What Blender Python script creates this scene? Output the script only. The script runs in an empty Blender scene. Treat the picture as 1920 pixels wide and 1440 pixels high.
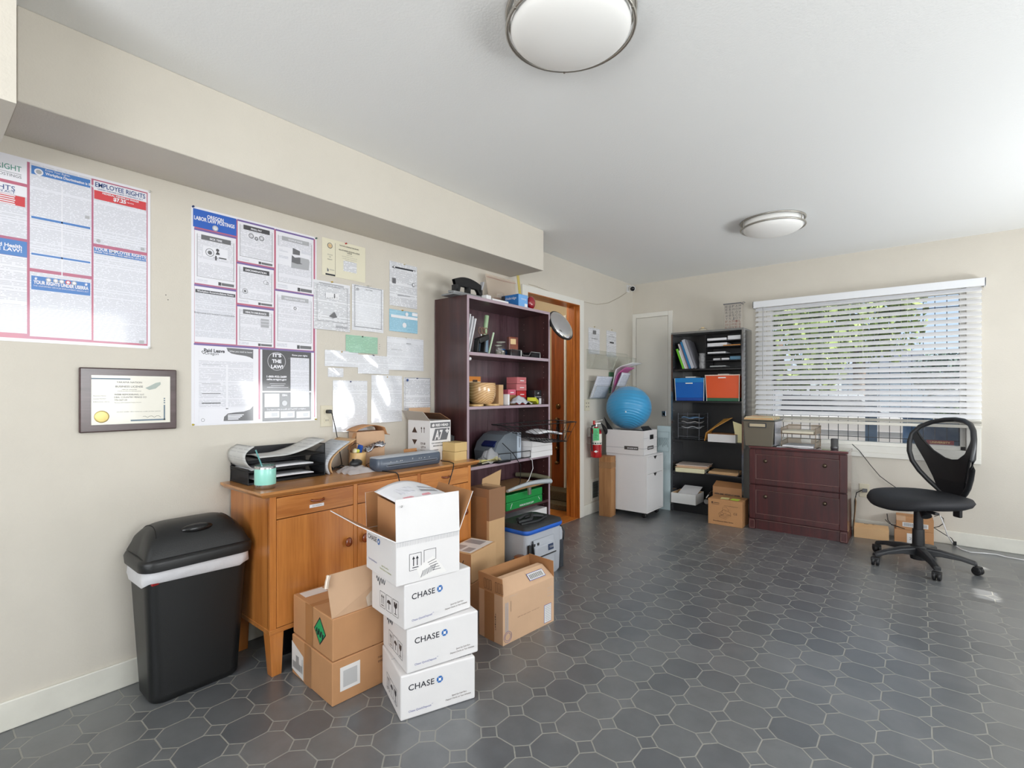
import bpy, bmesh, math, random
from mathutils import Matrix, Vector, Euler

C = bpy.context.scene.collection
S = bpy.context.scene
random.seed(7)
PI = math.pi

# ---------------------------------------------------------------- camera, world, sun, window and fill lights, exposure
YAW = math.radians(39.2317)
CAMP = Vector((2.5352, 0.0, 1.21))
FPX = 935.41                      # focal length in pixels of the 1920 wide frame
cam_data = bpy.data.cameras.new('camera')
cam_data.sensor_fit = 'HORIZONTAL'
cam_data.sensor_width = 36.0
cam_data.lens = 36.0 * FPX / 1920.0
cam_data.shift_y = 15.16 / 1920.0
cam_data.clip_start = 0.02
cam_data.clip_end = 300
cam = bpy.data.objects.new('camera', cam_data)
C.objects.link(cam)
cam.location = CAMP
cam.rotation_euler = (PI / 2, 0, YAW)
S.camera = cam

S.view_settings.view_transform = 'Standard'
S.view_settings.look = 'None'
S.view_settings.gamma = 1.0
S.view_settings.use_curve_mapping = False
S.view_settings.exposure = 0.12
try:
    S.cycles.use_denoising = True
    S.cycles.max_bounces = 10
    S.cycles.diffuse_bounces = 6
    S.cycles.glossy_bounces = 4
    S.cycles.transparent_max_bounces = 16
    S.cycles.caustics_reflective = False
    S.cycles.caustics_refractive = False
    S.cycles.sample_clamp_indirect = 6.0
except Exception:
    pass

world = bpy.data.worlds.new('sky')
S.world = world
world.use_nodes = True
wn = world.node_tree
bg = wn.nodes['Background']
sky = wn.nodes.new('ShaderNodeTexSky')
sky.sky_type = 'HOSEK_WILKIE'
sky.sun_direction = Vector((0.70, -0.10, 0.71)).normalized()
sky.turbidity = 4.0
sky.ground_albedo = 0.4
hs = wn.nodes.new('ShaderNodeHueSaturation')
hs.inputs['Saturation'].default_value = 0.8
wn.links.new(sky.outputs[0], hs.inputs['Color'])
wn.links.new(hs.outputs[0], bg.inputs[0])
bg.inputs[1].default_value = 4.2

sun_d = bpy.data.lights.new('sun', 'SUN')
sun_d.energy = 9.0
sun_d.angle = math.radians(0.55)
sun_d.color = (1.0, 0.96, 0.9)
sun = bpy.data.objects.new('sun', sun_d)
C.objects.link(sun)
SUNDIR = Vector((-0.70, 0.10, -0.71)).normalized()     # travel direction of the sunlight
sun.rotation_euler = SUNDIR.to_track_quat('-Z', 'Y').to_euler()


def area_light(name, loc, direction, sx, sy, watts, col=(1, 1, 1)):
    d = bpy.data.lights.new(name, 'AREA')
    d.shape = 'RECTANGLE'
    d.size = sx
    d.size_y = sy
    d.energy = watts
    d.color = col
    o = bpy.data.objects.new(name, d)
    C.objects.link(o)
    o.location = loc
    o.rotation_euler = Vector(direction).to_track_quat('-Z', 'Y').to_euler()
    return o


XR = 4.6        # right wall (out of frame)
YR = -2.2       # rear wall (out of frame)
YB = 5.287      # back wall with the blinds
HC = 2.431      # ceiling
# near right: daylight in its opening; far right and rear: added unseen fill
area_light('daylight_right_near', (XR + 0.05, 0.95, 1.5), (-1, 0, 0.4), 1.5, 1.35, 50, (0.97, 0.99, 1.0))
area_light("fill_right_far", (XR - 0.02, 3.7, 1.2), (-1, 0.1, 0.6), 1.6, 1.0, 95, (0.93, 0.97, 1.0))  # added fill before the solid wall, brightens the back of the room
area_light('fill_rear', (2.6, YR - 0.05, 1.45), (0.15, 1, 0.6), 3.0, 1.6, 110, (0.97, 0.99, 1.0))  # added fill for the room from behind the camera

# ---------------------------------------------------------------- helpers
def lin(c):
    return tuple(((x / 255.0) / 12.92 if x <= 10.3 else (((x / 255.0) + 0.055) / 1.055) ** 2.4) for x in c[:3]) + (1.0,)


MATS = {}


def mat(name, col, rough=0.6, metal=0.0, coat=0.0, var=0.0, vscale=8.0, stretch=None, col2=None, bump=0.0, bscale=60.0,
        trans=0.0, alpha=1.0, spec=0.5, emit=None, estr=0.0, sheen=0.0):
    """Principled material; optional noise between col and col2 (stretch = scale per axis)."""
    if name in MATS:
        return MATS[name]
    m = bpy.data.materials.new(name)
    m.use_nodes = True
    nt = m.node_tree
    b = nt.nodes['Principled BSDF']
    b.inputs['Base Color'].default_value = lin(col)
    b.inputs['Roughness'].default_value = rough
    b.inputs['Metallic'].default_value = metal
    b.inputs['Coat Weight'].default_value = coat
    b.inputs['Coat Roughness'].default_value = 0.08
    b.inputs['Specular IOR Level'].default_value = spec
    b.inputs['Transmission Weight'].default_value = trans
    b.inputs['Alpha'].default_value = alpha
    b.inputs['Sheen Weight'].default_value = sheen
    if emit:
        b.inputs['Emission Color'].default_value = lin(emit)
        b.inputs['Emission Strength'].default_value = estr
    tc = None
    if var > 0 or col2:
        tc = nt.nodes.new('ShaderNodeTexCoord')
        mp = nt.nodes.new('ShaderNodeMapping')
        st = stretch or (1, 1, 1)
        mp.inputs['Scale'].default_value = st
        nz = nt.nodes.new('ShaderNodeTexNoise')
        nz.inputs['Scale'].default_value = vscale
        nz.inputs['Detail'].default_value = 5
        nz.inputs['Roughness'].default_value = 0.6
        nt.links.new(tc.outputs['Object'], mp.inputs[0])
        nt.links.new(mp.outputs[0], nz.inputs[0])
        rp = nt.nodes.new('ShaderNodeValToRGB')
        rp.color_ramp.elements[0].position = 0.32
        rp.color_ramp.elements[1].position = 0.68
        c2 = col2 or tuple(x * (1 - var) for x in col)
        rp.color_ramp.elements[0].color = lin(c2)
        rp.color_ramp.elements[1].color = lin(col)
        nt.links.new(nz.outputs['Fac'], rp.inputs[0])
        nt.links.new(rp.outputs[0], b.inputs['Base Color'])
    if bump > 0:
        if tc is None:
            tc = nt.nodes.new('ShaderNodeTexCoord')
        n2 = nt.nodes.new('ShaderNodeTexNoise')
        n2.inputs['Scale'].default_value = bscale
        n2.inputs['Detail'].default_value = 3
        nt.links.new(tc.outputs['Object'], n2.inputs[0])
        bp = nt.nodes.new('ShaderNodeBump')
        bp.inputs['Strength'].default_value = bump
        bp.inputs['Distance'].default_value = 0.004
        nt.links.new(n2.outputs['Fac'], bp.inputs['Height'])
        nt.links.new(bp.outputs[0], b.inputs['Normal'])
    MATS[name] = m
    return m


def print_mat(name, paper, ink, period=0.0062, density=0.5, gloss=0.25, coat=0.0, axis_along='Y', strength=0.55, word=110.0):
    """Paper covered in rows of fine print; rows run along Y (left wall) or X (back wall), stacked in Z."""
    if name in MATS:
        return MATS[name]
    m = bpy.data.materials.new(name)
    m.use_nodes = True
    nt = m.node_tree
    N, L = nt.nodes, nt.links
    b = N['Principled BSDF']
    b.inputs['Roughness'].default_value = gloss
    b.inputs['Coat Weight'].default_value = coat
    b.inputs['Coat Roughness'].default_value = 0.06
    geo = N.new('ShaderNodeNewGeometry')
    sp = N.new('ShaderNodeSeparateXYZ')
    L.new(geo.outputs['Position'], sp.inputs[0])

    def mth(op, a, bb=None):
        n = N.new('ShaderNodeMath')
        n.operation = op
        for i, v in enumerate((a, bb)):
            if v is None:
                continue
            if isinstance(v, (int, float)):
                n.inputs[i].default_value = v
            else:
                L.new(v, n.inputs[i])
        return n.outputs[0]
    row = mth('DIVIDE', sp.outputs['Z'], period)
    fr = mth('FRACT', row)
    inrow = mth('LESS_THAN', fr, density)
    rid = mth('FLOOR', row)
    al = mth('FLOOR', mth('MULTIPLY', sp.outputs[axis_along], word))
    cb = N.new('ShaderNodeCombineXYZ')
    L.new(al, cb.inputs[0])
    L.new(rid, cb.inputs[1])
    wnz = N.new('ShaderNodeTexWhiteNoise')
    wnz.noise_dimensions = '2D'
    L.new(cb.outputs[0], wnz.inputs['Vector'])
    word_on = mth('LESS_THAN', wnz.outputs['Value'], 0.8)
    # paragraph gaps
    pr = N.new('ShaderNodeTexWhiteNoise')
    pr.noise_dimensions = '1D'
    L.new(rid, pr.inputs['W'])
    par = mth('LESS_THAN', pr.outputs['Value'], 0.84)
    f = mth('MULTIPLY', mth('MULTIPLY', inrow, word_on), mth('MULTIPLY', par, strength))
    mx = N.new('ShaderNodeMix')
    mx.data_type = 'RGBA'
    L.new(f, mx.inputs[0])
    mx.inputs[6].default_value = lin(paper)
    mx.inputs[7].default_value = lin(ink)
    L.new(mx.outputs[2], b.inputs['Base Color'])
    MATS[name] = m
    return m


def wood_mat(name, c1, c2, axis='Z', scale=14.0, rough=0.35, coat=0.25, fine=1.0):
    """Straight-grained wood: bands stretched along one axis."""
    if name in MATS:
        return MATS[name]
    m = bpy.data.materials.new(name)
    m.use_nodes = True
    nt = m.node_tree
    N, L = nt.nodes, nt.links
    b = N['Principled BSDF']
    b.inputs['Roughness'].default_value = rough
    b.inputs['Coat Weight'].default_value = coat
    b.inputs['Coat Roughness'].default_value = 0.25
    tc = N.new('ShaderNodeTexCoord')
    mp = N.new('ShaderNodeMapping')
    k = {'X': (0.06, 1, 1), 'Y': (1, 0.06, 1), 'Z': (1, 1, 0.06)}[axis]
    mp.inputs['Scale'].default_value = k
    L.new(tc.outputs['Object'], mp.inputs[0])
    n1 = N.new('ShaderNodeTexNoise')
    n1.inputs['Scale'].default_value = scale
    n1.inputs['Detail'].default_value = 2
    n1.inputs['Distortion'].default_value = 0.6
    n2 = N.new('ShaderNodeTexNoise')
    n2.inputs['Scale'].default_value = scale * 9 * fine
    n2.inputs['Detail'].default_value = 4
    L.new(mp.outputs[0], n1.inputs[0])
    L.new(mp.outputs[0], n2.inputs[0])
    ad = N.new('ShaderNodeMath')
    ad.operation = 'MULTIPLY_ADD'
    L.new(n2.outputs['Fac'], ad.inputs[0])
    ad.inputs[1].default_value = 0.45
    L.new(n1.outputs['Fac'], ad.inputs[2])
    rp = N.new('ShaderNodeValToRGB')
    rp.color_ramp.elements[0].position = 0.5
    rp.color_ramp.elements[1].position = 0.95
    rp.color_ramp.elements[0].color = lin(c2)
    rp.color_ramp.elements[1].color = lin(c1)
    L.new(ad.outputs[0], rp.inputs[0])
    L.new(rp.outputs[0], b.inputs['Base Color'])
    MATS[name] = m
    return m


_TEXT = {}


def text_geo(s, bold=0.0, spacing=1.0, shear=0.0):
    key = (s, bold, spacing, shear)
    if key in _TEXT:
        return _TEXT[key]
    cu = bpy.data.curves.new('t', 'FONT')
    cu.body = s
    cu.size = 1.0
    cu.offset = bold
    cu.space_character = spacing
    cu.shear = shear
    cu.resolution_u = 3
    cu.fill_mode = 'FRONT'
    o = bpy.data.objects.new('t', cu)
    C.objects.link(o)
    dg = bpy.context.evaluated_depsgraph_get()
    me = bpy.data.meshes.new_from_object(o.evaluated_get(dg))
    vs = [v.co.copy() for v in me.vertices]
    fs = [tuple(p.vertices) for p in me.polygons]
    bpy.data.objects.remove(o)
    bpy.data.curves.remove(cu)
    bpy.data.meshes.remove(me)
    if vs:
        x0 = min(v.x for v in vs)
        x1 = max(v.x for v in vs)
        y0 = min(v.y for v in vs)
        y1 = max(v.y for v in vs)
    else:
        x0 = x1 = y0 = y1 = 0
    _TEXT[key] = (vs, fs, x0, x1, y0, y1)
    return _TEXT[key]


class MB:
    """Collects shapes, then builds ONE mesh object."""

    def __init__(self):
        self.v, self.f, self.m, self.s = [], [], [], []
        self.M = Matrix.Identity(4)
        self.smooth = False

    def add(self, vs, fs, mi=0, smooth=None):
        n = len(self.v)
        for p in vs:
            self.v.append(self.M @ Vector(p))
        for f in fs:
            self.f.append(tuple(n + i for i in f))
            self.m.append(mi)
            self.s.append(self.smooth if smooth is None else smooth)
        return self

    def box(self, x0, x1, y0, y1, z0, z1, mi=0):
        v = [(x0, y0, z0), (x1, y0, z0), (x1, y1, z0), (x0, y1, z0), (x0, y0, z1), (x1, y0, z1), (x1, y1, z1), (x0, y1, z1)]
        f = [(0, 3, 2, 1), (4, 5, 6, 7), (0, 1, 5, 4), (1, 2, 6, 5), (2, 3, 7, 6), (3, 0, 4, 7)]
        return self.add(v, f, mi, False)

    def obox(self, c, size, rot=(0, 0, 0), mi=0):
        M = Matrix.Translation(c) @ Euler(rot).to_matrix().to_4x4()
        a, b, d = [s / 2 for s in size]
        v = [M @ Vector(p) for p in ((-a, -b, -d), (a, -b, -d), (a, b, -d), (-a, b, -d), (-a, -b, d), (a, -b, d), (a, b, d), (-a, b, d))]
        f = [(0, 3, 2, 1), (4, 5, 6, 7), (0, 1, 5, 4), (1, 2, 6, 5), (2, 3, 7, 6), (3, 0, 4, 7)]
        return self.add(v, f, mi, False)

    def hexa(self, p, mi=0):
        """8 points: 4 bottom (ccw from above), 4 top."""
        f = [(0, 3, 2, 1), (4, 5, 6, 7), (0, 1, 5, 4), (1, 2, 6, 5), (2, 3, 7, 6), (3, 0, 4, 7)]
        return self.add(p, f, mi, False)

    def plate(self, p, t, mi=0):
        """thin panel: 4 corners and a thickness along the normal."""
        p = [Vector(q) for q in p]
        n = (p[1] - p[0]).cross(p[3] - p[0]).normalized() * t
        return self.hexa([q - n for q in p] + p, mi)

    def poly(self, pts, mi=0):
        return self.add(pts, [tuple(range(len(pts)))], mi, False)

    def prism(self, pts, z0, z1, mi=0, smooth=False):
        n = len(pts)
        v = [(x, y, z0) for x, y in pts] + [(x, y, z1) for x, y in pts]
        f = [tuple(reversed(range(n))), tuple(range(n, 2 * n))]
        self.add(v, f, mi, False)
        self.add(v, [(i, (i + 1) % n, n + (i + 1) % n, n + i) for i in range(n)], mi, smooth)
        return self

    def loft(self, rings, mi=0, smooth=True, cap=True, closed=True):
        n = len(rings[0])
        v = [p for r in rings for p in r]
        f = []
        for k in range(len(rings) - 1):
            for i in range(n if closed else n - 1):
                j = (i + 1) % n
                f.append((k * n + i, k * n + j, (k + 1) * n + j, (k + 1) * n + i))
        self.add(v, f, mi, smooth)
        if cap:
            self.add(list(rings[0]), [tuple(reversed(range(n)))], mi, False)
            self.add(list(rings[-1]), [tuple(range(n))], mi, False)
        return self

    def lathe(self, prof, mi=0, seg=28, c=(0, 0, 0), smooth=True, cap=True, axis='Z', sx=1.0, sy=1.0):
        rings = []
        for r, z in prof:
            ring = []
            for i in range(seg):
                a = 2 * PI * i / seg
                x, y = r * math.cos(a) * sx, r * math.sin(a) * sy
                if axis == 'Z':
                    p = (x, y, z)
                elif axis == 'X':
                    p = (z, x, y)
                else:
                    p = (x, -z, y) if axis == '-Y' else (x, z, y)
                ring.append((p[0] + c[0], p[1] + c[1], p[2] + c[2]))
            rings.append(ring)
        if axis in ('Y',):
            rings = [list(reversed(r)) for r in rings]
        return self.loft(rings, mi, smooth, cap)

    def cyl(self, p0, p1, r, mi=0, seg=14, r2=None, smooth=True):
        return self.tube([p0, p1], r, mi, seg, r2=r2, smooth=smooth)

    def tube(self, pts, r, mi=0, seg=8, closed=False, r2=None, smooth=True):
        pts = [Vector(p) for p in pts]
        n = len(pts)
        rings = []
        up = Vector((0.13, 0.21, 0.97)).normalized()
        for i, p in enumerate(pts):
            if closed:
                t = pts[(i + 1) % n] - pts[i - 1]
            else:
                t = pts[min(i + 1, n - 1)] - pts[max(i - 1, 0)]
            if t.length < 1e-9:
                t = Vector((0, 0, 1))
            t.normalize()
            a = t.cross(up)
            if a.length < 0.05:
                a = t.cross(Vector((1, 0, 0)))
            a.normalize()
            b = t.cross(a)
            rr = r if r2 is None else r + (r2 - r) * i / max(1, n - 1)
            rings.append([tuple(p + (a * math.cos(2 * PI * k / seg) + b * math.sin(2 * PI * k / seg)) * rr) for k in range(seg)])
        if closed:
            rings.append(rings[0])
        return self.loft(rings, mi, smooth, cap=not closed)

    def surf(self, fn, nu, nv, mi=0, smooth=True, thick=0.0):
        v = [Vector(fn(i / nu, j / nv)) for j in range(nv + 1) for i in range(nu + 1)]
        f = [(j * (nu + 1) + i, j * (nu + 1) + i + 1, (j + 1) * (nu + 1) + i + 1, (j + 1) * (nu + 1) + i) for j in range(nv) for i in range(nu)]
        return self.add(v, f, mi, smooth)

    def sphere(self, c, r, mi=0, seg=24, rings=14, sc=(1, 1, 1)):
        prof = [(max(1e-4, r * math.sin(PI * k / rings)), -r * math.cos(PI * k / rings)) for k in range(rings + 1)]
        n0 = len(self.v)
        self.lathe(prof, mi, seg, (0, 0, 0))
        T = self.M @ Matrix.Translation(c) @ Matrix.Diagonal((sc[0], sc[1], sc[2], 1)) @ self.M.inverted()
        for i in range(n0, len(self.v)):
            self.v[i] = T @ self.v[i]
        return self

    def text(self, s, origin, right, up, h, mi=0, w=None, bold=0.0, align='L', spacing=1.0, shear=0.0, off=0.0006):
        """flat lettering: cap height h, optional fitted width w; right/up are directions of the face."""
        vs, fs, x0, x1, y0, y1 = text_geo(s, bold, spacing, shear)
        if not vs:
            return self
        right = Vector(right).normalized()
        up = Vector(up).normalized()
        n = right.cross(up)
        sc = h / 0.7
        sx = sc if w is None else w / max(1e-6, x1 - x0)
        ox = {'L': -x0, 'C': -(x0 + x1) / 2, 'R': -x1}[align]
        o = Vector(origin) + n * off
        pts = [o + right * ((v.x + ox) * sx) + up * (v.y * sc) for v in vs]
        return self.add(pts, fs, mi, False)

    def build(self, name, mats, parent=None, bevel=0.0, seg=2, sub=0, props=None, solid=0.0):
        """parent: a thing (geometry is in that thing's local frame)."""
        me = bpy.data.meshes.new(name)
        me.from_pydata([tuple(p) for p in self.v], [], self.f)
        for m in (mats if isinstance(mats, (list, tuple)) else [mats]):
            me.materials.append(m)
        me.polygons.foreach_set('material_index', self.m)
        me.polygons.foreach_set('use_smooth', self.s)
        me.update()
        o = bpy.data.objects.new(name, me)
        C.objects.link(o)
        if parent is not None:
            o.parent = parent
        if solid:
            md = o.modifiers.new('solid', 'SOLIDIFY')
            md.thickness = solid
            md.offset = 0
        if bevel:
            md = o.modifiers.new('bevel', 'BEVEL')
            md.width = bevel
            md.segments = seg
            md.limit_method = 'ANGLE'
            md.angle_limit = math.radians(40)
        if sub:
            md = o.modifiers.new('sub', 'SUBSURF')
            md.levels = sub
            md.render_levels = sub
        return o


def thing(name, label, cat, loc=(0, 0, 0), rz=0.0, group=None, rot=None):
    o = bpy.data.objects.new(name, None)
    C.objects.link(o)
    o.location = loc
    o.rotation_euler = rot if rot else (0, 0, rz)
    o.empty_display_size = 0.05
    o['label'] = label
    o['category'] = cat
    if group:
        o['group'] = group
    return o


def solo(mb, name, label, cat, mats, loc=None, group=None, kind=None, rz=0.0, **kw):
    """a thing that is one mesh. Geometry local to loc if given, else in room coordinates (re-based here)."""
    if loc is None:
        xs = [p.x for p in mb.v]
        ys = [p.y for p in mb.v]
        zs = [p.z for p in mb.v]
        loc = ((min(xs) + max(xs)) / 2, (min(ys) + max(ys)) / 2, min(zs))
        mb.v = [p - Vector(loc) for p in mb.v]
    o = mb.build(name, mats, None, **kw)
    o.location = loc
    o.rotation_euler = (0, 0, rz)
    o['label'] = label
    o['category'] = cat
    if group:
        o['group'] = group
    if kind:
        o['kind'] = kind
    return o


def struct(mb, name, mats, parent=None, **kw):
    o = mb.build(name, mats, parent, **kw)
    if parent is None:
        o['kind'] = 'structure'
    return o


def mb():
    return MB()


FW = Vector((-math.sin(YAW), math.cos(YAW), 0))
RT = Vector((math.cos(YAW), math.sin(YAW), 0))


def at(u, v, x=None, y=None, z=None):
    """the place on a real plane of the room (x, y or z given) that the survey photo shows at (u, v)."""
    d = FW + RT * ((u - 960) / FPX) + Vector((0, 0, -(v - 735.16) / FPX))
    if x is not None:
        t = (x - CAMP.x) / d.x
    elif y is not None:
        t = (y - CAMP.y) / d.y
    else:
        t = (z - CAMP.z) / d.z
    return CAMP + d * t
# ---------------------------------------------------------------- setting materials
M_wall = mat('wall_paint', (207, 201, 190), 0.75, var=0.02, vscale=3, bump=0.25, bscale=140)
M_ceil = mat('ceiling_paint', (238, 239, 238), 0.85, bump=0.2, bscale=120)
M_trim = mat('white_trim', (226, 224, 217), 0.4, var=0.02, vscale=5)
M_base = mat('baseboard_paint', (224, 222, 212), 0.4, var=0.05, vscale=6)
M_black = mat('black_plastic', (20, 20, 22), 0.42)
M_white = mat('white_plain', (228, 228, 230), 0.5)
M_paper = mat('paper', (228, 228, 232), 0.6)


def floor_mat():
    m = bpy.data.materials.new('octagon_tile')
    m.use_nodes = True
    nt = m.node_tree
    N, L = nt.nodes, nt.links
    b = N['Principled BSDF']
    geo = N.new('ShaderNodeNewGeometry')
    sp = N.new('ShaderNodeSeparateXYZ')
    L.new(geo.outputs['Position'], sp.inputs[0])

    def mth(op, a, bb=None, cc=None):
        n = N.new('ShaderNodeMath')
        n.operation = op
        for i, v in enumerate((a, bb, cc)):
            if v is None:
                continue
            if isinstance(v, (int, float)):
                n.inputs[i].default_value = v
            else:
                L.new(v, n.inputs[i])
        return n.outputs[0]
    P = 0.1528
    u = mth('DIVIDE', mth('SUBTRACT', sp.outputs['X'], 1.0425 - P * 40), P)
    v = mth('DIVIDE', mth('SUBTRACT', sp.outputs['Y'], 1.629 - P * 40), P)
    ru = mth('ROUND', u)
    rv = mth('ROUND', v)
    du = mth('ABSOLUTE', mth('SUBTRACT', u, ru))
    dv = mth('ABSOLUTE', mth('SUBTRACT', v, rv))
    dd = mth('SUBTRACT', mth('ADD', du, dv), 0.255)         # < 0 inside the small square
    diag = mth('MULTIPLY', mth('ABSOLUTE', dd), 0.7071)
    axis = mth('MINIMUM', du, dv)
    # outside the small square the axis lines are joints too
    axis2 = mth('ADD', axis, mth('MULTIPLY', mth('LESS_THAN', dd, 0.0), 1.0))
    dist = mth('MINIMUM', diag, axis2)
    nzj = N.new('ShaderNodeTexNoise')
    nzj.inputs['Scale'].default_value = 9
    L.new(geo.outputs['Position'], nzj.inputs[0])
    w = mth('MULTIPLY_ADD', nzj.outputs['Fac'], 0.008, 0.0110)
    mr = N.new('ShaderNodeMapRange')
    mr.interpolation_type = 'SMOOTHSTEP'
    L.new(mth('SUBTRACT', dist, w), mr.inputs['Value'])
    mr.inputs['From Min'].default_value = -0.004
    mr.inputs['From Max'].default_value = 0.006
    mr.inputs['To Min'].default_value = 1.0
    mr.inputs['To Max'].default_value = 0.0
    grout = mr.outputs[0]
    # id per tile
    small = mth('LESS_THAN', dd, 0.0)
    iu = mth('ADD', mth('MULTIPLY', ru, small), mth('MULTIPLY', mth('FLOOR', u), mth('SUBTRACT', 1.0, small)))
    iv = mth('ADD', mth('MULTIPLY', rv, small), mth('MULTIPLY', mth('FLOOR', v), mth('SUBTRACT', 1.0, small)))
    cb = N.new('ShaderNodeCombineXYZ')
    L.new(iu, cb.inputs[0])
    L.new(iv, cb.inputs[1])
    L.new(small, cb.inputs[2])
    wn_ = N.new('ShaderNodeTexWhiteNoise')
    L.new(cb.outputs[0], wn_.inputs['Vector'])
    rp = N.new('ShaderNodeValToRGB')
    rp.color_ramp.elements[0].color = lin((86, 89, 93))
    rp.color_ramp.elements[1].color = lin((104, 106, 108))
    L.new(wn_.outputs['Value'], rp.inputs[0])
    n1 = N.new('ShaderNodeTexNoise')
    n1.inputs['Scale'].default_value = 12
    n1.inputs['Detail'].default_value = 7
    n1.inputs['Roughness'].default_value = 0.65
    L.new(geo.outputs['Position'], n1.inputs[0])
    r2 = N.new('ShaderNodeValToRGB')
    r2.color_ramp.elements[0].position = 0.3
    r2.color_ramp.elements[1].position = 0.75
    r2.color_ramp.elements[0].color = (0.86, 0.86, 0.87, 1)
    r2.color_ramp.elements[1].color = (1.16, 1.16, 1.15, 1)
    L.new(n1.outputs['Fac'], r2.inputs[0])
    mul = N.new('ShaderNodeMix')
    mul.data_type = 'RGBA'
    mul.blend_type = 'MULTIPLY'
    mul.inputs[0].default_value = 1
    L.new(rp.outputs[0], mul.inputs[6])
    L.new(r2.outputs[0], mul.inputs[7])
    # scuffs
    n3 = N.new('ShaderNodeTexNoise')
    n3.inputs['Scale'].default_value = 2.3
    n3.inputs['Detail'].default_value = 6
    n3.inputs['Distortion'].default_value = 1.2
    L.new(geo.outputs['Position'], n3.inputs[0])
    r3 = N.new('ShaderNodeValToRGB')
    r3.color_ramp.elements[0].position = 0.54
    r3.color_ramp.elements[1].position = 0.72
    r3.color_ramp.elements[0].color = (0, 0, 0, 1)
    r3.color_ramp.elements[1].color = (0.32, 0.32, 0.32, 1)
    L.new(n3.outputs['Fac'], r3.inputs[0])
    mx3 = N.new('ShaderNodeMix')
    mx3.data_type = 'RGBA'
    L.new(r3.outputs[0], mx3.inputs[0])
    L.new(mul.outputs[2], mx3.inputs[6])
    mx3.inputs[7].default_value = lin((128, 128, 130))
    mx = N.new('ShaderNodeMix')
    mx.data_type = 'RGBA'
    L.new(grout, mx.inputs[0])
    L.new(mx3.outputs[2], mx.inputs[6])
    mx.inputs[7].default_value = lin((138, 137, 131))
    L.new(mx.outputs[2], b.inputs['Base Color'])
    # gloss: tiles satin, joints matt
    b.inputs['Specular IOR Level'].default_value = 0.7
    b.inputs['Coat Weight'].default_value = 0.45
    b.inputs['Coat Roughness'].default_value = 0.3
    nr = mth('MULTIPLY_ADD', n1.outputs['Fac'], 0.2, 0.24)
    L.new(mth('MAXIMUM', nr, mth('MULTIPLY', grout, 0.85)), b.inputs['Roughness'])
    h = mth('ADD', mth('MULTIPLY', mth('SUBTRACT', 1.0, grout), 1.0), mth('MULTIPLY', n3.outputs['Fac'], 0.35))
    h2 = mth('ADD', h, mth('MULTIPLY', n1.outputs['Fac'], 0.12))
    bp = N.new('ShaderNodeBump')
    bp.inputs['Strength'].default_value = 0.5
    bp.inputs['Distance'].default_value = 0.0025
    L.new(h2, bp.inputs['Height'])
    L.new(bp.outputs[0], b.inputs['Normal'])
    return m


# ---------------------------------------------------------------- room shell
WT = 0.12
DY0, DY1, DZ = 3.30, 4.105, 2.035          # doorway in the left wall
b = mb()
b.box(-WT, XR + WT, YR - WT, YB + 0.0, -0.1, 0)
struct(b, 'floor', floor_mat())
b = mb()
b.box(-WT, XR + WT, YR - WT, YB + 0.4, HC, HC + 0.1)
struct(b, 'ceiling', M_ceil)
b = mb()
b.box(-WT, 0, YR, DY0 - 0.02, 0, HC)
b.box(-WT, 0, DY0 - 0.02, DY1 + 0.02, DZ + 0.02, HC)
b.box(-WT, 0, DY1 + 0.02, YB, 0, HC)
struct(b, 'wall_left', M_wall)
WX0, WX1, WZ0, WZ1 = 1.39, 2.82, 0.745, 2.03     # window in the back wall
b = mb()
b.box(-WT, WX0, YB, YB + 0.3, 0, HC)
b.box(WX1, XR + WT, YB, YB + 0.3, 0, HC)
b.box(WX0, WX1, YB, YB + 0.3, 0, WZ0)
b.box(WX0, WX1, YB, YB + 0.3, WZ1, HC)
struct(b, 'wall_back', M_wall)


def wall_with_holes(bb, fixed, axis, a0, a1, holes, th):
    """holes: (a, b, z0, z1) sorted along the wall, not overlapping."""
    def seg(p, q, z0, z1):
        if axis == 'x':
            bb.box(fixed, fixed + th, p, q, z0, z1)
        else:
            bb.box(p, q, fixed - th, fixed, z0, z1)
    cur = a0
    for (p, q, z0, z1) in holes:
        seg(cur, p, 0, HC)
        seg(p, q, 0, z0)
        seg(p, q, z1, HC)
        cur = q
    seg(cur, a1, 0, HC)


b = mb()
wall_with_holes(b, XR, 'x', YR, YB, [(0.2, 1.7, 0.82, 2.18), (3.74, 3.93, 1.724, 1.932), (4.41, 4.49, 1.73, 1.868)], 0.1)  # near window, plus two small slots added to shape the floor sun patches
struct(b, 'wall_right', M_wall)
b = mb()
wall_with_holes(b, YR, 'y', 0.0, XR, [(0.8, 3.8, 0.65, 2.25)], 0.1)
struct(b, 'wall_rear', M_wall)
# soffit along the top of the left wall
b = mb()
b.box(0, 0.333, 0.231, 3.076, 2.128, HC)
struct(b, 'ceiling_soffit', M_wall, bevel=0.004)
b = mb()
b.box(0, 0.62, YR, 0.20, 2.0, HC)
struct(b, 'ceiling_soffit_rear', M_wall)
# baseboards
def baseboard(name, x0, x1, y0, y1):
    bb = mb()
    bb.box(x0, x1, y0, y1, 0, 0.105)
    struct(bb, name, M_base, bevel=0.004)


baseboard('baseboard_left', 0, 0.013, YR, DY0 - 0.08)
baseboard('baseboard_left_far', 0, 0.013, DY1 + 0.085, YB)
baseboard('baseboard_back', 0.47, XR, YB - 0.013, YB)
baseboard('baseboard_right', XR - 0.013, XR, YR, YB)

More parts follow.
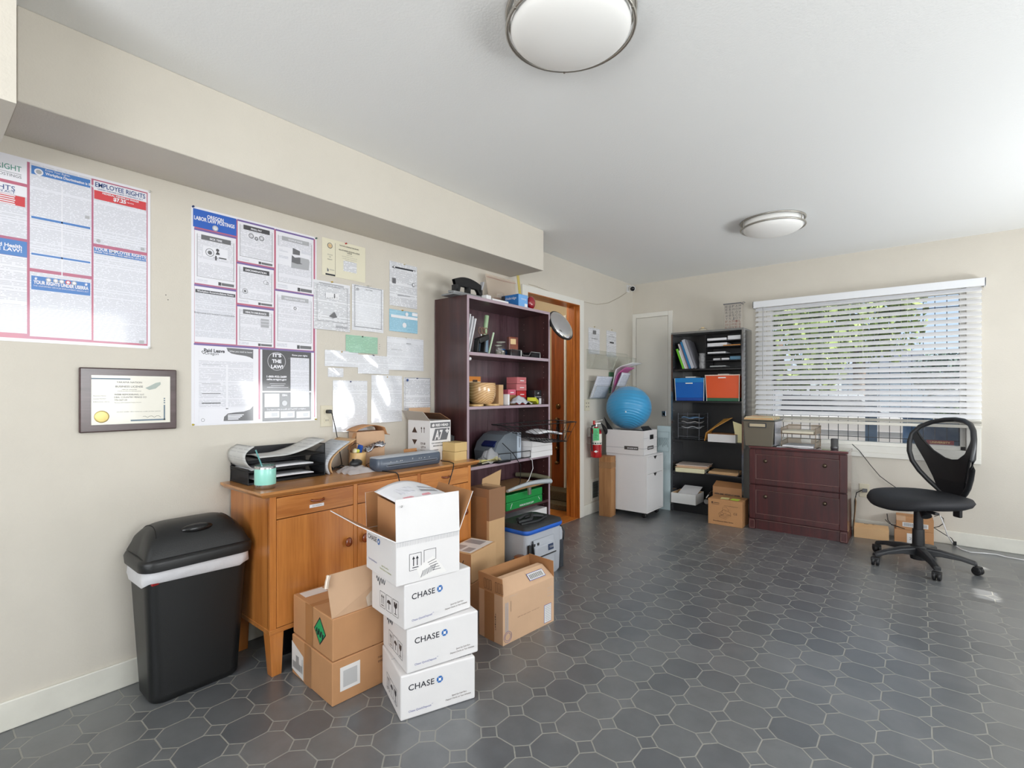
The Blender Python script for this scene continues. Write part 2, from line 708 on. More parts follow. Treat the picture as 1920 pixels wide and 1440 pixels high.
# doorway casing in the left wall (white outside, orange fir jamb)
M_fir = wood_mat('fir_jamb', (196, 120, 52), (150, 78, 28), 'Z', 30, 0.35, 0.3)
M_fir2 = wood_mat('fir_head', (196, 120, 52), (150, 78, 28), 'Y', 30, 0.35, 0.3)
b = mb()
b.box(0, 0.018, DY0 - 0.08, DY0 - 0.005, 0, DZ + 0.06)
b.box(0, 0.018, DY1 + 0.008, DY1 + 0.083, 0, DZ + 0.06)
b.box(0, 0.018, DY0 - 0.005, DY1 + 0.008, DZ + 0.006, DZ + 0.06)
struct(b, 'trim_1', M_trim, bevel=0.003)
b = mb()
b.box(-WT - 0.01, 0.0165, DY0 - 0.018, DY0, 0, DZ + 0.018)
b.box(-WT - 0.01, 0.0165, DY1, DY1 + 0.018, 0, DZ + 0.018)
b.box(-0.075, -0.035, DY1 - 0.012, DY1, 0, DZ)
struct(b, 'trim_2', M_fir, bevel=0.002)
b = mb()
b.box(-WT - 0.01, 0.0165, DY0, DY1, DZ, DZ + 0.018)
struct(b, 'trim_3', M_fir2, bevel=0.002)

# small hall behind the doorway: wood landing, carpeted steps, panel walls, brown door
M_hallwall = mat('hall_paint', (176, 160, 132), 0.7)
M_hallfloor = wood_mat('hall_floor', (206, 134, 62), (160, 92, 36), 'Y', 22, 0.3, 0.4)
b = mb()
b.box(-1.5, -WT, 2.6, 5.6, -0.06, 0.002)
b.box(-WT, 0.004, DY0, DY1, -0.002, 0.004)
struct(b, 'floor_hall', M_hallfloor)
b = mb()
b.box(-1.5, -WT, 5.6, 5.7, 0, 2.4)
b.box(-1.6, -1.5, 2.5, 5.7, 0, 2.4)
b.box(-1.5, -WT, 2.5, 2.6, 0, 2.4)
struct(b, 'wall_hall', M_hallwall)
b = mb()
b.box(-1.6, -WT, 2.5, 5.7, 2.4, 2.45)
struct(b, 'ceiling_hall', M_ceil)
M_browndoor = wood_mat('brown_door', (150, 76, 28), (112, 50, 16), 'Z', 20, 0.4, 0.3)
hy = 4.62
b = mb()
b.box(-0.665, -0.625, hy, hy + 0.03, 0.12, 2.0)
b.box(-0.618, -0.495, hy - 0.012, hy + 0.02, 0.12, 2.0)
struct(b, 'door_2', M_browndoor, bevel=0.003)
b = mb()
b.box(-0.485, -0.462, hy - 0.02, hy + 0.02, 0.02, 2.02)
b.box(-0.70, -0.462, hy - 0.02, hy + 0.02, 2.02, 2.05)
struct(b, 'trim_4', M_trim)
b = mb()
b.box(-1.5, -WT, hy + 0.02, hy + 0.1, 0, 2.4)
struct(b, 'wall_hall_end', M_hallwall)
M_carpet = mat('stair_carpet', (104, 92, 68), 0.95, var=0.3, vscale=90, bump=0.6, bscale=200)
b = mb()
b.box(-0.95, -0.125, 4.25, hy, 0.0, 0.06)
b.box(-0.95, -0.125, 4.4, hy, 0.06, 0.16)
struct(b, 'floor_hall_step', M_carpet, bevel=0.008)
hl = bpy.data.lights.new('hall_fill_light', 'POINT')  # added point light that brightens the hall, no fixture
hl.energy = 16
hl.shadow_soft_size = 0.12
hl.color = (1, 0.93, 0.82)
ho = bpy.data.objects.new('hall_fill_light', hl)
C.objects.link(ho)
ho.location = (-0.7, 3.7, 2.25)
# door hardware of the brown door
M_brass = mat('old_brass', (120, 96, 66), 0.3, metal=1.0)
M_dkmetal = mat('dark_iron', (34, 28, 26), 0.4, metal=0.6)
t = thing('door_handle_set', 'black iron grip handle with brass roses on the brown hall door', 'door handle', (-0.565, hy - 0.012, 0.42))
bb = mb()
bb.box(-0.018, 0.018, -0.012, 0, 0, 0.5)
bb.build('handle_plate', M_dkmetal, t, bevel=0.004)
for zz in (0.0, 0.16, 0.33, 0.48):
    bb = mb()
    bb.lathe([(0.001, 0.05), (0.016, 0.045), (0.02, 0.03), (0.012, 0.0)], 0, 16, (0.0, 0.0, zz + 0.01), axis='-Y')
    bb.build('rosette', M_brass, t)
bb = mb()
bb.lathe([(0.03, 0), (0.03, 0.006), (0.02, 0.014), (0.001, 0.014)], 0, 20, (0.0, 0, 0.63), axis='-Y')
bb.build('lock_cylinder', M_brass, t)

# white closet door in the back wall
b = mb()
b.box(-0.0, 0.044, YB - 0.016, YB, 0, 2.095)
b.box(0.42, 0.467, YB - 0.016, YB, 0, 2.095)
b.box(0.044, 0.42, YB - 0.016, YB, 2.045, 2.095)
struct(b, 'trim_5', M_trim, bevel=0.003)
M_doorpaint = mat('door_paint', (214, 211, 203), 0.45)
t = bpy.data.objects.new('door_1', None)
C.objects.link(t)
t.location = (0.23, YB - 0.008, 0)
t['kind'] = 'structure'
b = mb()
b.box(-0.182, 0.187, -0.004, 0.006, 0.012, 2.041)
b.build('panel', M_doorpaint, t, bevel=0.002)
M_chrome = mat('chrome', (200, 200, 204), 0.18, metal=1.0)
M_gap = mat('gap_dark', (60, 56, 50), 0.9)
b = mb()
b.box(0.126, 0.176, -0.03, -0.022, 0.945, 1.005)
b.cyl((0.15, -0.03, 0.97), (0.15, -0.004, 0.97), 0.009)
b.build('handle', M_chrome, t, bevel=0.003)
b = mb()
for zz in (0.25, 1.75):
    b.cyl((-0.187, -0.008, zz), (-0.187, -0.008, zz + 0.09), 0.005)
b.build('hinge', M_doorpaint, t)

# ceiling mounted drum lights
M_nickel = mat('brushed_nickel', (176, 172, 164), 0.35, metal=0.85)
M_dome = mat('opal_glass', (232, 232, 230), 0.35, spec=0.3, emit=(255, 250, 240), estr=0.06)
proto = []
for i, (lx, ly, lr, lab) in enumerate(((1.725, 3.925, 0.205, 'round flush ceiling lamp with two nickel bands, the one nearer the window'),
                                       (1.66, 1.37, 0.205, 'large round flush ceiling lamp cut by the top edge, nearest the camera'))):
    t = thing('ceiling_lamp', lab, 'ceiling lamp', (lx, ly, HC), rz=0.5 * i, group='flush ceiling lamps')
    a = mb()
    a.lathe([(lr - 0.03, 0), (lr - 0.012, -0.004), (lr - 0.012, -0.052), (lr - 0.03, -0.056)], 0, 48)
    a.build('diffuser_drum', M_dome, t)
    a = mb()
    a.lathe([(lr - 0.012, -0.05)] + [((lr - 0.012) * math.cos(k * PI / 16), -0.05 - 0.05 * math.sin(k * PI / 16)) for k in range(1, 8)] + [(0.001, -0.1)], 0, 48)
    a.build('diffuser', M_dome, t)
    for zz in (-0.004, -0.05):
        a = mb()
        a.tube([(lr * math.cos(k * PI / 24), lr * math.sin(k * PI / 24), zz) for k in range(48)], 0.006, 0, 8, closed=True)
        a.build('band', M_nickel, t)
    for k in range(3):
        an = k * 2 * PI / 3 - 0.35
        a = mb()
        a.cyl((lr * math.cos(an), lr * math.sin(an), -0.058), (lr * math.cos(an), lr * math.sin(an), 0), 0.004)
        a.build('post', M_nickel, t)
# ---------------------------------------------------------------- the left wall: posters and papers
M_posterw = print_mat('poster_print', (222, 222, 230), (120, 124, 134), 0.0058, 0.42, 0.35, 0.55, 'Y', 0.36, 210)
M_posterw2 = print_mat('poster_print_fine', (218, 219, 228), (130, 133, 142), 0.0045, 0.45, 0.35, 0.55, 'Y', 0.38, 260)
M_posterp = mat('poster_paper', (226, 226, 233), 0.35, coat=0.5)
M_prose = mat('poster_rose', (190, 98, 118), 0.35, coat=0.5, col2=(168, 96, 128), vscale=4)
M_pviolet = mat('poster_violet', (112, 92, 152), 0.35, coat=0.5)
M_pblue = mat('poster_blue', (38, 92, 184), 0.35, coat=0.5)
M_pblue2 = mat('poster_mid_blue', (62, 118, 186), 0.35, coat=0.5)
M_pred = mat('poster_red', (200, 54, 62), 0.35, coat=0.5)
M_pgrey = mat('poster_grey', (100, 100, 104), 0.35, coat=0.5)
M_pdark = mat('poster_dark', (66, 66, 70), 0.35, coat=0.5)
M_plight = mat('poster_light_grey', (168, 169, 174), 0.35, coat=0.5)
M_ink = mat('print_ink', (40, 42, 50), 0.4)
M_inkblue = mat('print_ink_blue', (40, 70, 130), 0.4)
M_inkgreen = mat('print_ink_green', (20, 130, 110), 0.4)
M_inkgrey = mat('print_ink_grey', (110, 112, 118), 0.4)
PM = [M_posterp, M_posterw, M_posterw2, M_prose, M_pviolet, M_pblue, M_pblue2, M_pred, M_pgrey, M_pdark, M_plight, M_ink, M_inkblue,
      M_inkgreen, M_inkgrey]
PW, PT, PF, ROSE, VIO, BLU, BL2, RED, GRY, DRK, LGR, INK, INB, ING, ING2 = range(15)
RY, UZ = Vector((0, 1, 0)), Vector((0, 0, 1))


class WallSheet(MB):
    """flat printing on the left wall; positions taken off the survey photo onto the wall plane x = 0."""

    def __init__(self, fn, x0=0.0012):
        super().__init__()
        self.fn, self.x0, self.k = fn, x0, 0

    def yz(self, a, b):
        u, v = self.fn(a, b)
        p = at(u, v, x=0.0)
        return p.y, p.z

    def rect(self, a1, b1, a2, b2, mi, lv=1):
        y1, z1 = self.yz(a1, b1)
        y2, z2 = self.yz(a2, b2)
        x = self.x0 + 0.0004 * lv
        self.add([(x, y1, z2), (x, y2, z2), (x, y2, z1), (x, y1, z1)], [(0, 1, 2, 3)], mi, False)
        return y1, z1, y2, z2

    def disc(self, a, b, r, mi, lv=2, seg=28, sy=1.0):
        y, z = self.yz(a, b)
        x = self.x0 + 0.0004 * lv
        self.poly([(x, y + r * sy * math.cos(2 * PI * k / seg), z + r * math.sin(2 * PI * k / seg)) for k in range(seg)], mi)

    def ring(self, a, b, r, w, mi, lv=2, seg=28):
        y, z = self.yz(a, b)
        x = self.x0 + 0.0004 * lv
        v, f = [], []
        for k in range(seg):
            t = 2 * PI * k / seg
            for q in (r, r - w):
                v.append((x, y + q * math.cos(t), z + q * math.sin(t)))
        for k in range(seg):
            j = (k + 1) % seg
            f.append((2 * k, 2 * k + 1, 2 * j + 1, 2 * j))
        self.add(v, f, mi, False)

    def shape(self, pts, mi, lv=2):
        x = self.x0 + 0.0004 * lv
        self.poly([(x,) + self.yz(a, b) for a, b in pts], mi)

    def frame(self, a1, b1, a2, b2, w, mi, lv=2):
        y1, z1 = self.yz(a1, b1)
        y2, z2 = self.yz(a2, b2)
        x = self.x0 + 0.0004 * lv
        for (p, q, r, s) in ((y1, y2, z1 - w, z1), (y1, y2, z2, z2 + w), (y1, y1 + w, z2, z1), (y2 - w, y2, z2, z1)):
            self.add([(x, p, r), (x, q, r), (x, q, s), (x, p, s)], [(0, 1, 2, 3)], mi, False)

    def words(self, s, a, b, h, mi, align='C', w=None, bold=0.02, lv=3):
        y, z = self.yz(a, b)
        x = self.x0 + 0.0004 * lv
        self.text(s, (x, y, z), RY, UZ, h, mi, w=w, bold=bold, align=align, off=0.0)


def pin(parent, y, z, col, name='push_pin', x=0.0):
    m = mat('pin_%d_%d_%d' % col, col, 0.3)
    a = mb()
    a.lathe([(0.0045, x), (0.0045, x + 0.002), (0.0022, x + 0.004), (0.0022, x + 0.009), (0.0042, x + 0.011), (0.0001, x + 0.012)], 0, 10, (0, y, z), axis='X')
    o = a.build(name, m, parent)
    return o


def wall_thing(sheet, name, label, cat, mats, pins=(), thick=0.001, group=None, partname='sheet'):
    """gather a printed sheet (room coordinates) as one thing with its origin on the wall."""
    ys = [p.y for p in sheet.v]
    zs = [p.z for p in sheet.v]
    o = Vector((0, (min(ys) + max(ys)) / 2, min(zs)))
    sheet.v = [p - o for p in sheet.v]
    ob = sheet.build(name, mats, None)
    ob.location = o
    ob['label'] = label
    ob['category'] = cat
    if group:
        ob['group'] = group
    for (y, z, c) in pins:
        pin(ob, y - o.y, z - o.z, c)
    return ob


# ---- poster 2: Oregon labor law postings
pA = lambda a, b: (340 + a / 6.0, 360 + b / 6.0)
pB = lambda a, b: (340 + a / 6.0, 580 + b / 6.0)
w = WallSheet(pA)
P2Y0, P2Y1, P2Z0, P2Z1 = 0.825, 1.426, 1.057, 2.049
w.box(0.0003, 0.0014, P2Y0, P2Y1, P2Z0, P2Z1, PW)
x = 0.0016
w.add([(x, P2Y0 + .012, P2Z0 + .018), (x, P2Y1 - .008, P2Z0 + .018), (x, P2Y1 - .008, P2Z1 - .012), (x, P2Y0 + .012, P2Z1 - .012)], [(0, 1, 2, 3)], ROSE, False)
w.rect(130, 180, 618, 497, BLU, 2)
w.words('OREGON', 382, 322, 0.0165, PW, w=0.070, bold=0.03)
w.words('LABOR LAW POSTINGS', 376, 360, 0.0165, PW, w=0.172, bold=0.03)
w.disc(380, 410, 0.013, LGR, 3)
w.disc(380, 410, 0.009, PF, 4)


def panel(w, a1, b1, a2, fnb, b2, title, head=(0, 0, 0, 0), hc=GRY, tw=None, inner=True):
    f0 = w.fn
    y1, z1 = w.yz(a1, b1)
    w.fn = fnb
    y2, z2 = w.yz(a2, b2)
    w.fn = f0
    def q(p, r, s, t, mi, lv):
        xx = w.x0 + 0.0004 * lv
        w.add([(xx, p, s), (xx, r, s), (xx, r, t), (xx, p, t)], [(0, 1, 2, 3)], mi, False)
    q(y1, y2, z2, z1, PW, 2)
    q(y1 - 0.002, y2 + 0.002, z1, z1 + 0.0085, VIO, 1.5)
    wd, hh = y2 - y1, z1 - z2
    if inner:
        q(y1 + .07 * wd, y2 - .06 * wd, z2 + .14 * hh, z1 - .07 * hh, PT, 3)
        # thin frame
        for (p, r, s, t) in ((y1 + .055 * wd, y2 - .05 * wd, z2 + .13 * hh, z2 + .13 * hh + .0012), (y1 + .055 * wd, y1 + .055 * wd + .0012, z2 + .13 * hh, z1 - .06 * hh),
                             (y2 - .05 * wd - .0012, y2 - .05 * wd, z2 + .13 * hh, z1 - .1 * hh)):
            q(p, r, s, t, DRK, 3.6)
        q(y1 + .04 * wd, y1 + .3 * wd, z2 + .03 * hh, z2 + .09 * hh, PF, 3)
        q(y2 - .36 * wd, y2 - .05 * wd, z2 + .02 * hh, z2 + .075 * hh, GRY, 3.4)
        q(y2 - .44 * wd, y2 - .37 * wd, z2 + .015 * hh, z2 + .08 * hh, DRK, 3.4)
        hz = z1 - .075 * hh
        q(y1 + .15 * wd, y2 - .13 * wd, hz - .0185, hz + .0035, hc, 4)
        w.text(title, (w.x0 + 0.0004 * 5, (y1 + y2) / 2, hz - .013), RY, UZ, 0.0085, PW, w=tw or wd * .3, bold=0.03, align='C', off=0)
    return y1, z1, y2, z2


p = panel(w, 148, 425, 612, pA, 1090, 'SICK TIME', hc=GRY)
yc, zc = w.yz(318, 682)
q = w.yz
w.rect(240, 600, 520, 770, PW, 4)
w.ring(318, 682, 0.018, 0.002, DRK, 5)
w.disc(318, 684, 0.009, GRY, 5)
w.disc(405, 658, 0.007, DRK, 5)
w.shape([(382, 705), (400, 672), (425, 690), (430, 712)], DRK, 5)
w.rect(358, 735, 412, 750, DRK, 5)
w.rect(378, 718, 394, 772, DRK, 5)
w.rect(420, 750, 505, 753, DRK, 5)
panel(w, 148, 1055, 612, pB, 397, '', inner=False)
y1, z1 = w.yz(155, 1085)
w.fn = pB
y2, z2 = w.yz(603, 340)
w.fn = pA
xx = w.x0 + .0004 * 3
w.add([(xx, y1, z2), (xx, y2, z2), (xx, y2, z1), (xx, y1, z1)], [(0, 1, 2, 3)], PF, False)
w.rect(155, 1082, 603, 1165 - 22, PW, 4)
y1, z1 = w.yz(155, 1080)
w.add([(xx + .001, y1, z1 - .019), (xx + .001, y2, z1 - .019), (xx + .001, y2, z1 - .004), (xx + .001, y1, z1 - .004)], [(0, 1, 2, 3)], DRK, False)
w.text('Workplace Accommodations Notice', (xx + .0014, (y1 + y2) / 2, z1 - .015), RY, UZ, 0.0085, PW, w=.155, bold=.02, align='C', off=0)
w.words('Employees are entitled to reasonable', 378, 1385, 0.0075, INK, w=.17, bold=.0)
panel(w, 632, 325, 1042, pA, 850, 'FINAL PAY', hc=DRK)
w.rect(740, 455, 935, 552, PW, 4)
for (a, b_, r) in ((783, 495, .0125), (842, 527, .009), (900, 525, .0125)):
    w.ring(a, b_, r, .003, DRK, 5, 12)
    w.ring(a, b_, r * .5, .0015, DRK, 5, 12)
panel(w, 628, 805, 1038, pA, 1300, 'DISCRIMINATION', hc=DRK, tw=.1)
w.disc(945, 1022, .010, PW, 4)
w.ring(945, 1020, .010, .0013, DRK, 5)
w.ring(965, 1030, .007, .0012, DRK, 5)
w.disc(714, 1115, .013, PW, 4)
w.ring(714, 1115, .0125, .002, DRK, 5)
w.disc(714, 1115, .006, GRY, 5)
panel(w, 628, 1285, 1035, pB, 430, 'HEALTH INSURANCE', hc=GRY, tw=.1)
w.fn = pB
w.rect(890, 105, 982, 212, LGR, 5)
w.rect(893, 130, 980, 145, PW, 6)
w.rect(893, 165, 980, 178, PW, 6)
w.fn = pA
panel(w, 1062, 435, 1485, pA, 1155, 'MINIMUM WAGE', hc=LGR, tw=.075)
w.rect(1085, 600, 1445, 880, PW, 4)
for bb_ in (605, 640, 690, 765):
    w.rect(1095, bb_, 1135, bb_ + 8, INK, 5)
w.rect(1095, 650, 1200, 685, PF, 5)
w.rect(1095, 705, 1200, 760, PF, 5)
w.rect(1345, 660, 1455, 720, PF, 5)
w.shape([(1250, 630), (1332, 668), (1330, 715), (1250, 700)], GRY, 5)
w.shape([(1240, 710), (1275, 740), (1320, 735), (1430, 762), (1440, 790), (1430, 885), (1232, 852)], LGR, 5)
w.shape([(1240, 712), (1275, 740), (1335, 742), (1335, 800), (1360, 815), (1300, 812), (1238, 790)], GRY, 6)
panel(w, 1055, 1110, 1480, pB, 465, 'OREGON FAMILY LEAVE', hc=LGR, tw=.11)
w.rect(1240, 1290, 1310, 1335, PW, 4)
w.ring(1276, 1310, .008, .003, DRK, 5)
w.fn = pB
# bottom left: paid leave
panel(w, 145, 400, 865, pB, 1265, '', inner=False)
w.rect(195, 410, 806, 1262, PT, 3)
w.rect(198, 415, 806, 600, PW, 4)
w.words('Paid Leave', 370, 484, 0.0155, INK, w=.088, bold=.03, lv=5)
w.words('Oregon', 340, 512, 0.0125, INK, w=.058, bold=0, lv=5)
w.shape([(222, 478), (236, 462), (248, 474), (262, 462), (274, 478), (248, 505)], DRK, 5)
w.shape([(230, 478), (240, 470), (248, 480), (258, 470), (266, 478), (248, 496)], PW, 6)
w.shape([(505, 432), (806, 455), (804, 560), (770, 540), (720, 525), (620, 510), (560, 497), (520, 470)], GRY, 5)
w.words('What you need to know', 668, 487, .0075, PW, w=.105, bold=.01, lv=6)
w.rect(198, 1120, 806, 1262, PW, 4)
w.shape([(806, 1085), (806, 1250), (472, 1256), (478, 1210), (520, 1172), (600, 1160), (700, 1150), (770, 1125)], GRY, 5)
for k in range(4):
    w.rect(520, 1185 + 16 * k, 700 - 20 * k, 1190 + 16 * k, PW, 6)
w.ring(240, 1246, .0075, .0012, DRK, 5)
for k in range(5):
    w.rect(228, 612 + k * 108, 470, 622 + k * 108, PW, 4)
    w.rect(228, 620 + k * 108, 440, 626 + k * 108, GRY, 4)
w.rect(500, 620, 524, 1120, PW, 4)
# bottom right: it's the law
panel(w, 885, 450, 1490, pB, 1240, '', inner=False)
w.rect(908, 452, 1458, 1238, DRK, 3)
w.ring(1070, 585, .046, .0016, PW, 5, 40)
w.disc(1070, 585, .043, DRK, 4, 40)
w.rect(908, 540, 948, 542, PW, 5)
w.rect(1195, 550, 1222, 552, PW, 5)
w.words("IT'S", 1074, 536, .0165, PW, w=.044, bold=.05, lv=6)
w.words("THE", 1070, 602, .0165, PW, w=.048, bold=.05, lv=6)
w.words("LAW!", 1074, 664, .0165, PW, w=.062, bold=.05, lv=6)
w.words("1-800-922-2689", 1070, 768, .0095, PW, w=.102, bold=.04, lv=6)
w.words("osha.oregon.gov", 1070, 798, .0095, PW, w=.102, bold=.04, lv=6)
for k, ww in enumerate((180, 150, 240)):
    w.rect(1080 - ww / 2, 835 + 20 * k, 1080 + ww / 2, 841 + 20 * k, PW, 6)
w.rect(908, 918, 1458, 934, PW, 5)
w.words("Know your rights", 1330, 528, .0085, PW, w=.084, bold=.03, lv=6)
w.rect(1224, 542, 1434, 1094, PF, 6)
w.rect(932, 948, 1098, 1096, PF, 6)
w.words("OSHA", 1160, 976, .010, PW, w=.028, bold=.04, lv=6)
w.disc(1158, 1056, .0135, LGR, 6)
w.words("You have a right to a safe and healthful workplace", 1182, 1130, .0082, PW, w=.205, bold=.02, lv=6)
for k in range(3):
    w.rect(934 + 178 * k, 1150, 1098 + 172 * k, 1216, PW, 6)
    w.rect(1010 + 178 * k, 1165, 1080 + 172 * k, 1205, LGR, 7)
wall_thing(w, 'wall_poster', 'large Oregon labor law postings poster with blue heading and rose borders', 'poster', PM,
           pins=((P2Y0 + .006, P2Z1 - .004, (40, 60, 110)), (P2Y1 - .004, P2Z1 - .006, (60, 90, 80)), (P2Y0 + .006, P2Z0 + .006, (190, 170, 60)), (P2Y1 - .006, P2Z0 + .006, (190, 170, 60))))

# ---- poster 1: federal postings, cut by the left edge of the picture
pA = lambda a, b: (a / 6.0, 280 + b / 6.0)
pB = lambda a, b: (a / 6.0, 440 + b / 6.0)
w = WallSheet(pA)
Q0, Q1, R0, R1 = -0.07, 0.671, 1.394, 2.065
w.box(0.0003, 0.0014, Q0, Q1, R0, R1, PW)
x = 0.0016
w.add([(x, Q0 + .01, R0 + .012), (x, Q1 - .010, R0 + .012), (x, Q1 - .010, R1 - .010), (x, Q0 + .01, R1 - .010)], [(0, 1, 2, 3)], ROSE, False)


def rz(y1, y2, z1, z2, mi, lv):
    xx = w.x0 + 0.0004 * lv
    w.add([(xx, y1, z1), (xx, y2, z1), (xx, y2, z2), (xx, y1, z2)], [(0, 1, 2, 3)], mi, False)


Ya, Yb_, Yc, Yd = w.yz(303, 0)[0], w.yz(334, 0)[0], w.yz(1028, 0)[0], w.yz(1050, 0)[0]
Ye = w.yz(1648, 0)[0]
# column one
rz(Q0 + .02, Ya, w.yz(303, 395)[1], w.yz(303, 135)[1], PW, 2)
w.words('COMPLYRIGHT', 240, 262, .020, ING, align='R', w=.150, bold=.0)
zz = w.yz(240, 292)[1]
rz(Q0 + .03, w.yz(240, 0)[0], zz, zz + .0015, ING2, 3)
w.words('LABOR LAW POSTINGS', 240, 335, .0105, ING2, align='R', w=.15, bold=.0)
rz(Q0 + .02, Ya, w.yz(303, 1015)[1], w.yz(303, 430)[1], PF, 2)
rz(Q0 + .02, Ya, w.yz(303, 545)[1], w.yz(303, 430)[1], PW, 2.5)
w.words('EMPLOYEE RIGHTS', 168, 478, .018, INB, align='R', w=.21, bold=.0, lv=4)
w.words('POLYGRAPH PROTECTION ACT', 168, 506, .008, INB, align='R', w=.2, bold=.0, lv=4)
rz(Q0 + .02, w.yz(280, 0)[0], w.yz(280, 655)[1], w.yz(280, 545)[1], RED, 4)
for k in range(5):
    z0 = w.yz(170, 630)[1] + .0075 * k
    rz(Q0 + .03, w.yz(170 - (k % 2) * 8, 0)[0], z0, z0 + .004, PW, 5)
rz(Q0 + .02, Ya, w.yz(303, 1220)[1], w.yz(303, 1045)[1], BL2, 3)
w.words('Job Safety and Health', 245, 1120, .0125, PW, align='R', w=.15, bold=.03, lv=4)
w.words("IT'S THE LAW!", 245, 1165, .0125, PW, align='R', w=.125, bold=.02, lv=4)
rz(Q0 + .02, Ya, R0 + .03, w.yz(303, 1222)[1], PT, 2)
# column two
w.fn = pA
rz(Yb_, Yc, w.yz(1028, 1430)[1], w.yz(1028, 330)[1] + .002, PF, 2)
z1, z2 = w.yz(1008, 435)[1], w.yz(1008, 345)[1]
rz(Yb_ + .004, Yc - .004, z1, z2, BL2, 3)
w.disc(435, 258, .0125, PW, 4)
w.disc(435, 258, .008, LGR, 5)
w.text('Know Your Rights:', (w.x0 + .002, w.yz(508, 0)[0], z1 + .022), RY, UZ, .0075, PW, w=.07, bold=.0, off=0)
w.text('Workplace Discrimination is Illegal', (w.x0 + .002, w.yz(508, 0)[0], z1 + .008), RY, UZ, .0095, PW, w=.148, bold=.03, off=0)
z1 = w.yz(1008, 900)[1]
rz(Yb_ + .004, Yc - .004, z1, z1 + .008, BL2, 3)
z1 = w.yz(1008, 1285)[1]
rz(Yb_ + .004, Yc - .004, z1, z1 + .007, BL2, 3)
rz(w.yz(690, 0)[0], w.yz(703, 0)[0], w.yz(690, 1420)[1], w.yz(690, 420)[1], PW, 3)
w.rect(955, 745, 1005, 790, LGR, 4)
w.fn = pB
zb = w.yz(1028, 505)[1]
rz(Yb_, Yc, R0 + .022, zb, PF, 2)
z1, z2 = w.yz(1014, 690)[1], w.yz(1014, 545)[1]
rz(Yb_ + .004, Yc - .004, z1, z2, BL2, 3)
w.text('YOUR RIGHTS UNDER USERRA', (w.x0 + .0022, (Yb_ + Yc) / 2, z1 + .022), RY, UZ, .0125, PW, w=.158, bold=.04, align='C', off=0)
w.text('THE UNIFORMED SERVICES EMPLOYMENT RIGHTS ACT', (w.x0 + .0022, (Yb_ + Yc) / 2, z1 + .012), RY, UZ, .005, PW, w=.158, bold=.0, align='C', off=0)
for k, a in enumerate((545, 625, 692, 765, 833)):
    w.disc(a, 512 + k * 9, .008, LGR if k != 3 else RED, 4, 16)
    w.disc(a, 512 + k * 9, .005, PW, 5, 16)
for a, b_ in ((402, 495), (968, 562)):
    w.shape([(a + 22 * (1 if k % 2 == 0 else .42) * math.sin(k * PI / 5), b_ - 22 * (1 if k % 2 == 0 else .42) * math.cos(k * PI / 5)) for k in range(10)], PW, 4)
# column three
w.fn = pA
z1 = w.yz(1648, 1165)[1]
z2 = w.yz(1648, 500)[1]
rz(Yd, Ye, z1, z2, PF, 2)
za, zb_ = w.yz(1638, 690)[1], w.yz(1638, 598)[1]
rz(Yd, Ye, zb_, z2, PW, 2.5)
rz(Yd + .002, Ye - .002, za, zb_, RED, 3)
w.text('EMPLOYEE RIGHTS', (w.x0 + .0022, (Yd + Ye) / 2, zb_ + .014), RY, UZ, .0185, INB, w=.165, bold=.01, align='C', off=0)
w.text('UNDER THE FAIR LABOR STANDARDS ACT', (w.x0 + .0022, (Yd + Ye) / 2, zb_ + .004), RY, UZ, .0055, INB, w=.15, bold=.0, align='C', off=0)
w.text('FEDERAL MINIMUM WAGE', (w.x0 + .0022, (Yd + Ye) / 2, zb_ - .0095), RY, UZ, .0065, PW, w=.12, bold=.03, align='C', off=0)
w.text('$7.25', (w.x0 + .0022, (Yd + Ye) / 2 - .004, zb_ - .0265), RY, UZ, .0135, PW, w=.042, bold=.04, align='C', off=0)
w.text('PER HOUR', (w.x0 + .0022, (Yd + Ye) / 2 + .032, zb_ - .0225), RY, UZ, .004, PW, w=.022, bold=.02, align='C', off=0)
w.disc(1105, 1032, .007, LGR, 4)
w.rect(1140, 1040, 1220, 1055, BL2, 4)
w.rect(1580, 1105, 1622, 1142, LGR, 4)
w.fn = pB
z2 = w.yz(1640, 240)[1]
rz(Yd, Ye, R0 + .02, z2 + .001, PF, 2)
z1 = w.yz(1638, 305)[1]
rz(Yd + .002, Ye - .002, z1, z2, BL2, 3)
w.text('YOUR EMPLOYEE RIGHTS', (w.x0 + .0022, (Yd + Ye) / 2, z1 + .013), RY, UZ, .0115, PW, w=.17, bold=.03, align='C', off=0)
w.text('UNDER THE FAMILY AND MEDICAL LEAVE ACT', (w.x0 + .0022, (Yd + Ye) / 2, z1 + .004), RY, UZ, .0055, PW, w=.175, bold=.02, align='C', off=0)
w.rect(1562, 1190, 1618, 1232, LGR, 4)
# violet runs on the borders
w.fn = pA
for (a1, b1, a2, b2) in ((1200, 380, 1520, 465),):
    pass
wall_thing(w, 'wall_poster', 'wide federal employee rights poster cut by the left picture edge, above the framed certificate', 'poster', PM,
           pins=((Q1 - .004, R1 - .004, (220, 220, 215)), (Q1 - .004, R0 + .004, (220, 220, 215))))

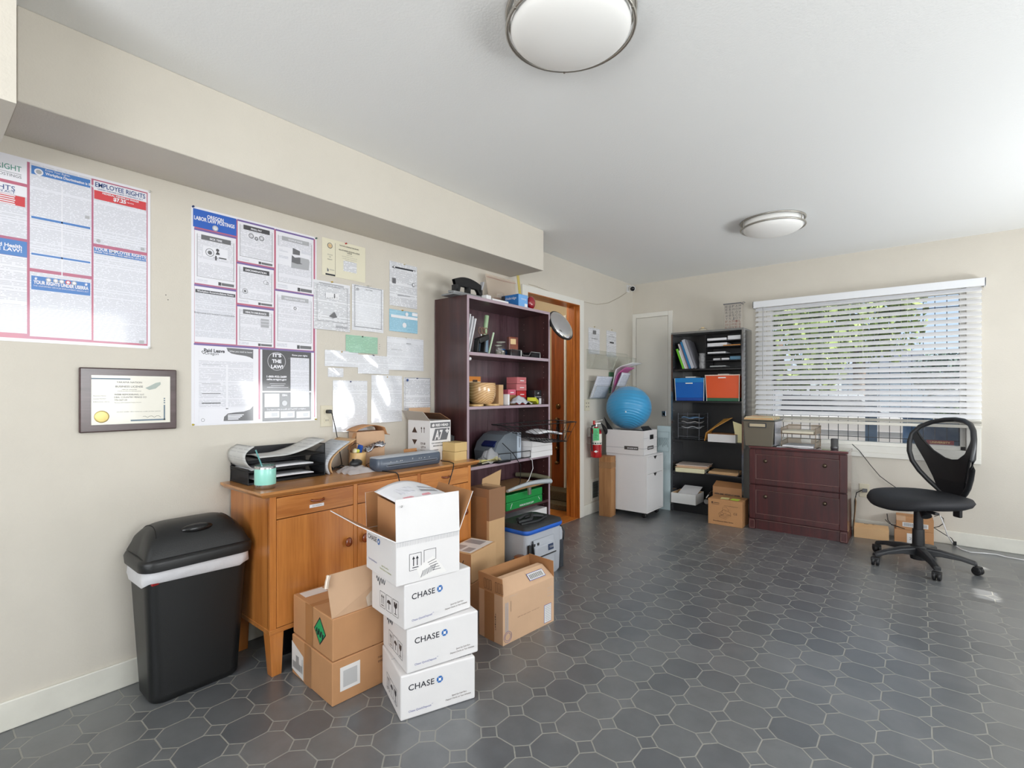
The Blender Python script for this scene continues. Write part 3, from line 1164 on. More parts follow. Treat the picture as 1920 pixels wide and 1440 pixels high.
# ---- framed certificate
fY0, fY1, fZ0, fZ1 = 0.436, 0.764, 1.050, 1.307
t = thing('framed_certificate', 'dark wood plaque with a cream business license and gold seal below the left poster', 'framed certificate', (0, (fY0 + fY1) / 2, fZ0))
oy = (fY0 + fY1) / 2
M_plaque = wood_mat('plaque_wood', (82, 60, 62), (56, 36, 36), 'Y', 26, 0.25, 0.6)
a = mb()
h = fZ1 - fZ0
wd = fY1 - fY0
a.box(0.0, 0.017, -wd / 2, wd / 2, 0, h)
a.build('backboard', M_plaque, t, bevel=0.005, seg=3)
a = mb()
cy0, cy1, cz0, cz1 = -wd / 2 + .036, wd / 2 - .026, .030, h - .030
a.box(0.0165, 0.0195, cy0, cy1, cz0, cz1)
M_cert = mat('cream_certificate', (224, 221, 210), 0.3, coat=0.5)
a.build('certificate', M_cert, t)
c = mb()
X0 = 0.0202
def cq(y0, y1, z0, z1, mi):
    c.add([(X0, y0, z0), (X0, y1, z0), (X0, y1, z1), (X0, y0, z1)], [(0, 1, 2, 3)], mi, False)
M_slate = mat('slate_stripe', (98, 118, 134), 0.4)
cq(cy0, cy0 + .125, cz1 - .016, cz1 - .011, 1)
cq(cy1 - .140, cy1 - .018, cz0 + .010, cz0 + .016, 1)
cq(cy1 - .024, cy1 - .019, cz0 + .010, cz0 + .075, 1)
for k in range(3):
    cq(cy1 - .024, cy1 - .019, cz0 + .082 + .009 * k, cz0 + .087 + .009 * k, 1)
def ct(s, y, z, hh, ww, al='C', sh=0.0):
    c.text(s, (X0, y, z), RY, UZ, hh, 0, w=ww, align=al, off=0, shear=sh)
ct('YAKAMA NATION', -.006, cz1 - .030, .0065, .085)
ct('BUSINESS LICENSE', -.006, cz1 - .048, .0075, .092)
ct('HERE BY GRANTED', -.006, cz1 - .058, .003, .05)
ct('is hereby granted to the following business', -.006, cz1 - .064, .003, .08)
ct('WEBB REMODELING, LLC', -.056, cz1 - .080, .006, .1, 'L')
ct('DBA: COUNTRY FENCE CO', -.056, cz1 - .091, .006, .108, 'L')
ct('YN-567-24', -.056, cz1 - .102, .006, .042, 'L')
ct('This license shall be displayed at the place of business', -.056, cz1 - .111, .0025, .09, 'L')
ct('Business Name', cy0 + .006, cz1 - .083, .003, .04, 'L')
ct('License Number', cy0 + .006, cz1 - .095, .003, .04, 'L')
ct('Effective thru', cy0 + .006, cz1 - .107, .003, .05, 'L')
ct('issued under the revenue code of the nation', cy0 + .08, cz0 + .048, .003, .15, 'L')
c.tube([(X0, .04 + .008 * k, cz0 + .026 + .004 * math.sin(k * 2.1) + .003 * (k % 3 == 0)) for k in range(9)], .0005, 0, 5)
# feather
c.add([(X0, .048, cz1 - .050), (X0, .062, cz1 - .058), (X0, .085, cz1 - .052), (X0, .103, cz1 - .034), (X0, .102, cz1 - .024), (X0, .085, cz1 - .028), (X0, .066, cz1 - .040)], [(0, 1, 2, 3, 4, 5, 6)], 2, False)
c.build('lettering', [M_ink, M_slate, mat('feather_grey', (168, 178, 172), 0.5)], t)
c = mb()
c.lathe([(.0235, .0195), (.024, .0205), (.019, .0212), (.001, .0212)], 0, 36, (0, cy0 + .032, cz0 + .032), axis='X')
c.build('gold_seal', mat('gold_foil', (224, 202, 130), 0.35, metal=0.3), t)

# ---- loose papers: (name, label, category, corners LT/RB in photo, print, pins)
pS = lambda a, b: (580 + a / 6.857, 430 + b / 6.857)
pT = lambda a, b: (580 + a / 6.857, 610 + b / 6.857)
M_cream = mat('cream_paper', (219, 214, 192), 0.5)
M_sheet = print_mat('sheet_print', (222, 223, 228), (120, 122, 130), 0.0075, 0.42, 0.22, 0.5, 'Y', 0.5, 130)
M_sleeve = print_mat('sleeve_print', (226, 228, 234), (150, 152, 160), 0.008, 0.38, 0.12, 0.9, 'Y', 0.35, 130)
M_cyan = print_mat('blue_notice', (156, 200, 220), (90, 140, 170), 0.007, 0.4, 0.25, 0.5, 'Y', 0.4, 130)
M_mint = print_mat('green_card', (158, 200, 176), (90, 130, 110), 0.009, 0.35, 0.15, 0.9, 'Y', 0.4, 130)
M_seal = mat('tan_seal', (206, 176, 132), 0.5)
M_redp = (170, 50, 50)


def bowed(w, fn, lt, rb, mi, bow=0.006, skew=0.0, edge=0.004, wave=0.0):
    """a sheet of paper that stands a little off the wall, gently bowed."""
    w.fn = fn
    y1, z1 = w.yz(*lt)
    y2, z2 = w.yz(*rb)
    def f(i, j):
        y = y1 + (y2 - y1) * i + skew * (1 - j)
        z = z2 + (z1 - z2) * j
        bx = edge * .3 + bow * (math.sin(PI * i) ** 2) * (1 - j) ** 1.3 + wave * (.5 + .5 * math.sin(7 * i + 5 * j)) * math.sin(PI * i)
        return (0.0012 + bx, y, z)
    w.surf(f, 10, 14, mi)
    return y1, z1, y2, z2


# permit notice (cream)
w = WallSheet(pS)
w.fn = pS
y1, z1 = w.yz(162, 98)
y2, z2 = w.yz(718, 690)
w.box(.0008, .0018, y1, y2, z2, z1, 0)
w.x0 = .0016
w.disc(262, 210, .0155, 1, 1)
w.disc(262, 210, .0125, 0, 2)
w.disc(262, 212, .011, 2, 3)
w.rect(328, 178, 331, 605, 1, 1)
w.rect(205, 582, 331, 586, 1, 1)
for s_, b_ in (('STATE', 335), ('OF', 362), ('PERMIT', 395)):
    w.words(s_, 262, b_, .006, 3, w=.012 if s_ == 'OF' else .03, bold=0, lv=2)
w.words('OREGON', 285, 530, .006, 3, w=.03, bold=0, lv=2)
w.shape([(225, 490), (245, 515), (245, 540), (228, 540)], 3, 2)
w.words('THE STATE CONSTRUCTION BOARD', 510, 245, .0075, 1, w=.125, bold=.01, lv=2)
w.words('HAS AUTHORIZED AND ISSUED A LICENSE', 512, 300, .0075, 1, w=.135, bold=.01, lv=2)
w.words('LICENSE', 515, 322, .007, 1, w=.03, bold=.01, lv=2)
for k, (b_, ww) in enumerate(((345, .04), (370, .1), (395, .095), (418, .06))):
    w.words('residential contractor', 515, b_, .0035, 3, w=ww, bold=0, lv=2)
w.rect(436, 400, 606, 570, 4, 1)
wall_thing(w, 'notice_sheet', 'cream state license sheet with a round seal, red pin, right of the Oregon poster', 'notice',
           [M_cream, M_ink, M_seal, M_inkgrey, M_sheet], pins=((w.yz(465, 185)[0], w.yz(465, 185)[1], (190, 50, 50)),))


def sheet(name, label, fn, lt, rb, m, pins=(), bow=.006, deco=None, wave=0.0, group=None, cat='notice', skew=0.0):
    w = WallSheet(fn)
    y1, z1, y2, z2 = bowed(w, fn, lt, rb, 0, bow, skew, wave=wave)
    w.x0 = .0035 + bow * .3
    if deco:
        deco(w, y1, z1, y2, z2)
    return wall_thing(w, name, label, cat, [m, M_ink, M_plight, M_pgrey, M_paper, M_inkblue],
                      pins=tuple((w.yz(a, b_)[0], w.yz(a, b_)[1], c_) for a, b_, c_ in pins), group=group)


def deco_mega(w, y1, z1, y2, z2):
    w.x0 = .0082
    w.rect(115, 690, 435, 735, 2, 1)
    w.rect(200, 810, 370, 915, 4, 1)
    for k in range(5):
        w.ring(225 + 30 * k, 885 - 14 * (k == 3), .004, .001, 3, 2, 10)
    w.rect(305, 830, 320, 890, 3, 2)
    w.shape([(245, 1120), (312, 1062), (348, 1135), (300, 1142)], 3, 2)
    w.ring(290, 1145, .005, .001, 3, 2)
    w.frame(88, 705, 480, 1215, .0012, 3, 1)
    w.rect(330, 1240, 480, 1280, 2, 1)


sheet('notice_sheet', 'white workplace notice with a grey megaphone, left of the bordered state letter', pS, (52, 640), (520, 1325), M_sheet,
      ((285, 680, (190, 160, 60)),), .004, deco_mega)


def deco_border(w, y1, z1, y2, z2):
    w.x0 = .0086
    w.frame(572, 718, 920, 1290, .0022, 3, 1)
    w.disc(612, 770, .008, 2, 1)
    w.words('State of Oregon', 760, 790, .006, 1, w=.05, bold=0, lv=1)


sheet('notice_sheet', 'white state letter with a dark ruled border in a glossy sleeve', pS, (545, 700), (950, 1335), M_sleeve, ((745, 732, (190, 190, 180)),), .004, deco_border)


def deco_key(w, y1, z1, y2, z2):
    w.x0 = .006
    w.rect(1065, 480, 1350, 540, 4, 1)
    w.shape([(1060, 478), (1100, 480), (1350, 532), (1352, 552), (1062, 492)], 1, 2)
    w.disc(1085, 484, .0085, 1, 2)
    w.disc(1085, 484, .006, 4, 3)
    w.disc(1335, 545, .006, 4, 3)
    w.rect(1060, 622, 1104, 700, 3, 1)
    w.disc(1333, 718, .0115, 1, 1)
    w.disc(1333, 718, .009, 4, 2)
    w.shape([(1130, 838), (1280, 862), (1290, 874), (1130, 856)], 2, 1)


sheet('notice_sheet', 'tall white certificate with a dark heading bar, topmost in the right column', pS, (1028, 400), (1382, 1030), M_sheet, ((1215, 455, (200, 190, 160)),), .003, deco_key)


def deco_cyan(w, y1, z1, y2, z2):
    w.x0 = .0064
    w.rect(1040, 1128, 1382, 1142, 4, 1)
    w.disc(1245, 1095, .012, 4, 1)
    w.disc(1215, 1235, .016, 4, 1)
    w.rect(1312, 1075, 1382, 1125, 4, 1)


sheet('notice_sheet', 'pale blue two-part notice below the tall white certificate', pS, (1025, 1020), (1388, 1345), M_cyan, ((1190, 1045, (190, 150, 60)),), .004, deco_cyan)
sheet('card', 'mint green certificate card in a clear sleeve', pT, (465, 118), (875, 372), M_mint, ((672, 148, (40, 60, 60)),), .006, None, .004, cat='card')


def deco_bars(w, y1, z1, y2, z2):
    w.x0 = .014
    for b_ in (314, 372, 425):
        w.rect(1036, b_ - 5, 1182, b_ + 5, 1, 1)
    w.rect(1230, 230, 1290, 248, 2, 1)


sheet('notice_sheet', 'white letter with three black redaction-like bars in a crumpled sleeve', pT, (995, 140), (1465, 590), M_sleeve, ((1235, 165, (200, 195, 180)),), .010, deco_bars, .008)
sheet('card', 'white business card sheet in a sleeve, left of a grey one, under the megaphone notice', pT, (195, 312), (625, 542), M_sleeve, ((405, 342, (190, 150, 60)),), .005, None, .005, cat='card')
sheet('card', 'small blank white card, lowest of the small cards', pT, (235, 545), (435, 668), M_sleeve, (), .004, None, .004, cat='card')
sheet('card', 'grey-white card sheet in a sleeve under the mint green card', pT, (622, 375), (1020, 632), M_sleeve, ((815, 388, (60, 60, 90)),), .006, None, .007, cat='card')


def deco_pin(w, y1, z1, y2, z2):
    pass


sheet('notice_sheet', 'long white letter in a sleeve with a blue pin above the birch cup', pT, (300, 705), (742, 1345), M_sleeve, ((520, 725, (50, 60, 110)),), .010, None, .004)
sheet('notice_sheet', 'white letter in a badly creased glossy sleeve, middle of the lowest three', pT, (795, 640), (1188, 1232), M_sleeve, ((990, 665, (190, 160, 90)),), .012, None, .009)


def deco_last(w, y1, z1, y2, z2):
    w.x0 = .009
    w.frame(1222, 672, 1548, 1085, .0012, 3, 1)
    w.disc(1252, 705, .008, 5, 1)


sheet('notice_sheet', 'white letter with thin border beside the bookshelf, right of the lowest three', pT, (1212, 668), (1550, 1085), M_sheet, ((1380, 682, (50, 60, 110)),), .005, deco_last)

# outlet beside the poster and the black plug in it
M_ivory = mat('ivory_plate', (208, 200, 178), 0.4)
def outlet(name, label, y0, y1, z0, z1, x=0.0, kind='outlet'):
    t = thing(name, label, 'wall outlet', (x, (y0 + y1) / 2, z0))
    a = mb()
    hw = (y1 - y0) / 2
    a.box(0, .006, -hw, hw, 0, z1 - z0)
    a.build('cover_plate', M_ivory, t, bevel=.002)
    for k in (0.30, 0.70):
        a = mb()
        zc = (z1 - z0) * k
        a.box(.006, .0085, -.015, .015, zc - .013, zc + .013)
        a.box(.0086, .0088, -.008, -.005, zc - .005, zc + .005, 1)
        a.box(.0086, .0088, .004, .007, zc - .005, zc + .005, 1)
        a.build('socket', [M_ivory, M_black], t, bevel=.001)
    return t
outlet('wall_outlet', 'ivory wall outlet right of the Oregon poster with a black plug in its upper socket', 1.449, 1.519, 1.02, 1.136)
t = thing('power_cord', 'black plug and cord running from the wall outlet down behind the sideboard papers', 'power cord', (0, 1.484, 1.09))
a = mb()
a.obox((.022, .004, .013), (.03, .022, .02))
a.build('plug', M_black, t, bevel=.004)
a = mb()
pts = []
for k in range(13):
    s_ = k / 12
    pts.append((.034 - .015 * s_, .010 + .075 * s_ ** 1.2, .013 - .30 * s_ ** 1.5))
a.tube(pts, .0028, 0, 8)
a.build('cord', M_black, t)
# holes and marks left in the wall
a = mb()
for (u, v) in ((311, 553), (315, 562), (711.5, 646), (712, 650), (711.5, 654)):
    p = at(u, v, x=0)
    a.lathe([(.0022, 0), (.0018, .0006), (.0001, .0006)], 0, 8, (0, p.y, p.z), axis='X')
o = solo(a, 'nail_hole', 'small dark nail holes left in the wall between the posters', 'nail holes', M_pdark, kind='stuff')

# ---- beyond the doorway: two small papers, acrylic pockets, plate, extinguisher, vent
pD = lambda a, b: (1000 + a / 3.129, 540 + b / 3.129)


def deco_a(w, y1, z1, y2, z2):
    w.x0 = .005
    w.rect(347, 247, 366, 274, 3, 1)
    w.words('HANDBOOK', 357, 300, .008, 1, w=.12, bold=0, lv=1)


def deco_b(w, y1, z1, y2, z2):
    w.x0 = .005
    w.words('ROAD', 457, 278, .008, 1, w=.06, bold=0, lv=1)
    w.words('READINESS', 457, 288, .008, 1, w=.12, bold=0, lv=1)
    w.rect(446, 315, 470, 327, 1, 1)


sheet('notice_sheet', 'small white booklet cover with a photo square, left of the pair beyond the doorway', pD, (322, 230), (388, 392), M_sheet, ((357, 228, (190, 170, 90)),), .003, deco_a)
sheet('notice_sheet', 'small white sheet with a little truck picture, right of the pair beyond the doorway', pD, (428, 248), (485, 408), M_sheet, ((458, 246, (190, 170, 90)),), .003, deco_b)

M_acry = bpy.data.materials.new('clear_acrylic')
M_acry.use_nodes = True
_n = M_acry.node_tree
_n.nodes.remove(_n.nodes['Principled BSDF'])
_tr = _n.nodes.new('ShaderNodeBsdfTransparent')
_tr.inputs[0].default_value = (0.985, 0.99, 0.985, 1)
_gl = _n.nodes.new('ShaderNodeBsdfGlossy')
_gl.inputs['Roughness'].default_value = 0.05
_ms = _n.nodes.new('ShaderNodeMixShader')
_ms.inputs[0].default_value = 0.045
_n.links.new(_tr.outputs[0], _ms.inputs[1])
_n.links.new(_gl.outputs[0], _ms.inputs[2])
_n.links.new(_ms.outputs[0], _n.nodes['Material Output'].inputs[0])
M_pane = M_acry.copy()
M_pane.name = 'window_glass'
M_pane.node_tree.nodes['Mix Shader'].inputs[0].default_value = 0.018
M_acredge = mat('acrylic_edge', (196, 196, 182), 0.2, alpha=0.8)


def acrylic(label, y0, y1, z0, z1):
    t = thing('document_holder', label, 'document holder', (0, (y0 + y1) / 2, z0), group='clear wall pockets')
    a = mb()
    n = 2
    hw = (y1 - y0) / 2
    for k in range(n):
        p, q = -hw + (y1 - y0) / n * k + .004, -hw + (y1 - y0) / n * (k + 1) - .004
        H = z1 - z0
        a.plate([(.12, p, H * .72), (.06, p, 0), (.06, q, 0), (.12, q, H * .72)], .003)
        a.plate([(.014, p, H), (.014, p, 0), (.014, q, 0), (.014, q, H)], .002)
        for s_ in (p, q):
            a.hexa([(.003, s_ - .0015, 0), (.06, s_ - .0015, 0), (.06, s_ + .0015, 0), (.003, s_ + .0015, 0),
                    (.003, s_ - .0015, H), (.12, s_ - .0015, H * .72), (.12, s_ + .0015, H * .72), (.003, s_ + .0015, H)])
        a.box(.003, .06, p, q, 0, .003)
    a.build('pocket', M_acry, t)
    a = mb()
    for k in range(n):
        p, q = -hw + (y1 - y0) / n * k + .004, -hw + (y1 - y0) / n * (k + 1) - .004
        a.tube([(.1205, p, H * .72), (.1205, q, H * .72)], .0014, 0, 5)
        a.tube([(.005, p, H), (.005, q, H)], .0014, 0, 5)
        a.tube([(.06, p, 0), (.06, q, 0)], .0014, 0, 5)
        a.tube([(.06, p, 0), (.1205, p, H * .72)], .0012, 0, 5)
        a.tube([(.06, q, 0), (.1205, q, H * .72)], .0012, 0, 5)
    a.build('edge', M_acredge, t)
    return t


acrylic('empty clear acrylic wall pocket, upper row beyond the doorway', 4.25, 5.13, 1.44, 1.63)
acrylic('clear acrylic wall pocket holding papers, lower row above the blue ball', 4.25, 5.13, 1.14, 1.32)
M_pink = mat('magenta_card', (196, 104, 160), 0.5)
M_rackp = print_mat('rack_form', (212, 214, 224), (140, 144, 160), .012, .4, .5, 0, 'Y', .4, 60)


def leaning(name, label, y0, y1, z0, z1, xb, xt, m, curl=.0, cat='paper', th=.003, c0=.8):
    a = mb()
    yc = (y0 + y1) / 2
    def f(i, j):
        return (xb + (xt - xb) * j + curl * max(0, j - c0) ** 2 * 6, y0 - yc + (y1 - y0) * i, (z1 - z0) * j)
    a.surf(f, 6, 12)
    return solo(a, name, label, cat, m, loc=(0, yc, z0), solid=th)


leaning('paper_pad', 'white ruled form pad leaning out of the lower clear pocket, left one', 4.29, 4.60, 1.15, 1.365, .022, .105, M_rackp, 0.0, 'paper pad', .010)
leaning('booklet', 'stack of white booklets with a yellow sticker in the right lower pocket', 4.70, 4.88, 1.15, 1.41, .046, .166, M_rackp, 0.0, 'booklet', .014)
leaning('folder', 'magenta folder curling out of the right lower pocket', 4.705, 4.90, 1.15, 1.465, .030, .120, M_pink, .16, 'folder', .003, .7)
leaning('folder', 'white folder curling furthest out of the right lower pocket', 4.71, 4.93, 1.15, 1.51, .018, .095, M_white, .75, 'folder', .004, .8)
a = mb()
a.box(.008, .012, -.05, .05, 0, .22)
solo(a, 'folder', 'dark green folder standing behind the magenta one', 'folder', mat('green_folder', (70, 120, 84), .5), loc=(0, 4.76, 1.20))
# light switch plate
t = thing('switch_plate', 'ivory four-hole wall plate above the fire extinguisher', 'wall plate', (0, 4.272, 1.026))
a = mb()
a.box(0, .006, -.047, .047, 0, .112)
a.build('cover_plate', M_ivory, t, bevel=.002)
for (p, q) in ((-.02, .04), (.02, .04), (-.02, .075), (.02, .075)):
    a = mb()
    a.lathe([(.006, .006), (.006, .0075), (.0001, .0075)], 0, 10, (0, p, q), axis='X')
    a.build('jack', M_pdark, t)
# floor vent in the wall
M_ventdark = mat('vent_dark', (90, 96, 92), .6)
t = thing('wall_vent', 'cream wall vent with dark louvres low behind the wooden post', 'vent', (0, 4.42, .12))
a = mb()
a.box(0, .008, -.075, .075, 0, .22)
a.build('frame', M_base, t, bevel=.002)
a = mb()
a.box(.008, .0095, -.05, .055, .03, .19)
a.build('opening', M_ventdark, t)
a = mb()
for k in range(9):
    a.obox((.012, .0025, .04 + .0175 * k), (.008, .1, .002), (0, .6, 0))
a.build('louvres', M_ventdark, t)

# fire extinguisher
M_red = mat('extinguisher_red', (170, 22, 28), .25, coat=.6)
M_steel = mat('steel', (190, 190, 188), .3, metal=.9)
t = thing('fire_extinguisher', 'red fire extinguisher with white label and green tag hung on the left wall', 'fire extinguisher', (.085, 4.30, .57))
a = mb()
a.lathe([(.03, 0), (.052, .004), (.056, .012), (.056, .235), (.05, .26), (.035, .278), (.02, .288), (.018, .30)], 0, 28)
a.build('cylinder', M_red, t)
a = mb()
rr = .0568
pts = [(rr * math.cos(a_), rr * math.sin(a_)) for a_ in [math.radians(-105 + 8 * k) for k in range(20)]]
for k in range(19):
    a.add([(pts[k][0], pts[k][1], .13), (pts[k + 1][0], pts[k + 1][1], .13), (pts[k + 1][0], pts[k + 1][1], .235), (pts[k][0], pts[k][1], .235)], [(0, 1, 2, 3)], 0, True)
    a.add([(pts[k][0] * 1.004, pts[k][1] * 1.004, .136), (pts[k + 1][0] * 1.004, pts[k + 1][1] * 1.004, .136), (pts[k + 1][0] * 1.004, pts[k + 1][1] * 1.004, .15), (pts[k][0] * 1.004, pts[k][1] * 1.004, .15)],
          [(0, 1, 2, 3)], 1 if k % 3 else 0, True)
a.build('label_band', [mat('label_white', (224, 222, 210), .4), M_ink, mat('label_yellow', (206, 188, 60), .4)], t)
a = mb()
dirn = (CAMP - Vector((.085, 4.30, .65))).normalized()
c0 = Vector((dirn.x, dirn.y, 0)).normalized() * .0575
tx = Vector((-c0.y, c0.x, 0)).normalized()
o_ = c0 + Vector((0, 0, .065))
a.add([o_ - tx * .02, o_ + Vector((0, 0, -.012)), o_ + tx * .02, o_ + Vector((0, 0, .012))], [(0, 1, 2, 3)], 0, False)
a.build('diamond_mark', M_white, t)
a = mb()
a.cyl((0, 0, .295), (0, 0, .325), .016)
a.obox((.02, -.01, .335), (.07, .018, .014), (0, -.1, .4))
a.obox((.03, -.014, .36), (.1, .016, .006), (0, -.25, .4))
a.build('valve', M_steel, t, bevel=.002)
a = mb()
a.cyl((.0, -.036, .325), (0, -.036, .362), .012)
a.build('gauge', mat('gauge_red', (180, 40, 36), .4), t)
a = mb()
a.tube([(0, -.012, .32), (-.01, -.06, .31), (-.008, -.072, .24), (-.006, -.07, .12), (-.004, -.068, .07)], .008, 0, 8)
a.build('hose', M_black, t)
a = mb()
a.lathe([(.006, 0), (.022, .05), (.03, .09)], 0, 14)
for i in range(len(a.v)):
    p_ = a.v[i]
    a.v[i] = Vector((.02 + p_.x * .7, .07 + p_.z, .33 + p_.y * 1.1 - p_.z * .9))
a.build('nozzle_horn', M_black, t)
a = mb()
o_ = c0 * 1.25 + Vector((0, 0, .17)) + tx * .002
up = Vector((0, 0, 1))
a.plate([o_ - tx * .028, o_ + tx * .028 + up * .004, o_ + tx * .028 + up * .115, o_ + tx * .02 + up * .128, o_ - tx * .02 + up * .128, o_ - tx * .028 + up * .112][0:2] + [o_ + tx * .028 + up * .122, o_ - tx * .028 + up * .122], .001)
for k in range(9):
    a.plate([o_ - tx * .021 + c0 * .03 + up * (.012 + .011 * k), o_ + tx * (.018 - .006 * (k % 3)) + c0 * .03 + up * (.012 + .011 * k), o_ + tx * (.018 - .006 * (k % 3)) + c0 * .03 + up * (.016 + .011 * k), o_ - tx * .021 + c0 * .03 + up * (.016 + .011 * k)], .0005, 1)
a.build('inspection_tag', [mat('tag_green', (90, 200, 130), .5), mat('tag_ink', (40, 110, 70), .5)], t)
a = mb()
a.box(-.084, -.05, -.02, .02, .2, .29)
a.tube([(-.07, -.058, .14), (0, -.058, .14), (.04, -.042, .14), (.058, 0, .14), (.04, .042, .14), (0, .058, .14), (-.07, .058, .14)], .0025, 0, 6)
a.build('bracket', M_steel, t)

# security camera by the corner
t = thing('security_camera', 'small white security camera with a black eye high in the corner', 'security camera', (0, 5.16, 2.34))
a = mb()
a.box(0, .008, -.03, .03, -.01, .07)
a.tube([(.008, 0, .05), (.03, .0, .062), (.05, -.005, .05), (.06, -.01, .035)], .007, 0, 8)
a.build('mount', M_white, t, bevel=.002)
a = mb()
d = (Vector((1.6, 1.6, 1.2)) - Vector((.06, 5.15, 2.36))).normalized()
Mx = Matrix.Translation((.065, -.012, .022)) @ d.to_track_quat('Z', 'Y').to_matrix().to_4x4()
a.M = Mx
a.lathe([(.012, -.035), (.026, -.03), (.03, -.01), (.03, .028), (.026, .032)], 0, 20)
a.build('body', M_white, t)
a = mb()
a.M = Mx
a.lathe([(.0255, .0315), (.024, .037), (.0001, .038)], 0, 20)
a.build('lens_face', mat('lens_black', (10, 10, 16), .15), t)
# thin cord pinned along the wall
a = mb()
pts = [at(990, 533, x=0), at(1002, 536, x=0), at(1030, 547, x=0), at(1050, 556, x=0), at(1090, 565, x=0), at(1118, 571, x=0), at(1140, 568, x=0), at(1160, 558, x=0), at(1174, 549, x=0)]
a.tube([(0.006, p.y, p.z) for p in pts], .0018, 0, 6)
solo(a, 'thin_cord', 'thin cream cord drooping along the left wall from the doorway to the camera', 'cord', mat('cord_cream', (170, 160, 140), .6))
# ---------------------------------------------------------------- sideboard
M_oakZ = wood_mat('sideboard_wood_up', (204, 134, 68), (160, 92, 38), 'Z', 11, .3, .35)
M_oakY = wood_mat('sideboard_wood_along', (208, 142, 78), (166, 100, 46), 'Y', 16, .3, .35)
M_oakTop = wood_mat('sideboard_top_wood', (196, 140, 82), (160, 104, 54), 'Y', 16, .28, .4)
M_wred = wood_mat('dark_pull_wood', (136, 66, 30), (100, 44, 18), 'Y', 30, .25, .5)
SX, SY0, SY1, SZ = 0.41, 0.985, 2.205, 0.79
t = thing('sideboard', 'long orange-brown wooden sideboard with three drawers and doors on tapered legs', 'sideboard', (0.2, 1.6, 0))
ox, oy = 0.2, 1.6
a = mb()
a.box(.018 - ox, SX - .018 - ox, SY0 - oy, SY1 - oy, .19, SZ - .025)
a.build('carcass', M_oakZ, t)
a = mb()
for y0, y1 in ((SY0, SY0 + .028), (1.388, 1.409), (1.787, 1.808), (SY1 - .024, SY1)):
    a.box(SX - .022 - ox, SX - ox, y0 - oy, y1 - oy, .2, SZ - .025)
a.box(SX - .022 - ox, SX - .004 - ox, SY0 - oy, SY1 - oy, SZ - .032, SZ - .024)
a.build('front_frame', M_oakZ, t, bevel=.0015)
a = mb()
a.box(.018 - ox, SX + .002 - ox, SY0 - .002 - oy, SY1 + .002 - oy, .18, .2)
a.build('bottom_rail', M_oakY, t, bevel=.002)
a = mb()
a.prism([(.014 - ox, .94 - oy), (.43 - ox, .94 - oy), (.43 - ox, 2.262 - oy), (.014 - ox, 2.262 - oy)], SZ - .01, SZ, 0)
a.hexa([(.02 - ox, .955 - oy, SZ - .026), (.415 - ox, .955 - oy, SZ - .026), (.415 - ox, 2.25 - oy, SZ - .026), (.02 - ox, 2.25 - oy, SZ - .026),
        (.014 - ox, .94 - oy, SZ - .01), (.43 - ox, .94 - oy, SZ - .01), (.43 - ox, 2.262 - oy, SZ - .01), (.014 - ox, 2.262 - oy, SZ - .01)])
a.build('top', M_oakTop, t, bevel=.0015)
for (x, y, sx, sy) in ((SX - .03, SY0 + .03, 1, 1), (SX - .03, SY1 - .03, 1, -1), (.05, SY0 + .03, 1, 1), (.05, SY1 - .03, 1, -1)):
    a = mb()
    b0, t0 = .021, .03
    x_, y_ = x - ox, y - oy
    a.hexa([(x_ + .03 - 2 * b0, y_ - b0 + .0, 0), (x_ + .03, y_ - b0, 0), (x_ + .03, y_ + b0, 0), (x_ + .03 - 2 * b0, y_ + b0, 0),
            (x_ - t0, y_ - t0, .18), (x_ + t0, y_ - t0, .18), (x_ + t0, y_ + t0, .18), (x_ - t0, y_ + t0, .18)])
    a.build('leg', M_oakZ, t, bevel=.002)


def bow_pull(parent, y, z, x):
    a = mb()
    a.tube([(x, y - .03, z), (x + .012, y - .024, z - .002), (x + .019, y, z - .004), (x + .012, y + .024, z - .002), (x, y + .03, z)], .0055, 0, 8)
    a.build('handle', M_wred, parent)


for i, (y0, y1) in enumerate(((1.0145, 1.3865), (1.4105, 1.7855), (1.8095, 2.180))):
    a = mb()
    a.box(SX - .016 - ox, SX + .001 - ox, y0 - oy, y1 - oy, .666, SZ - .034)
    d = a.build('drawer', M_oakY, t, bevel=.0015)
    bow_pull(d, (y0 + y1) / 2 - oy, .722, SX - ox)
    if i == 0:
        a = mb()
        a.box(SX + .001 - ox, SX + .0018 - ox, 1.162 - oy, 1.232 - oy, .688, .702)
        a.text('file folders', (SX + .002 - ox, 1.197 - oy, .693), RY, UZ, .005, 1, w=.045, align='C')
        a.build('paper_label', [M_paper, M_inkgrey], d)
for i, (y0, y1) in enumerate(((1.0145, 1.3865), (1.4105, 1.7855), (1.8095, 2.180))):
    a = mb()
    a.box(SX - .016 - ox, SX + .001 - ox, y0 - oy, y1 - oy, .203, .662)
    d = a.build('door', M_oakZ, t, bevel=.0015)
    a = mb()
    ky = (y1 if i != 1 else y0) - oy + (-.034 if i != 1 else .034)
    a.lathe([(.006, 0), (.009, .006), (.017, .012), (.0185, .018), (.014, .024), (.0001, .027)], 0, 20, (SX - ox, 0, 0), axis='X')
    for k_ in range(len(a.v)):
        p_ = a.v[k_]
        a.v[k_] = Vector((p_.x, p_.y + ky, p_.z * (1.45 if p_.z > 0 else 1.0) + .49))
    a.build('knob', M_wred, d)

# ---------------------------------------------------------------- waste bin
M_bin = mat('bin_plastic', (24, 25, 26), .38, bump=.15, bscale=300)
M_liner = mat('bin_liner', (222, 222, 226), .3, alpha=.93, bump=.8, bscale=40)


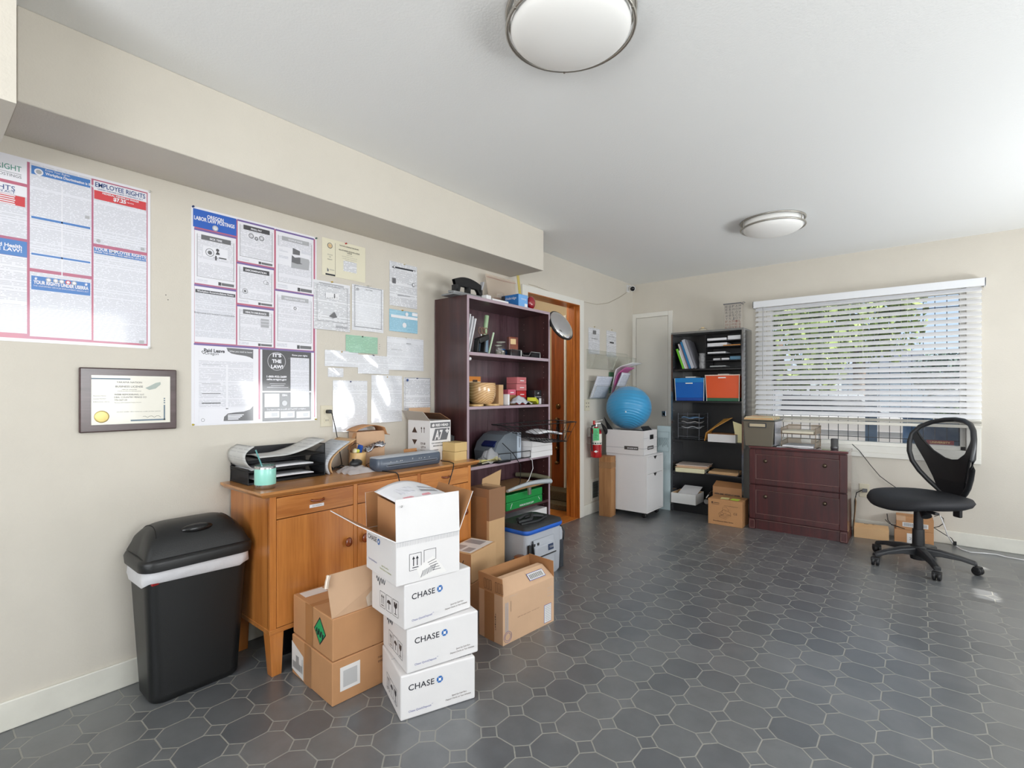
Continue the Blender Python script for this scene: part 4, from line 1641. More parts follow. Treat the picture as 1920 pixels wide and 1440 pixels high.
def rrect(hx, hy, r, n=6, cx=0, cy=0):
    pts = []
    for (sx, sy, a0) in ((1, 1, 0), (-1, 1, 90), (-1, -1, 180), (1, -1, 270)):
        for k in range(n + 1):
            an = math.radians(a0 + 90 * k / n)
            pts.append((cx + sx * (hx - r) + r * math.cos(an), cy + sy * (hy - r) + r * math.sin(an)))
    return pts


# bin stands just left of the sideboard
BX, BY = .165, .768
t = thing('waste_bin', 'tall black plastic waste bin with domed swing lid and white liner beside the sideboard', 'waste bin', (BX, BY, 0), rz=.0)
hx0, hy0, hx1, hy1 = .098, .162, .124, .188
BH = .535
a = mb()
rings = []
for (z, k) in ((0, 0), (.012, .0), (.03, .03), (BH * .5, .5), (BH, 1)):
    hx, hy = hx0 + (hx1 - hx0) * k, hy0 + (hy1 - hy0) * k
    if z == 0:
        hx -= .008
        hy -= .008
    rings.append([(p[0], p[1], z) for p in rrect(hx, hy, .045, 6)])
a.loft(rings, 0, True)
a.build('body', M_bin, t)
a = mb()
rings = []
for j, (z, g) in enumerate(((BH - .062, .0035), (BH - .05, .008), (BH - .02, .006), (BH + .002, .008))):
    base = rrect(hx1 + g, hy1 + g, .047, 6)
    rings.append([(p[0] * (1 + .006 * math.sin(i * 1.7 + j)), p[1] * (1 + .004 * math.sin(i * 2.3 + j)), z + (.012 * math.sin(i * .55) if j == 0 else 0)) for i, p in enumerate(base)])
a.loft(rings, 0, True, cap=False)
a.build('liner', M_liner, t)
a = mb()
a.obox((.118, -.155, BH - .055), (.012, .03, .01), (0, .2, .3), 0)
a.build('liner_tie', mat('tie_red', (150, 24, 30), .4), t, bevel=.002)
a = mb()
rings = []
for z, g, r in ((BH - .008, .016, .055), (BH + .022, .019, .058), (BH + .034, .014, .056), (BH + .036, .004, .05)):
    rings.append([(p[0], p[1], z) for p in rrect(hx1 + g, hy1 + g, r, 6)])
a.loft(rings, 0, True)
a.build('rim', M_bin, t)
# domed lid: arched across x, ends falling in y
a = mb()
def dome(i, j):
    y = -(hy1 + .002) + 2 * (hy1 + .002) * i
    s_ = (2 * i - 1)
    x = (hx1 + .0) * (2 * j - 1)
    q = (2 * j - 1)
    hgt = .115 * (max(0, 1 - abs(s_) ** 6) ** .35) * (max(0, 1 - abs(q) ** 2.6) ** .6)
    y *= (1 - .03 * (1 - abs(q)))
    return (x - .012 * hgt / .1, y * (1 - .10 * (hgt / .105) ** 2), BH + .034 + hgt)
a.surf(dome, 28, 20)
lid = a.build('lid', M_bin, t)
a = mb()
for s_ in (-1, 1):
    pts = []
    for k in range(15):
        q = -.72 + 1.44 * k / 14
        i = .5 + s_ * .40
        p_ = dome(i, (q + 1) / 2)
        pts.append((p_[0] * 1.004, p_[1], p_[2] + .0005))
    a.tube(pts, .0018, 0, 6)
a.build('flap_seam', mat('seam_black', (6, 6, 6), .8), lid)
a = mb()
a.sphere((.070, .0, BH + .118), .045, 0, 24, 12, (.55, 1.35, .42))
a.build('thumb_grip', mat('bin_gloss', (18, 18, 19), .22), lid)

# black item in the shadow under the sideboard
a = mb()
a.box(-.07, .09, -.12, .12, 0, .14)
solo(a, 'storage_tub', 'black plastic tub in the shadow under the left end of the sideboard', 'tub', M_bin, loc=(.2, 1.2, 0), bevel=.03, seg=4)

# ---------------------------------------------------------------- cartons
M_kraft = mat('kraft', (192, 142, 98), .75, var=.05, vscale=5, bump=.08, bscale=30)
M_kraftd = mat('kraft_inside', (172, 122, 78), .8, var=.06, vscale=5)
M_kraftp = mat('kraft_pale', (206, 170, 138), .75, var=.04, vscale=4)
M_kraftt = mat('kraft_tan', (206, 168, 124), .75, var=.04, vscale=4)
M_wcard = mat('white_card', (224, 222, 222), .6, var=.02, vscale=5)
M_tape = mat('packing_tape', (170, 124, 84), .18, coat=.6)
M_tapeclear = mat('clear_tape', (204, 186, 168), .15, coat=.8)
M_seam = mat('carton_seam', (96, 66, 44), .9)
M_label = mat('label_paper', (228, 226, 224), .5)
M_blueprint = mat('bank_blue', (38, 104, 176), .5)
M_bluepale = mat('bank_pale_blue', (196, 220, 240), .5)
M_olive = mat('print_olive', (150, 160, 60), .6)
M_violetink = mat('print_violet', (96, 100, 160), .6)
M_brownink = mat('print_brown', (70, 48, 38), .6)


def closed_carton(name, label, loc, rz, sx, sy, sz, m, group=None, cat='cardboard box', seam='x', tape=None, bev=.004, seamm=None):
    """origin at the front-right bottom corner region: local x in [0, sx], y in [0, sy]."""
    t = thing(name, label, cat, loc, rz, group)
    a = mb()
    a.box(0, sx, 0, sy, 0, sz)
    a.build('carton_body', m, t, bevel=bev, seg=3)
    a = mb()
    if seam == 'x':
        a.box(.003, sx - .003, sy / 2 - .0012, sy / 2 + .0012, sz, sz + .0006)
    else:
        a.box(sx / 2 - .0012, sx / 2 + .0012, .003, sy - .003, sz, sz + .0006)
    a.build('flap_seam', seamm or M_seam, t)
    if tape:
        a = mb()
        hw = .025
        if seam == 'x':
            a.box(-.0008, sx + .0008, sy / 2 - hw, sy / 2 + hw, sz - .06, sz + .0009)
        else:
            a.box(sx / 2 - hw, sx / 2 + hw, -.0008, sy + .0008, sz - .06, sz + .0009)
        a.build('tape', tape, t)
    return t


def open_carton(name, label, loc, rz, sx, sy, sz, m, mi, flaps, group=None, th=.004, cat='cardboard box'):
    """flaps: list of (side, height, angle out from vertical deg, material or None)."""
    t = thing(name, label, cat, loc, rz, group)
    a = mb()
    def wall(x0, x1, y0, y1):
        a.box(x0, x1, y0, y1, 0, sz)
    wall(0, sx, 0, th)
    wall(0, sx, sy - th, sy)
    wall(0, th, th, sy - th)
    wall(sx - th, sx, th, sy - th)
    a.box(th, sx - th, th, sy - th, 0, th)
    a.build('carton_body', m, t, bevel=.0012)
    a = mb()
    e = .0006
    a.box(th, sx - th, th, th + e, th, sz - .001)
    a.box(th, sx - th, sy - th - e, sy - th, th, sz - .001)
    a.box(th, th + e, th, sy - th, th, sz - .001)
    a.box(sx - th - e, sx - th, th, sy - th, th, sz - .001)
    a.box(th, sx - th, th, sy - th, th, th + e)
    a.build('lining', mi, t)
    for (side, h, ang, m_out) in flaps:
        an = math.radians(ang)
        ou = math.sin(an) * h
        u_ = math.cos(an) * h
        if side == '-y':
            p = [(0, 0, sz), (sx, 0, sz), (sx, -ou, sz + u_), (0, -ou, sz + u_)]
        elif side == '+y':
            p = [(sx, sy, sz), (0, sy, sz), (0, sy + ou, sz + u_), (sx, sy + ou, sz + u_)]
        elif side == '-x':
            p = [(0, sy, sz), (0, 0, sz), (-ou, 0, sz + u_), (-ou, sy, sz + u_)]
        else:
            p = [(sx, 0, sz), (sx, sy, sz), (sx + ou, sy, sz + u_), (sx + ou, 0, sz + u_)]
        a = mb()
        a.plate(p, .003, 0)
        # the inner face of the flap shows the lining side
        q = [Vector(v_) for v_ in p]
        n = (q[1] - q[0]).cross(q[3] - q[0]).normalized()
        a.add([v_ - n * .0033 for v_ in q], [(0, 3, 2, 1)], 1, False)
        a.build('flap', [m_out or m, mi], t)
    return t


def face(t, name, items, mats):
    """items: callable(MB) drawing print on the carton."""
    a = mb()
    items(a)
    return a.build(name, mats, t)


INKS = [M_ink, M_blueprint, M_bluepale, M_label, M_violetink, M_olive, M_brownink, M_plight, M_wcard]


def bank_mark(a, o, r, u, s):
    """octagonal blue mark with a white square eye."""
    o, r, u = Vector(o), Vector(r).normalized(), Vector(u).normalized()
    n = r.cross(u)
    def P_(x, y, k=1):
        return o + r * (x * s) + u * (y * s) + n * (.0008 * k)
    c = .42
    octo = [(-1, -c), (-c, -1), (c, -1), (1, -c), (1, c), (c, 1), (-c, 1), (-1, c)]
    a.add([P_(x, y) for x, y in octo], [tuple(range(8))], 1, False)
    a.add([P_(x * .40, y * .40, 1.5) for x, y in ((-1, -1), (1, -1), (1, 1), (-1, 1))], [(0, 1, 2, 3)], 3, False)
    for k in range(4):
        an = k * PI / 2
        def R_(x, y):
            return P_(x * math.cos(an) - y * math.sin(an), x * math.sin(an) + y * math.cos(an), 1.6)
        a.add([R_(.36, .36), R_(.44, .40), R_(1.0, .42), R_(.93, .52), R_(.40, .46)], [(0, 1, 2, 3, 4)], 3, False)


def symbol_box(a, o, r, u, w_, h_, kind, mi=0):
    o, r, u = Vector(o), Vector(r).normalized(), Vector(u).normalized()
    n = r.cross(u)
    def P_(x, y):
        return o + r * x + u * y + n * .0007
    lw = .0016
    for (x0, x1, y0, y1) in ((0, w_, 0, lw), (0, w_, h_ - lw, h_), (0, lw, 0, h_), (w_ - lw, w_, 0, h_)):
        a.add([P_(x0, y0), P_(x1, y0), P_(x1, y1), P_(x0, y1)], [(0, 1, 2, 3)], mi, False)
    def q(x0, x1, y0, y1):
        a.add([P_(x0 * w_, y0 * h_), P_(x1 * w_, y0 * h_), P_(x1 * w_, y1 * h_), P_(x0 * w_, y1 * h_)], [(0, 1, 2, 3)], mi, False)
    if kind == 'up':
        for cx in (.35, .65):
            q(cx - .035, cx + .035, .25, .68)
            a.add([P_((cx - .12) * w_, .66 * h_), P_((cx + .12) * w_, .66 * h_), P_(cx * w_, .84 * h_)], [(0, 1, 2)], mi, False)
        q(.25, .75, .13, .18)
    elif kind == 'rain':
        q(.46, .54, .15, .6)
        a.add([P_(w_ * (.5 + .34 * math.cos(k * PI / 10)), h_ * (.52 + .22 * math.sin(k * PI / 10))) for k in range(11)], [tuple(range(11))], mi, False)
    elif kind == 'glass':
        a.add([P_(w_ * .22, h_ * .85), P_(w_ * .25, h_ * .58), P_(w_ * .45, h_ * .46), P_(w_ * .55, h_ * .46), P_(w_ * .75, h_ * .58), P_(w_ * .78, h_ * .85), P_(w_ * .55, h_ * .85),
               P_(w_ * .5, h_ * .7), P_(w_ * .42, h_ * .85)], [tuple(range(9))], mi, False)
        q(.46, .54, .18, .5)
        q(.3, .7, .12, .17)


# -- white bank boxes: 0.30 face, 0.265 deep, 0.168 high; stack of four, each turned a little
def chase_front(a, SXc, sz):
    """printing on the long face (local y = 0, reading along +x)."""
    r, u = (1, 0, 0), (0, 0, 1)
    a.text('CHASE', (.030, 0, sz * .635), r, u, .0215, 0, w=.100, bold=.012, spacing=1.05)
    bank_mark(a, (.152, 0, sz * .70), r, u, .0125)
    a.text('Chase QuickDeposit', (.030, 0, sz * .15), r, u, .0075, 4, w=.088, bold=0)
    a.text('SM', (.120, 0, sz * .19), r, u, .003, 4, bold=0)
    a.text('Speed Up Cash Flow', (.232, 0, sz * .225), r, u, .006, 6, w=.062, align='C', bold=0, shear=.15)
    a.text('Deposit Checks on Your Schedule', (.228, 0, sz * .155), r, u, .006, 6, w=.105, align='C', bold=0, shear=.15)


def chase_side(a, D, sz, scrawl=True):
    """printing on the short face (local x = 0, reading along -y seen from outside)."""
    r, u = (0, -1, 0), (0, 0, 1)
    for k, kind in enumerate(('up', 'rain', 'glass')):
        symbol_box(a, (0, D - .075 - .052 * k, sz * .18), r, u, .044, .062, kind)
    if scrawl:
        p0 = Vector((-.001, D - .045, sz * .80))
        pts = []
        for k in range(22):
            pts.append(p0 + Vector((0, -.0035 * k, .010 * math.sin(k * 1.25) - (.016 if k in (7, 8) else 0))))
        a.tube(pts, .0011, 0, 5)


CH_W, CH_D, CH_H = .300, .268, .166


def corner_frame(front, left, right):
    """rotation of a box whose front corner is `front` with edges to left (short face) and right (long face)."""
    return math.atan2(right[1] - front[1], right[0] - front[0])


stack = (((1.062, 1.158), 1.184, 0.0, 'lowest of the four stacked white bank boxes, turned furthest to the right'),
         ((1.074, 1.178), 1.262, CH_H + .003, 'second from the bottom of the stacked white bank boxes'),
         ((1.080, 1.162), 1.405, 2 * (CH_H + .003), 'third from the bottom of the stacked white bank boxes, under the open one'))
for i, ((fx, fy), rz, zz, lab) in enumerate(stack):
    t = closed_carton('cardboard_box', lab, (fx, fy, zz), rz, CH_W, CH_D, CH_H, M_wcard, 'white bank boxes', seam='x', tape=None, seamm=M_plight, bev=.006)
    face(t, 'front_print', lambda a: chase_front(a, CH_W, CH_H), INKS)
    face(t, 'side_print', lambda a: chase_side(a, CH_D, CH_H, i > 0), INKS)
    if i == 0:
        a = mb()
        a.box(.03, .26, .06, .2, CH_H + .0006, CH_H + .001)
        a.text('FINANCIAL RECORDS', (.29, .03, CH_H), (-1, 0, 0), (0, -1, 0), .012, 1, w=.13, align='L')
        a.build('lid_print', [M_wcard, M_ink], t)
# open one on top
zz = 3 * (CH_H + .003)
t = open_carton('cardboard_box', 'open white bank box with raised flaps, topmost of the stack', (1.074, 1.129, zz), 1.36, .27, CH_D, .158, M_wcard, M_kraftd,
                [('-y', .155, -2, M_wcard), ('+y', .14, 6, M_wcard), ('-x', .17, 59, M_wcard), ('+x', .16, 24, M_wcard)], 'white bank boxes')


def top_print(a):
    r, u = (1, 0, 0), (0, 0, 1)
    symbol_box(a, (.052, 0, .045), r, u, .05, .062, 'up')
    symbol_box(a, (.112, 0, .045), r, u, .052, .066, 'none')
    # torn courier label
    def P_(x, z, k=1.2):
        return (x, -.0008 * k, z)
    a.add([P_(.098, .004, 1), P_(.21, .010, 1), P_(.19, .04, 1), P_(.15, .082, 1), P_(.115, .066, 1), P_(.082, .045, 1)], [tuple(range(6))], 3, False)
    for k in range(14):
        x0 = .098 + .0062 * k * .7
        a.add([P_(x0, .012 + k * .0012), P_(x0 + (.0012 if k % 3 else .0024), .012 + k * .0012), P_(x0 + .012, .036 + k * .0012), P_(x0 + .010, .036 + k * .0012)], [(0, 1, 2, 3)], 7 if k % 2 else 0, False)
    for k in range(5):
        a.add([P_(.128 + k * .005, .062 - k * .008), P_(.16 + k * .006, .07 - k * .010), P_(.161 + k * .006, .068 - k * .010), P_(.129 + k * .005, .060 - k * .008)], [(0, 1, 2, 3)], 0, False)
    r2 = (0, -1, 0)
    a.text('CHASE', (0, CH_D - .015, .122), r2, u, .0185, 0, w=.085, bold=.012, spacing=1.05)
    bank_mark(a, (0, CH_D - .118, .128), r2, u, .0115)
    a.text('Chase QuickDeposit', (0, CH_D - .02, .04), r2, u, .007, 4, w=.082, bold=0)
    a.text('Speed Up Cash Flow', (0, CH_D - .175, .042), r2, u, .006, 5, w=.06, align='C', bold=0, shear=.15)
    a.text('Deposit Checks on Your Schedule', (0, CH_D - .178, .030), r2, u, .006, 5, w=.1, align='C', bold=0, shear=.15)


face(t, 'box_print', top_print, INKS)
a = mb()
a.box(.0, .27, -.0012, -.0006, .1565, .1580)
for k in range(40):
    a.box(.004 + .0066 * k, .0048 + .0066 * k, -.0012, -.0006, .140, .1565)
a.build('crease', M_plight, t)
a = mb()
a.lathe([(.004, 0), (.003, .002), (.0001, .003)], 0, 12, (.02, -.004, .158 + .13), axis='-Y')
a.build('eyelet', M_steel, t)
# folded carton liner and leaflet sticking out of the open box
a = mb()
a.plate([(.035, CH_D - .03, .02), (.035, .02, .02), (.035, .02, .275), (.035, CH_D - .03, .285)], .003)
a.plate([(.035, CH_D - .03, .02), (.24, CH_D - .02, .02), (.24, CH_D - .02, .29), (.035, CH_D - .03, .285)], .003)
a.plate([(.24, CH_D - .02, .02), (.245, .03, .02), (.245, .03, .27), (.24, CH_D - .02, .29)], .003)
o = solo(a, 'cardboard_insert', 'brown folded cardboard insert standing inside the open white box', 'cardboard insert', M_kraft, loc=(1.074, 1.129, zz), rz=1.36)
a = mb()
def leaf(i, j):
    return (.02 + .235 * i, .014 + .225 * j, .292 + .030 * math.sin(PI * i) * (.4 + .6 * j) + .012 * j)
a.surf(leaf, 12, 10)
pts = [leaf(.15, .12), leaf(.62, .12), leaf(.62, .2), leaf(.15, .2)]
a.add([(p[0], p[1], p[2] + .003) for p in pts], [(0, 1, 2, 3)], 1, False)
for (i0, j0, i1, j1, mi) in ((.55, .3, .85, .42, 2), (.6, .5, .9, .6, 2), (.2, .35, .45, .65, 3)):
    pts = [leaf(i0, j0), leaf(i1, j0), leaf(i1, j1), leaf(i0, j1)]
    a.add([(p[0], p[1], p[2] + .003) for p in pts], [(0, 1, 2, 3)], mi, False)
solo(a, 'leaflet', 'curved white leaflet with a pink stripe lying on top of the open box', 'leaflet', [M_paper, mat('leaf_pink', (220, 150, 160), .5), M_plight, M_posterw],
     loc=(1.074, 1.129, zz), rz=1.36, solid=.001)

# -- two taped kraft boxes left of the white stack
KX, KY = .791, 1.046
kr = math.atan2(.206, .013)
t = closed_carton('cardboard_box', 'lower of two taped brown boxes before the sideboard door, label square on its side', (KX, KY, 0), kr, .36, .355, .168, M_kraft, 'taped brown boxes by the sideboard', seam='y', bev=.004)


def k_low(a):
    r, u = (0, -1, 0), (0, 0, 1)
    # left face (local x=0): white barcode label and tape
    def Q_(y, z, k=1):
        return (-.0008 * k, y, z)
    a.add([Q_(.355, .02), Q_(.245, .005), Q_(.245, .105), Q_(.355, .14)], [(3, 2, 1, 0)], 3, False)
    for k in range(22):
        yy = .344 - .0042 * k
        a.add([Q_(yy, .03, 1.6), Q_(yy - (.0012 if k % 3 else .0024), .03, 1.6), Q_(yy - (.0012 if k % 3 else .0024), .06 + .03 * ((k // 7) % 2), 1.6), Q_(yy, .06 + .03 * ((k // 7) % 2), 1.6)], [(3, 2, 1, 0)], 0, False)
    a.add([Q_(.235, .0), Q_(.175, .0), Q_(.175, .168), Q_(.235, .168)], [(3, 2, 1, 0)], 9, False)
    # right face (local y=0): blank square label, ink
    def R_(x, z, k=1):
        return (x, -.0008 * k, z)
    a.add([R_(.032, .045), R_(.118, .045), R_(.118, .138), R_(.032, .138)], [(0, 1, 2, 3)], 3, False)
    a.add([R_(.045, .058, 1.6), R_(.105, .058, 1.6), R_(.105, .122, 1.6), R_(.045, .122, 1.6)], [(0, 1, 2, 3)], 10, False)
    a.text('made', (.2, 0, .11), (1, 0, 0), (0, 0, 1), .012, 6, w=.03)
    a.text('only', (.2, 0, .093), (1, 0, 0), (0, 0, 1), .012, 6, w=.03)


M_labelgrey = mat('label_grey_square', (188, 188, 188), .5)
face(t, 'box_print', k_low, INKS + [M_tape, M_labelgrey])
t = thing('cardboard_box', 'upper of two taped brown boxes, green diamond label and one flap standing open', 'cardboard box', (KX - .004, KY + .004, .170), kr - .01, 'taped brown boxes by the sideboard')
a = mb()
a.box(0, .36, 0, .355, 0, .164)
a.build('carton_body', M_kraft, t, bevel=.004, seg=3)
a = mb()
a.plate([(.0, .005, .165), (.36, .005, .165), (.355, -.012, .345), (-.02, .012, .335)], .003, 0)
a.build('flap', M_kraftp, t)
a = mb()
a.plate([(.15, .0, .170), (.36, .0, .172), (.35, -.016, .34), (.12, .004, .338)], .0008)
a.tube([(-.026, .0, .29), (-.02, .004, .315), (-.012, .006, .337)], .009, 0, 6)
a.build('loose_tape', M_tapeclear, t)
a = mb()
def Q_(y, z, k=1):
    return (-.0008 * k, y, z)
a.add([Q_(.235, .0), Q_(.165, .0), Q_(.165, .164), Q_(.235, .164)], [(3, 2, 1, 0)], 0, False)
a.box(0, .36, .168, .2, .164, .1648, 0)
a.build('tape', M_tape, t)
a = mb()
a.add([Q_(.105, .038), Q_(.060, .085), Q_(.105, .135), Q_(.150, .085)], [(0, 1, 2, 3)], 0, False)
a.add([Q_(.105, .030, .6), Q_(.053, .085, .6), Q_(.105, .143, .6), Q_(.157, .085, .6)], [(0, 1, 2, 3)], 1, False)
a.tube([(-.0016, .135 - .006 * k, .078 + .016 * math.sin(k * 1.9)) for k in range(11)], .0022, 1, 5)
a.build('diamond_label', [mat('label_green', (44, 160, 96), .5), M_ink], t)
a = mb()
for k, s_ in enumerate(('MADE', 'GOOD', 'GROW', 'GOOD', 'NATURE', 'MADE')):
    a.text(s_, (.236, 0, .118 - .0165 * k), (1, 0, 0), (0, 0, 1), .011, 0, w=.036, bold=.03)
symbol_box(a, (.225, 0, .135), (1, 0, 0), (0, 0, 1), .04, .03, 'none')
a.box(.02, .12, .28, .34, .1645, .165, 1)
a.box(.22, .32, .24, .33, .1645, .165, 1)
for k in range(12):
    a.box(.225 + .0035 * k, .226 + .0035 * k + .001 * (k % 2), .26, .29, .165, .1653, 0)
a.text('FRAGILE', (.31, .31, .165), (-1, 0, 0), (0, -1, 0), .011, 0, w=.05)
a.build('box_print', [M_brownink, M_label], t)

# -- large open shipping box right of the stack
bx, by = 1.001, 1.811
brz = math.atan2(2.184 - by, 1.038 - bx)
t = open_carton('cardboard_box', 'large open tan shipping box with blue barcode labels, furthest into the room', (bx, by, 0), brz, .375, .172, .234, M_kraftp, M_kraftd,
                [('-x', .085, 4, M_kraft), ('+x', .085, -3, M_kraft), ('+y', .080, 3, M_kraftd)])
a = mb()
a.plate([(0, 0, .234), (.375, 0, .234), (.352, .062, .292), (.012, .062, .292)], .003)
a.plate([(.012, .062, .292), (.352, .062, .292), (.34, .085, .296), (.02, .085, .296)], .003)
a.build('flap', M_kraftp, t)


def big_print(a):
    def R_(x, z, k=1):
        return (x, -.0009 * k, z)
    def lab(x0, x1, z0, z1, bars):
        a.add([R_(x0, z0), R_(x1, z0), R_(x1, z1), R_(x0, z1)], [(0, 1, 2, 3)], 4, False)
        g = .0025
        a.add([R_(x0 + g, z0 + g, 1.6), R_(x1 - g, z0 + g, 1.6), R_(x1 - g, z1 - g, 1.6), R_(x0 + g, z1 - g, 1.6)], [(0, 1, 2, 3)], 3, False)
    lab(.295, .352, .012, .105, 0)
    for k in range(9):
        a.add([R_(.302, .022 + .009 * k, 2.2), R_(.345, .022 + .009 * k, 2.2), R_(.345, .025 + .009 * k, 2.2), R_(.302, .025 + .009 * k, 2.2)], [(0, 1, 2, 3)], 7, False)
    # label on the slanted flap
    d = Vector((0, .062, .058)).normalized()
    n = Vector((0, -d.z, d.y))
    def F_(x, s, k=1):
        return Vector((x, 0, .234)) + d * s + n * (.0036 + .0006 * k)
    x0, x1, s0, s1 = .205, .325, .022, .062
    a.add([F_(x0, s0), F_(x1, s0), F_(x1, s1), F_(x0, s1)], [(0, 1, 2, 3)], 4, False)
    a.add([F_(x0 + .003, s0 + .003, 2), F_(x1 - .003, s0 + .003, 2), F_(x1 - .003, s1 - .003, 2), F_(x0 + .003, s1 - .003, 2)], [(0, 1, 2, 3)], 3, False)
    for k in range(24):
        xx = x0 + .010 + .0042 * k
        w_ = .0012 if k % 3 else .0026
        a.add([F_(xx, s0 + .007, 3), F_(xx + w_, s0 + .007, 3), F_(xx + w_, s1 - .008, 3), F_(xx, s1 - .008, 3)], [(0, 1, 2, 3)], 0, False)
    a.text('TRANSPORT', (.04, 0, .222), (1, 0, 0), (0, .3, 1), .006, 7, w=.06)
    a.text('KEEP DRY AND CLEAN    DO NOT CUT', (.1, 0, .105), (1, .0, 0), (0, 0, 1), .004, 6, w=.16)
    for k in range(3):
        a.add([R_(.015 + .008 * k, .06), R_(.019 + .008 * k, .06), R_(.019 + .008 * k, .2), R_(.015 + .008 * k, .2)], [(0, 1, 2, 3)], 7, False)
    a.add([R_(.052, .15), R_(.054, .15), R_(.054, .2), R_(.052, .2)], [(0, 1, 2, 3)], 0, False)
    # round stamp
    for r_ in (.026, .018):
        pts = [(.032 + r_ * math.cos(k * PI / 14), -.0015, .035 + r_ * math.sin(k * PI / 14)) for k in range(28)]
        a.tube(pts, .0008, 4, 4, closed=True)
    for k in range(4):
        a.add([R_(.32, .145 + .014 * k, 1), R_(.36, .145 + .014 * k, 1), R_(.36, .146 + .014 * k, 1), R_(.32, .146 + .014 * k, 1)], [(0, 1, 2, 3)], 7, False)
    # left short side: symbols on flap
    for g_ in (.025, .105):
        for k in range(3):
            symbol_box(a, (-.001 - .001, .155 - g_ - .02 * k, .245), (0, -1, 0), (-.05, 0, 1), .014, .05, 'none', 6)
    a.text('12', (0, .10, .10), (0, -1, 0), (0, 0, 1), .03, 6, w=.03)
    for k in range(7):
        a.box(-.0012, -.0004, .05, .052 + .0015 * (k % 3), .06 + .012 * k, .068 + .012 * k, 6)
    a.box(-.0012, -.0006, .06, .13, .0, .234, 9)


face(t, 'box_print', big_print, INKS + [M_tape])

# -- boxes behind, between stack and shelf
t = closed_carton('cardboard_box', 'brown box with an address label on its lid, behind the white stack', (.652, 1.955, .168), math.atan2(.262, -.050), .27, .178, .160, M_kraftt, None, seam='y', tape=None)


def kz(a):
    a.box(.02, .26, .015, .165, .1605, .1612, 3)
    for (x0, x1, y0, y1) in ((.17, .24, .05, .16), (.05, .12, .1, .16), (.03, .1, .03, .08)):
        a.box(x0, x1, y0, y1, .1613, .1617, 7)
    a.add([(.01, .13, .1625), (.12, .165, .1625), (.11, .19, .1625), (.0, .155, .1625)], [(0, 1, 2, 3)], 11, False)
    a.box(-.0008, -.0004, .0, .178, .0, .16, 12)
    a.tube([(-.0015, .10 - .004 * k, .10 + .028 * math.sin(k * .55)) for k in range(14)], .0018, 0, 5)


face(t, 'box_print', kz, INKS + [M_tape, M_tapeclear, mat('label_maroon', (150, 50, 60), .5), M_kraft])
t = closed_carton('cardboard_box', 'plain brown box on the floor supporting the address-labelled one', (.655, 1.95, 0), math.atan2(.262, -.050), .27, .178, .165, M_kraft, None, seam='y')
t = closed_carton('cardboard_box', 'narrow brown box glimpsed between the white stack and the large open box', (.888, 1.54, 0), 1.45, .10, .15, .33, M_kraft, None, seam='y')
# tall narrow taped carton before the shelf
t = thing('cardboard_box', 'tall narrow brown carton wrapped in tape in front of the dark bookshelf', 'cardboard box', (.50, 2.272, 0), 0)
a = mb()
a.box(-.165, 0, 0, .15, 0, .613)
a.build('carton_body', M_kraftt, t, bevel=.004, seg=3)
a = mb()
a.box(-.166, .0008, -.0008, .151, .44, .6136)
a.box(-.166, .0006, -.0006, .151, .42, .45)
a.build('tape', mat('tape_brown', (150, 112, 84), .2, coat=.6), t)
a = mb()
a.box(-.1655, -.02, -.0012, -.0008, .3, .56)
a.build('tape_patch', mat('kraft_mid', (160, 112, 72), .6), t)

# ---------------------------------------------------------------- things on the sideboard
T = SZ
# wire file tray
M_mesh = mat('black_mesh', (34, 35, 40), .5, metal=.4, alpha=.72)
M_wire = mat('black_wire', (26, 26, 28), .4, metal=.4)
t = thing('file_tray', 'black wire mesh file tray with three shelves stuffed with papers on the sideboard', 'file tray', (.11, 1.16, T))
x0, x1, y0, y1, h_ = -.095, .095, -.175, .195, .155
a = mb()
a.box(x0, x1, y0, y0 + .0015, .01, .070)
a.box(x0, x0 + .0015, y0, y1, .01, h_)
a.add([(x0, y1, .005), (x1, y1, .005), (x1, y1, h_ + .006), (x0, y1, h_)], [(0, 1, 2, 3)], 0, False)
a.build('mesh_side', M_mesh, t)
for k in range(3):
    a = mb()
    zz = .008 + .052 * k
    a.box(x0, x1, y0 + .002, y1, zz, zz + .0018)
    a.tube([(x0, y0, zz), (x1, y0, zz), (x1, y1, zz), (x0, y1, zz)], .0028, 1, 6, closed=True)
    a.build('tray_shelf', [M_mesh, M_wire], t)
a = mb()
a.tube([(x0, y0, 0), (x0, y0, .070), (x0, y1, h_), (x0, y1, 0)], .003, 0, 6)
a.tube([(x1, y0, 0), (x1, y0, .070), (x0, y0, .070)], .003, 0, 6)
a.tube([(x1, y1, 0), (x1, y1, h_ + .006), (x0, y1, h_)], .003, 0, 6)
a.tube([(x0, y0, .003), (x1, y0, .003), (x1, y1, .003), (x0, y1, .003)], .003, 0, 6, closed=True)
a.build('wire_frame', M_wire, t)


def loose(name, label, fn, nu, nv, m, cat='paper', group=None, th=.0012, deco=None):
    a = mb()
    a.surf(fn, nu, nv, 0)
    if deco:
        deco(a, fn)
    return solo(a, name, label, cat, m, group=group, solid=th)


def arc_left(i, j):
    # sheet bent over the left end of the tray: from shelf level up and out over the end
    s_ = j
    x = .02 + .185 * i
    ang = s_ * 2.15
    y = .985 + .09 - .105 * math.sin(min(ang, 1.57)) + (.0 if ang < 1.57 else (1 - math.cos(ang - 1.57)) * .25)
    z = T + .052 + .078 * (1 - math.cos(min(ang, PI)))
    return (x, y, z)


M_formp = print_mat('form_print', (196, 196, 194), (120, 122, 126), .012, .25, .5, 0, 'X', .35, 70)
loose('bent_sheet', 'white sheet bent over the left end of the file tray behind the mint tumbler', arc_left, 6, 18, M_formp, th=.003)


def top_sheet(i, j):
    y = 1.04 + .32 * j
    x = .02 + .175 * i
    return (x, y, T + .118 + .085 * max(0, j - .35) ** 1.6 * 1.4 + .006 * math.sin(3 * i))


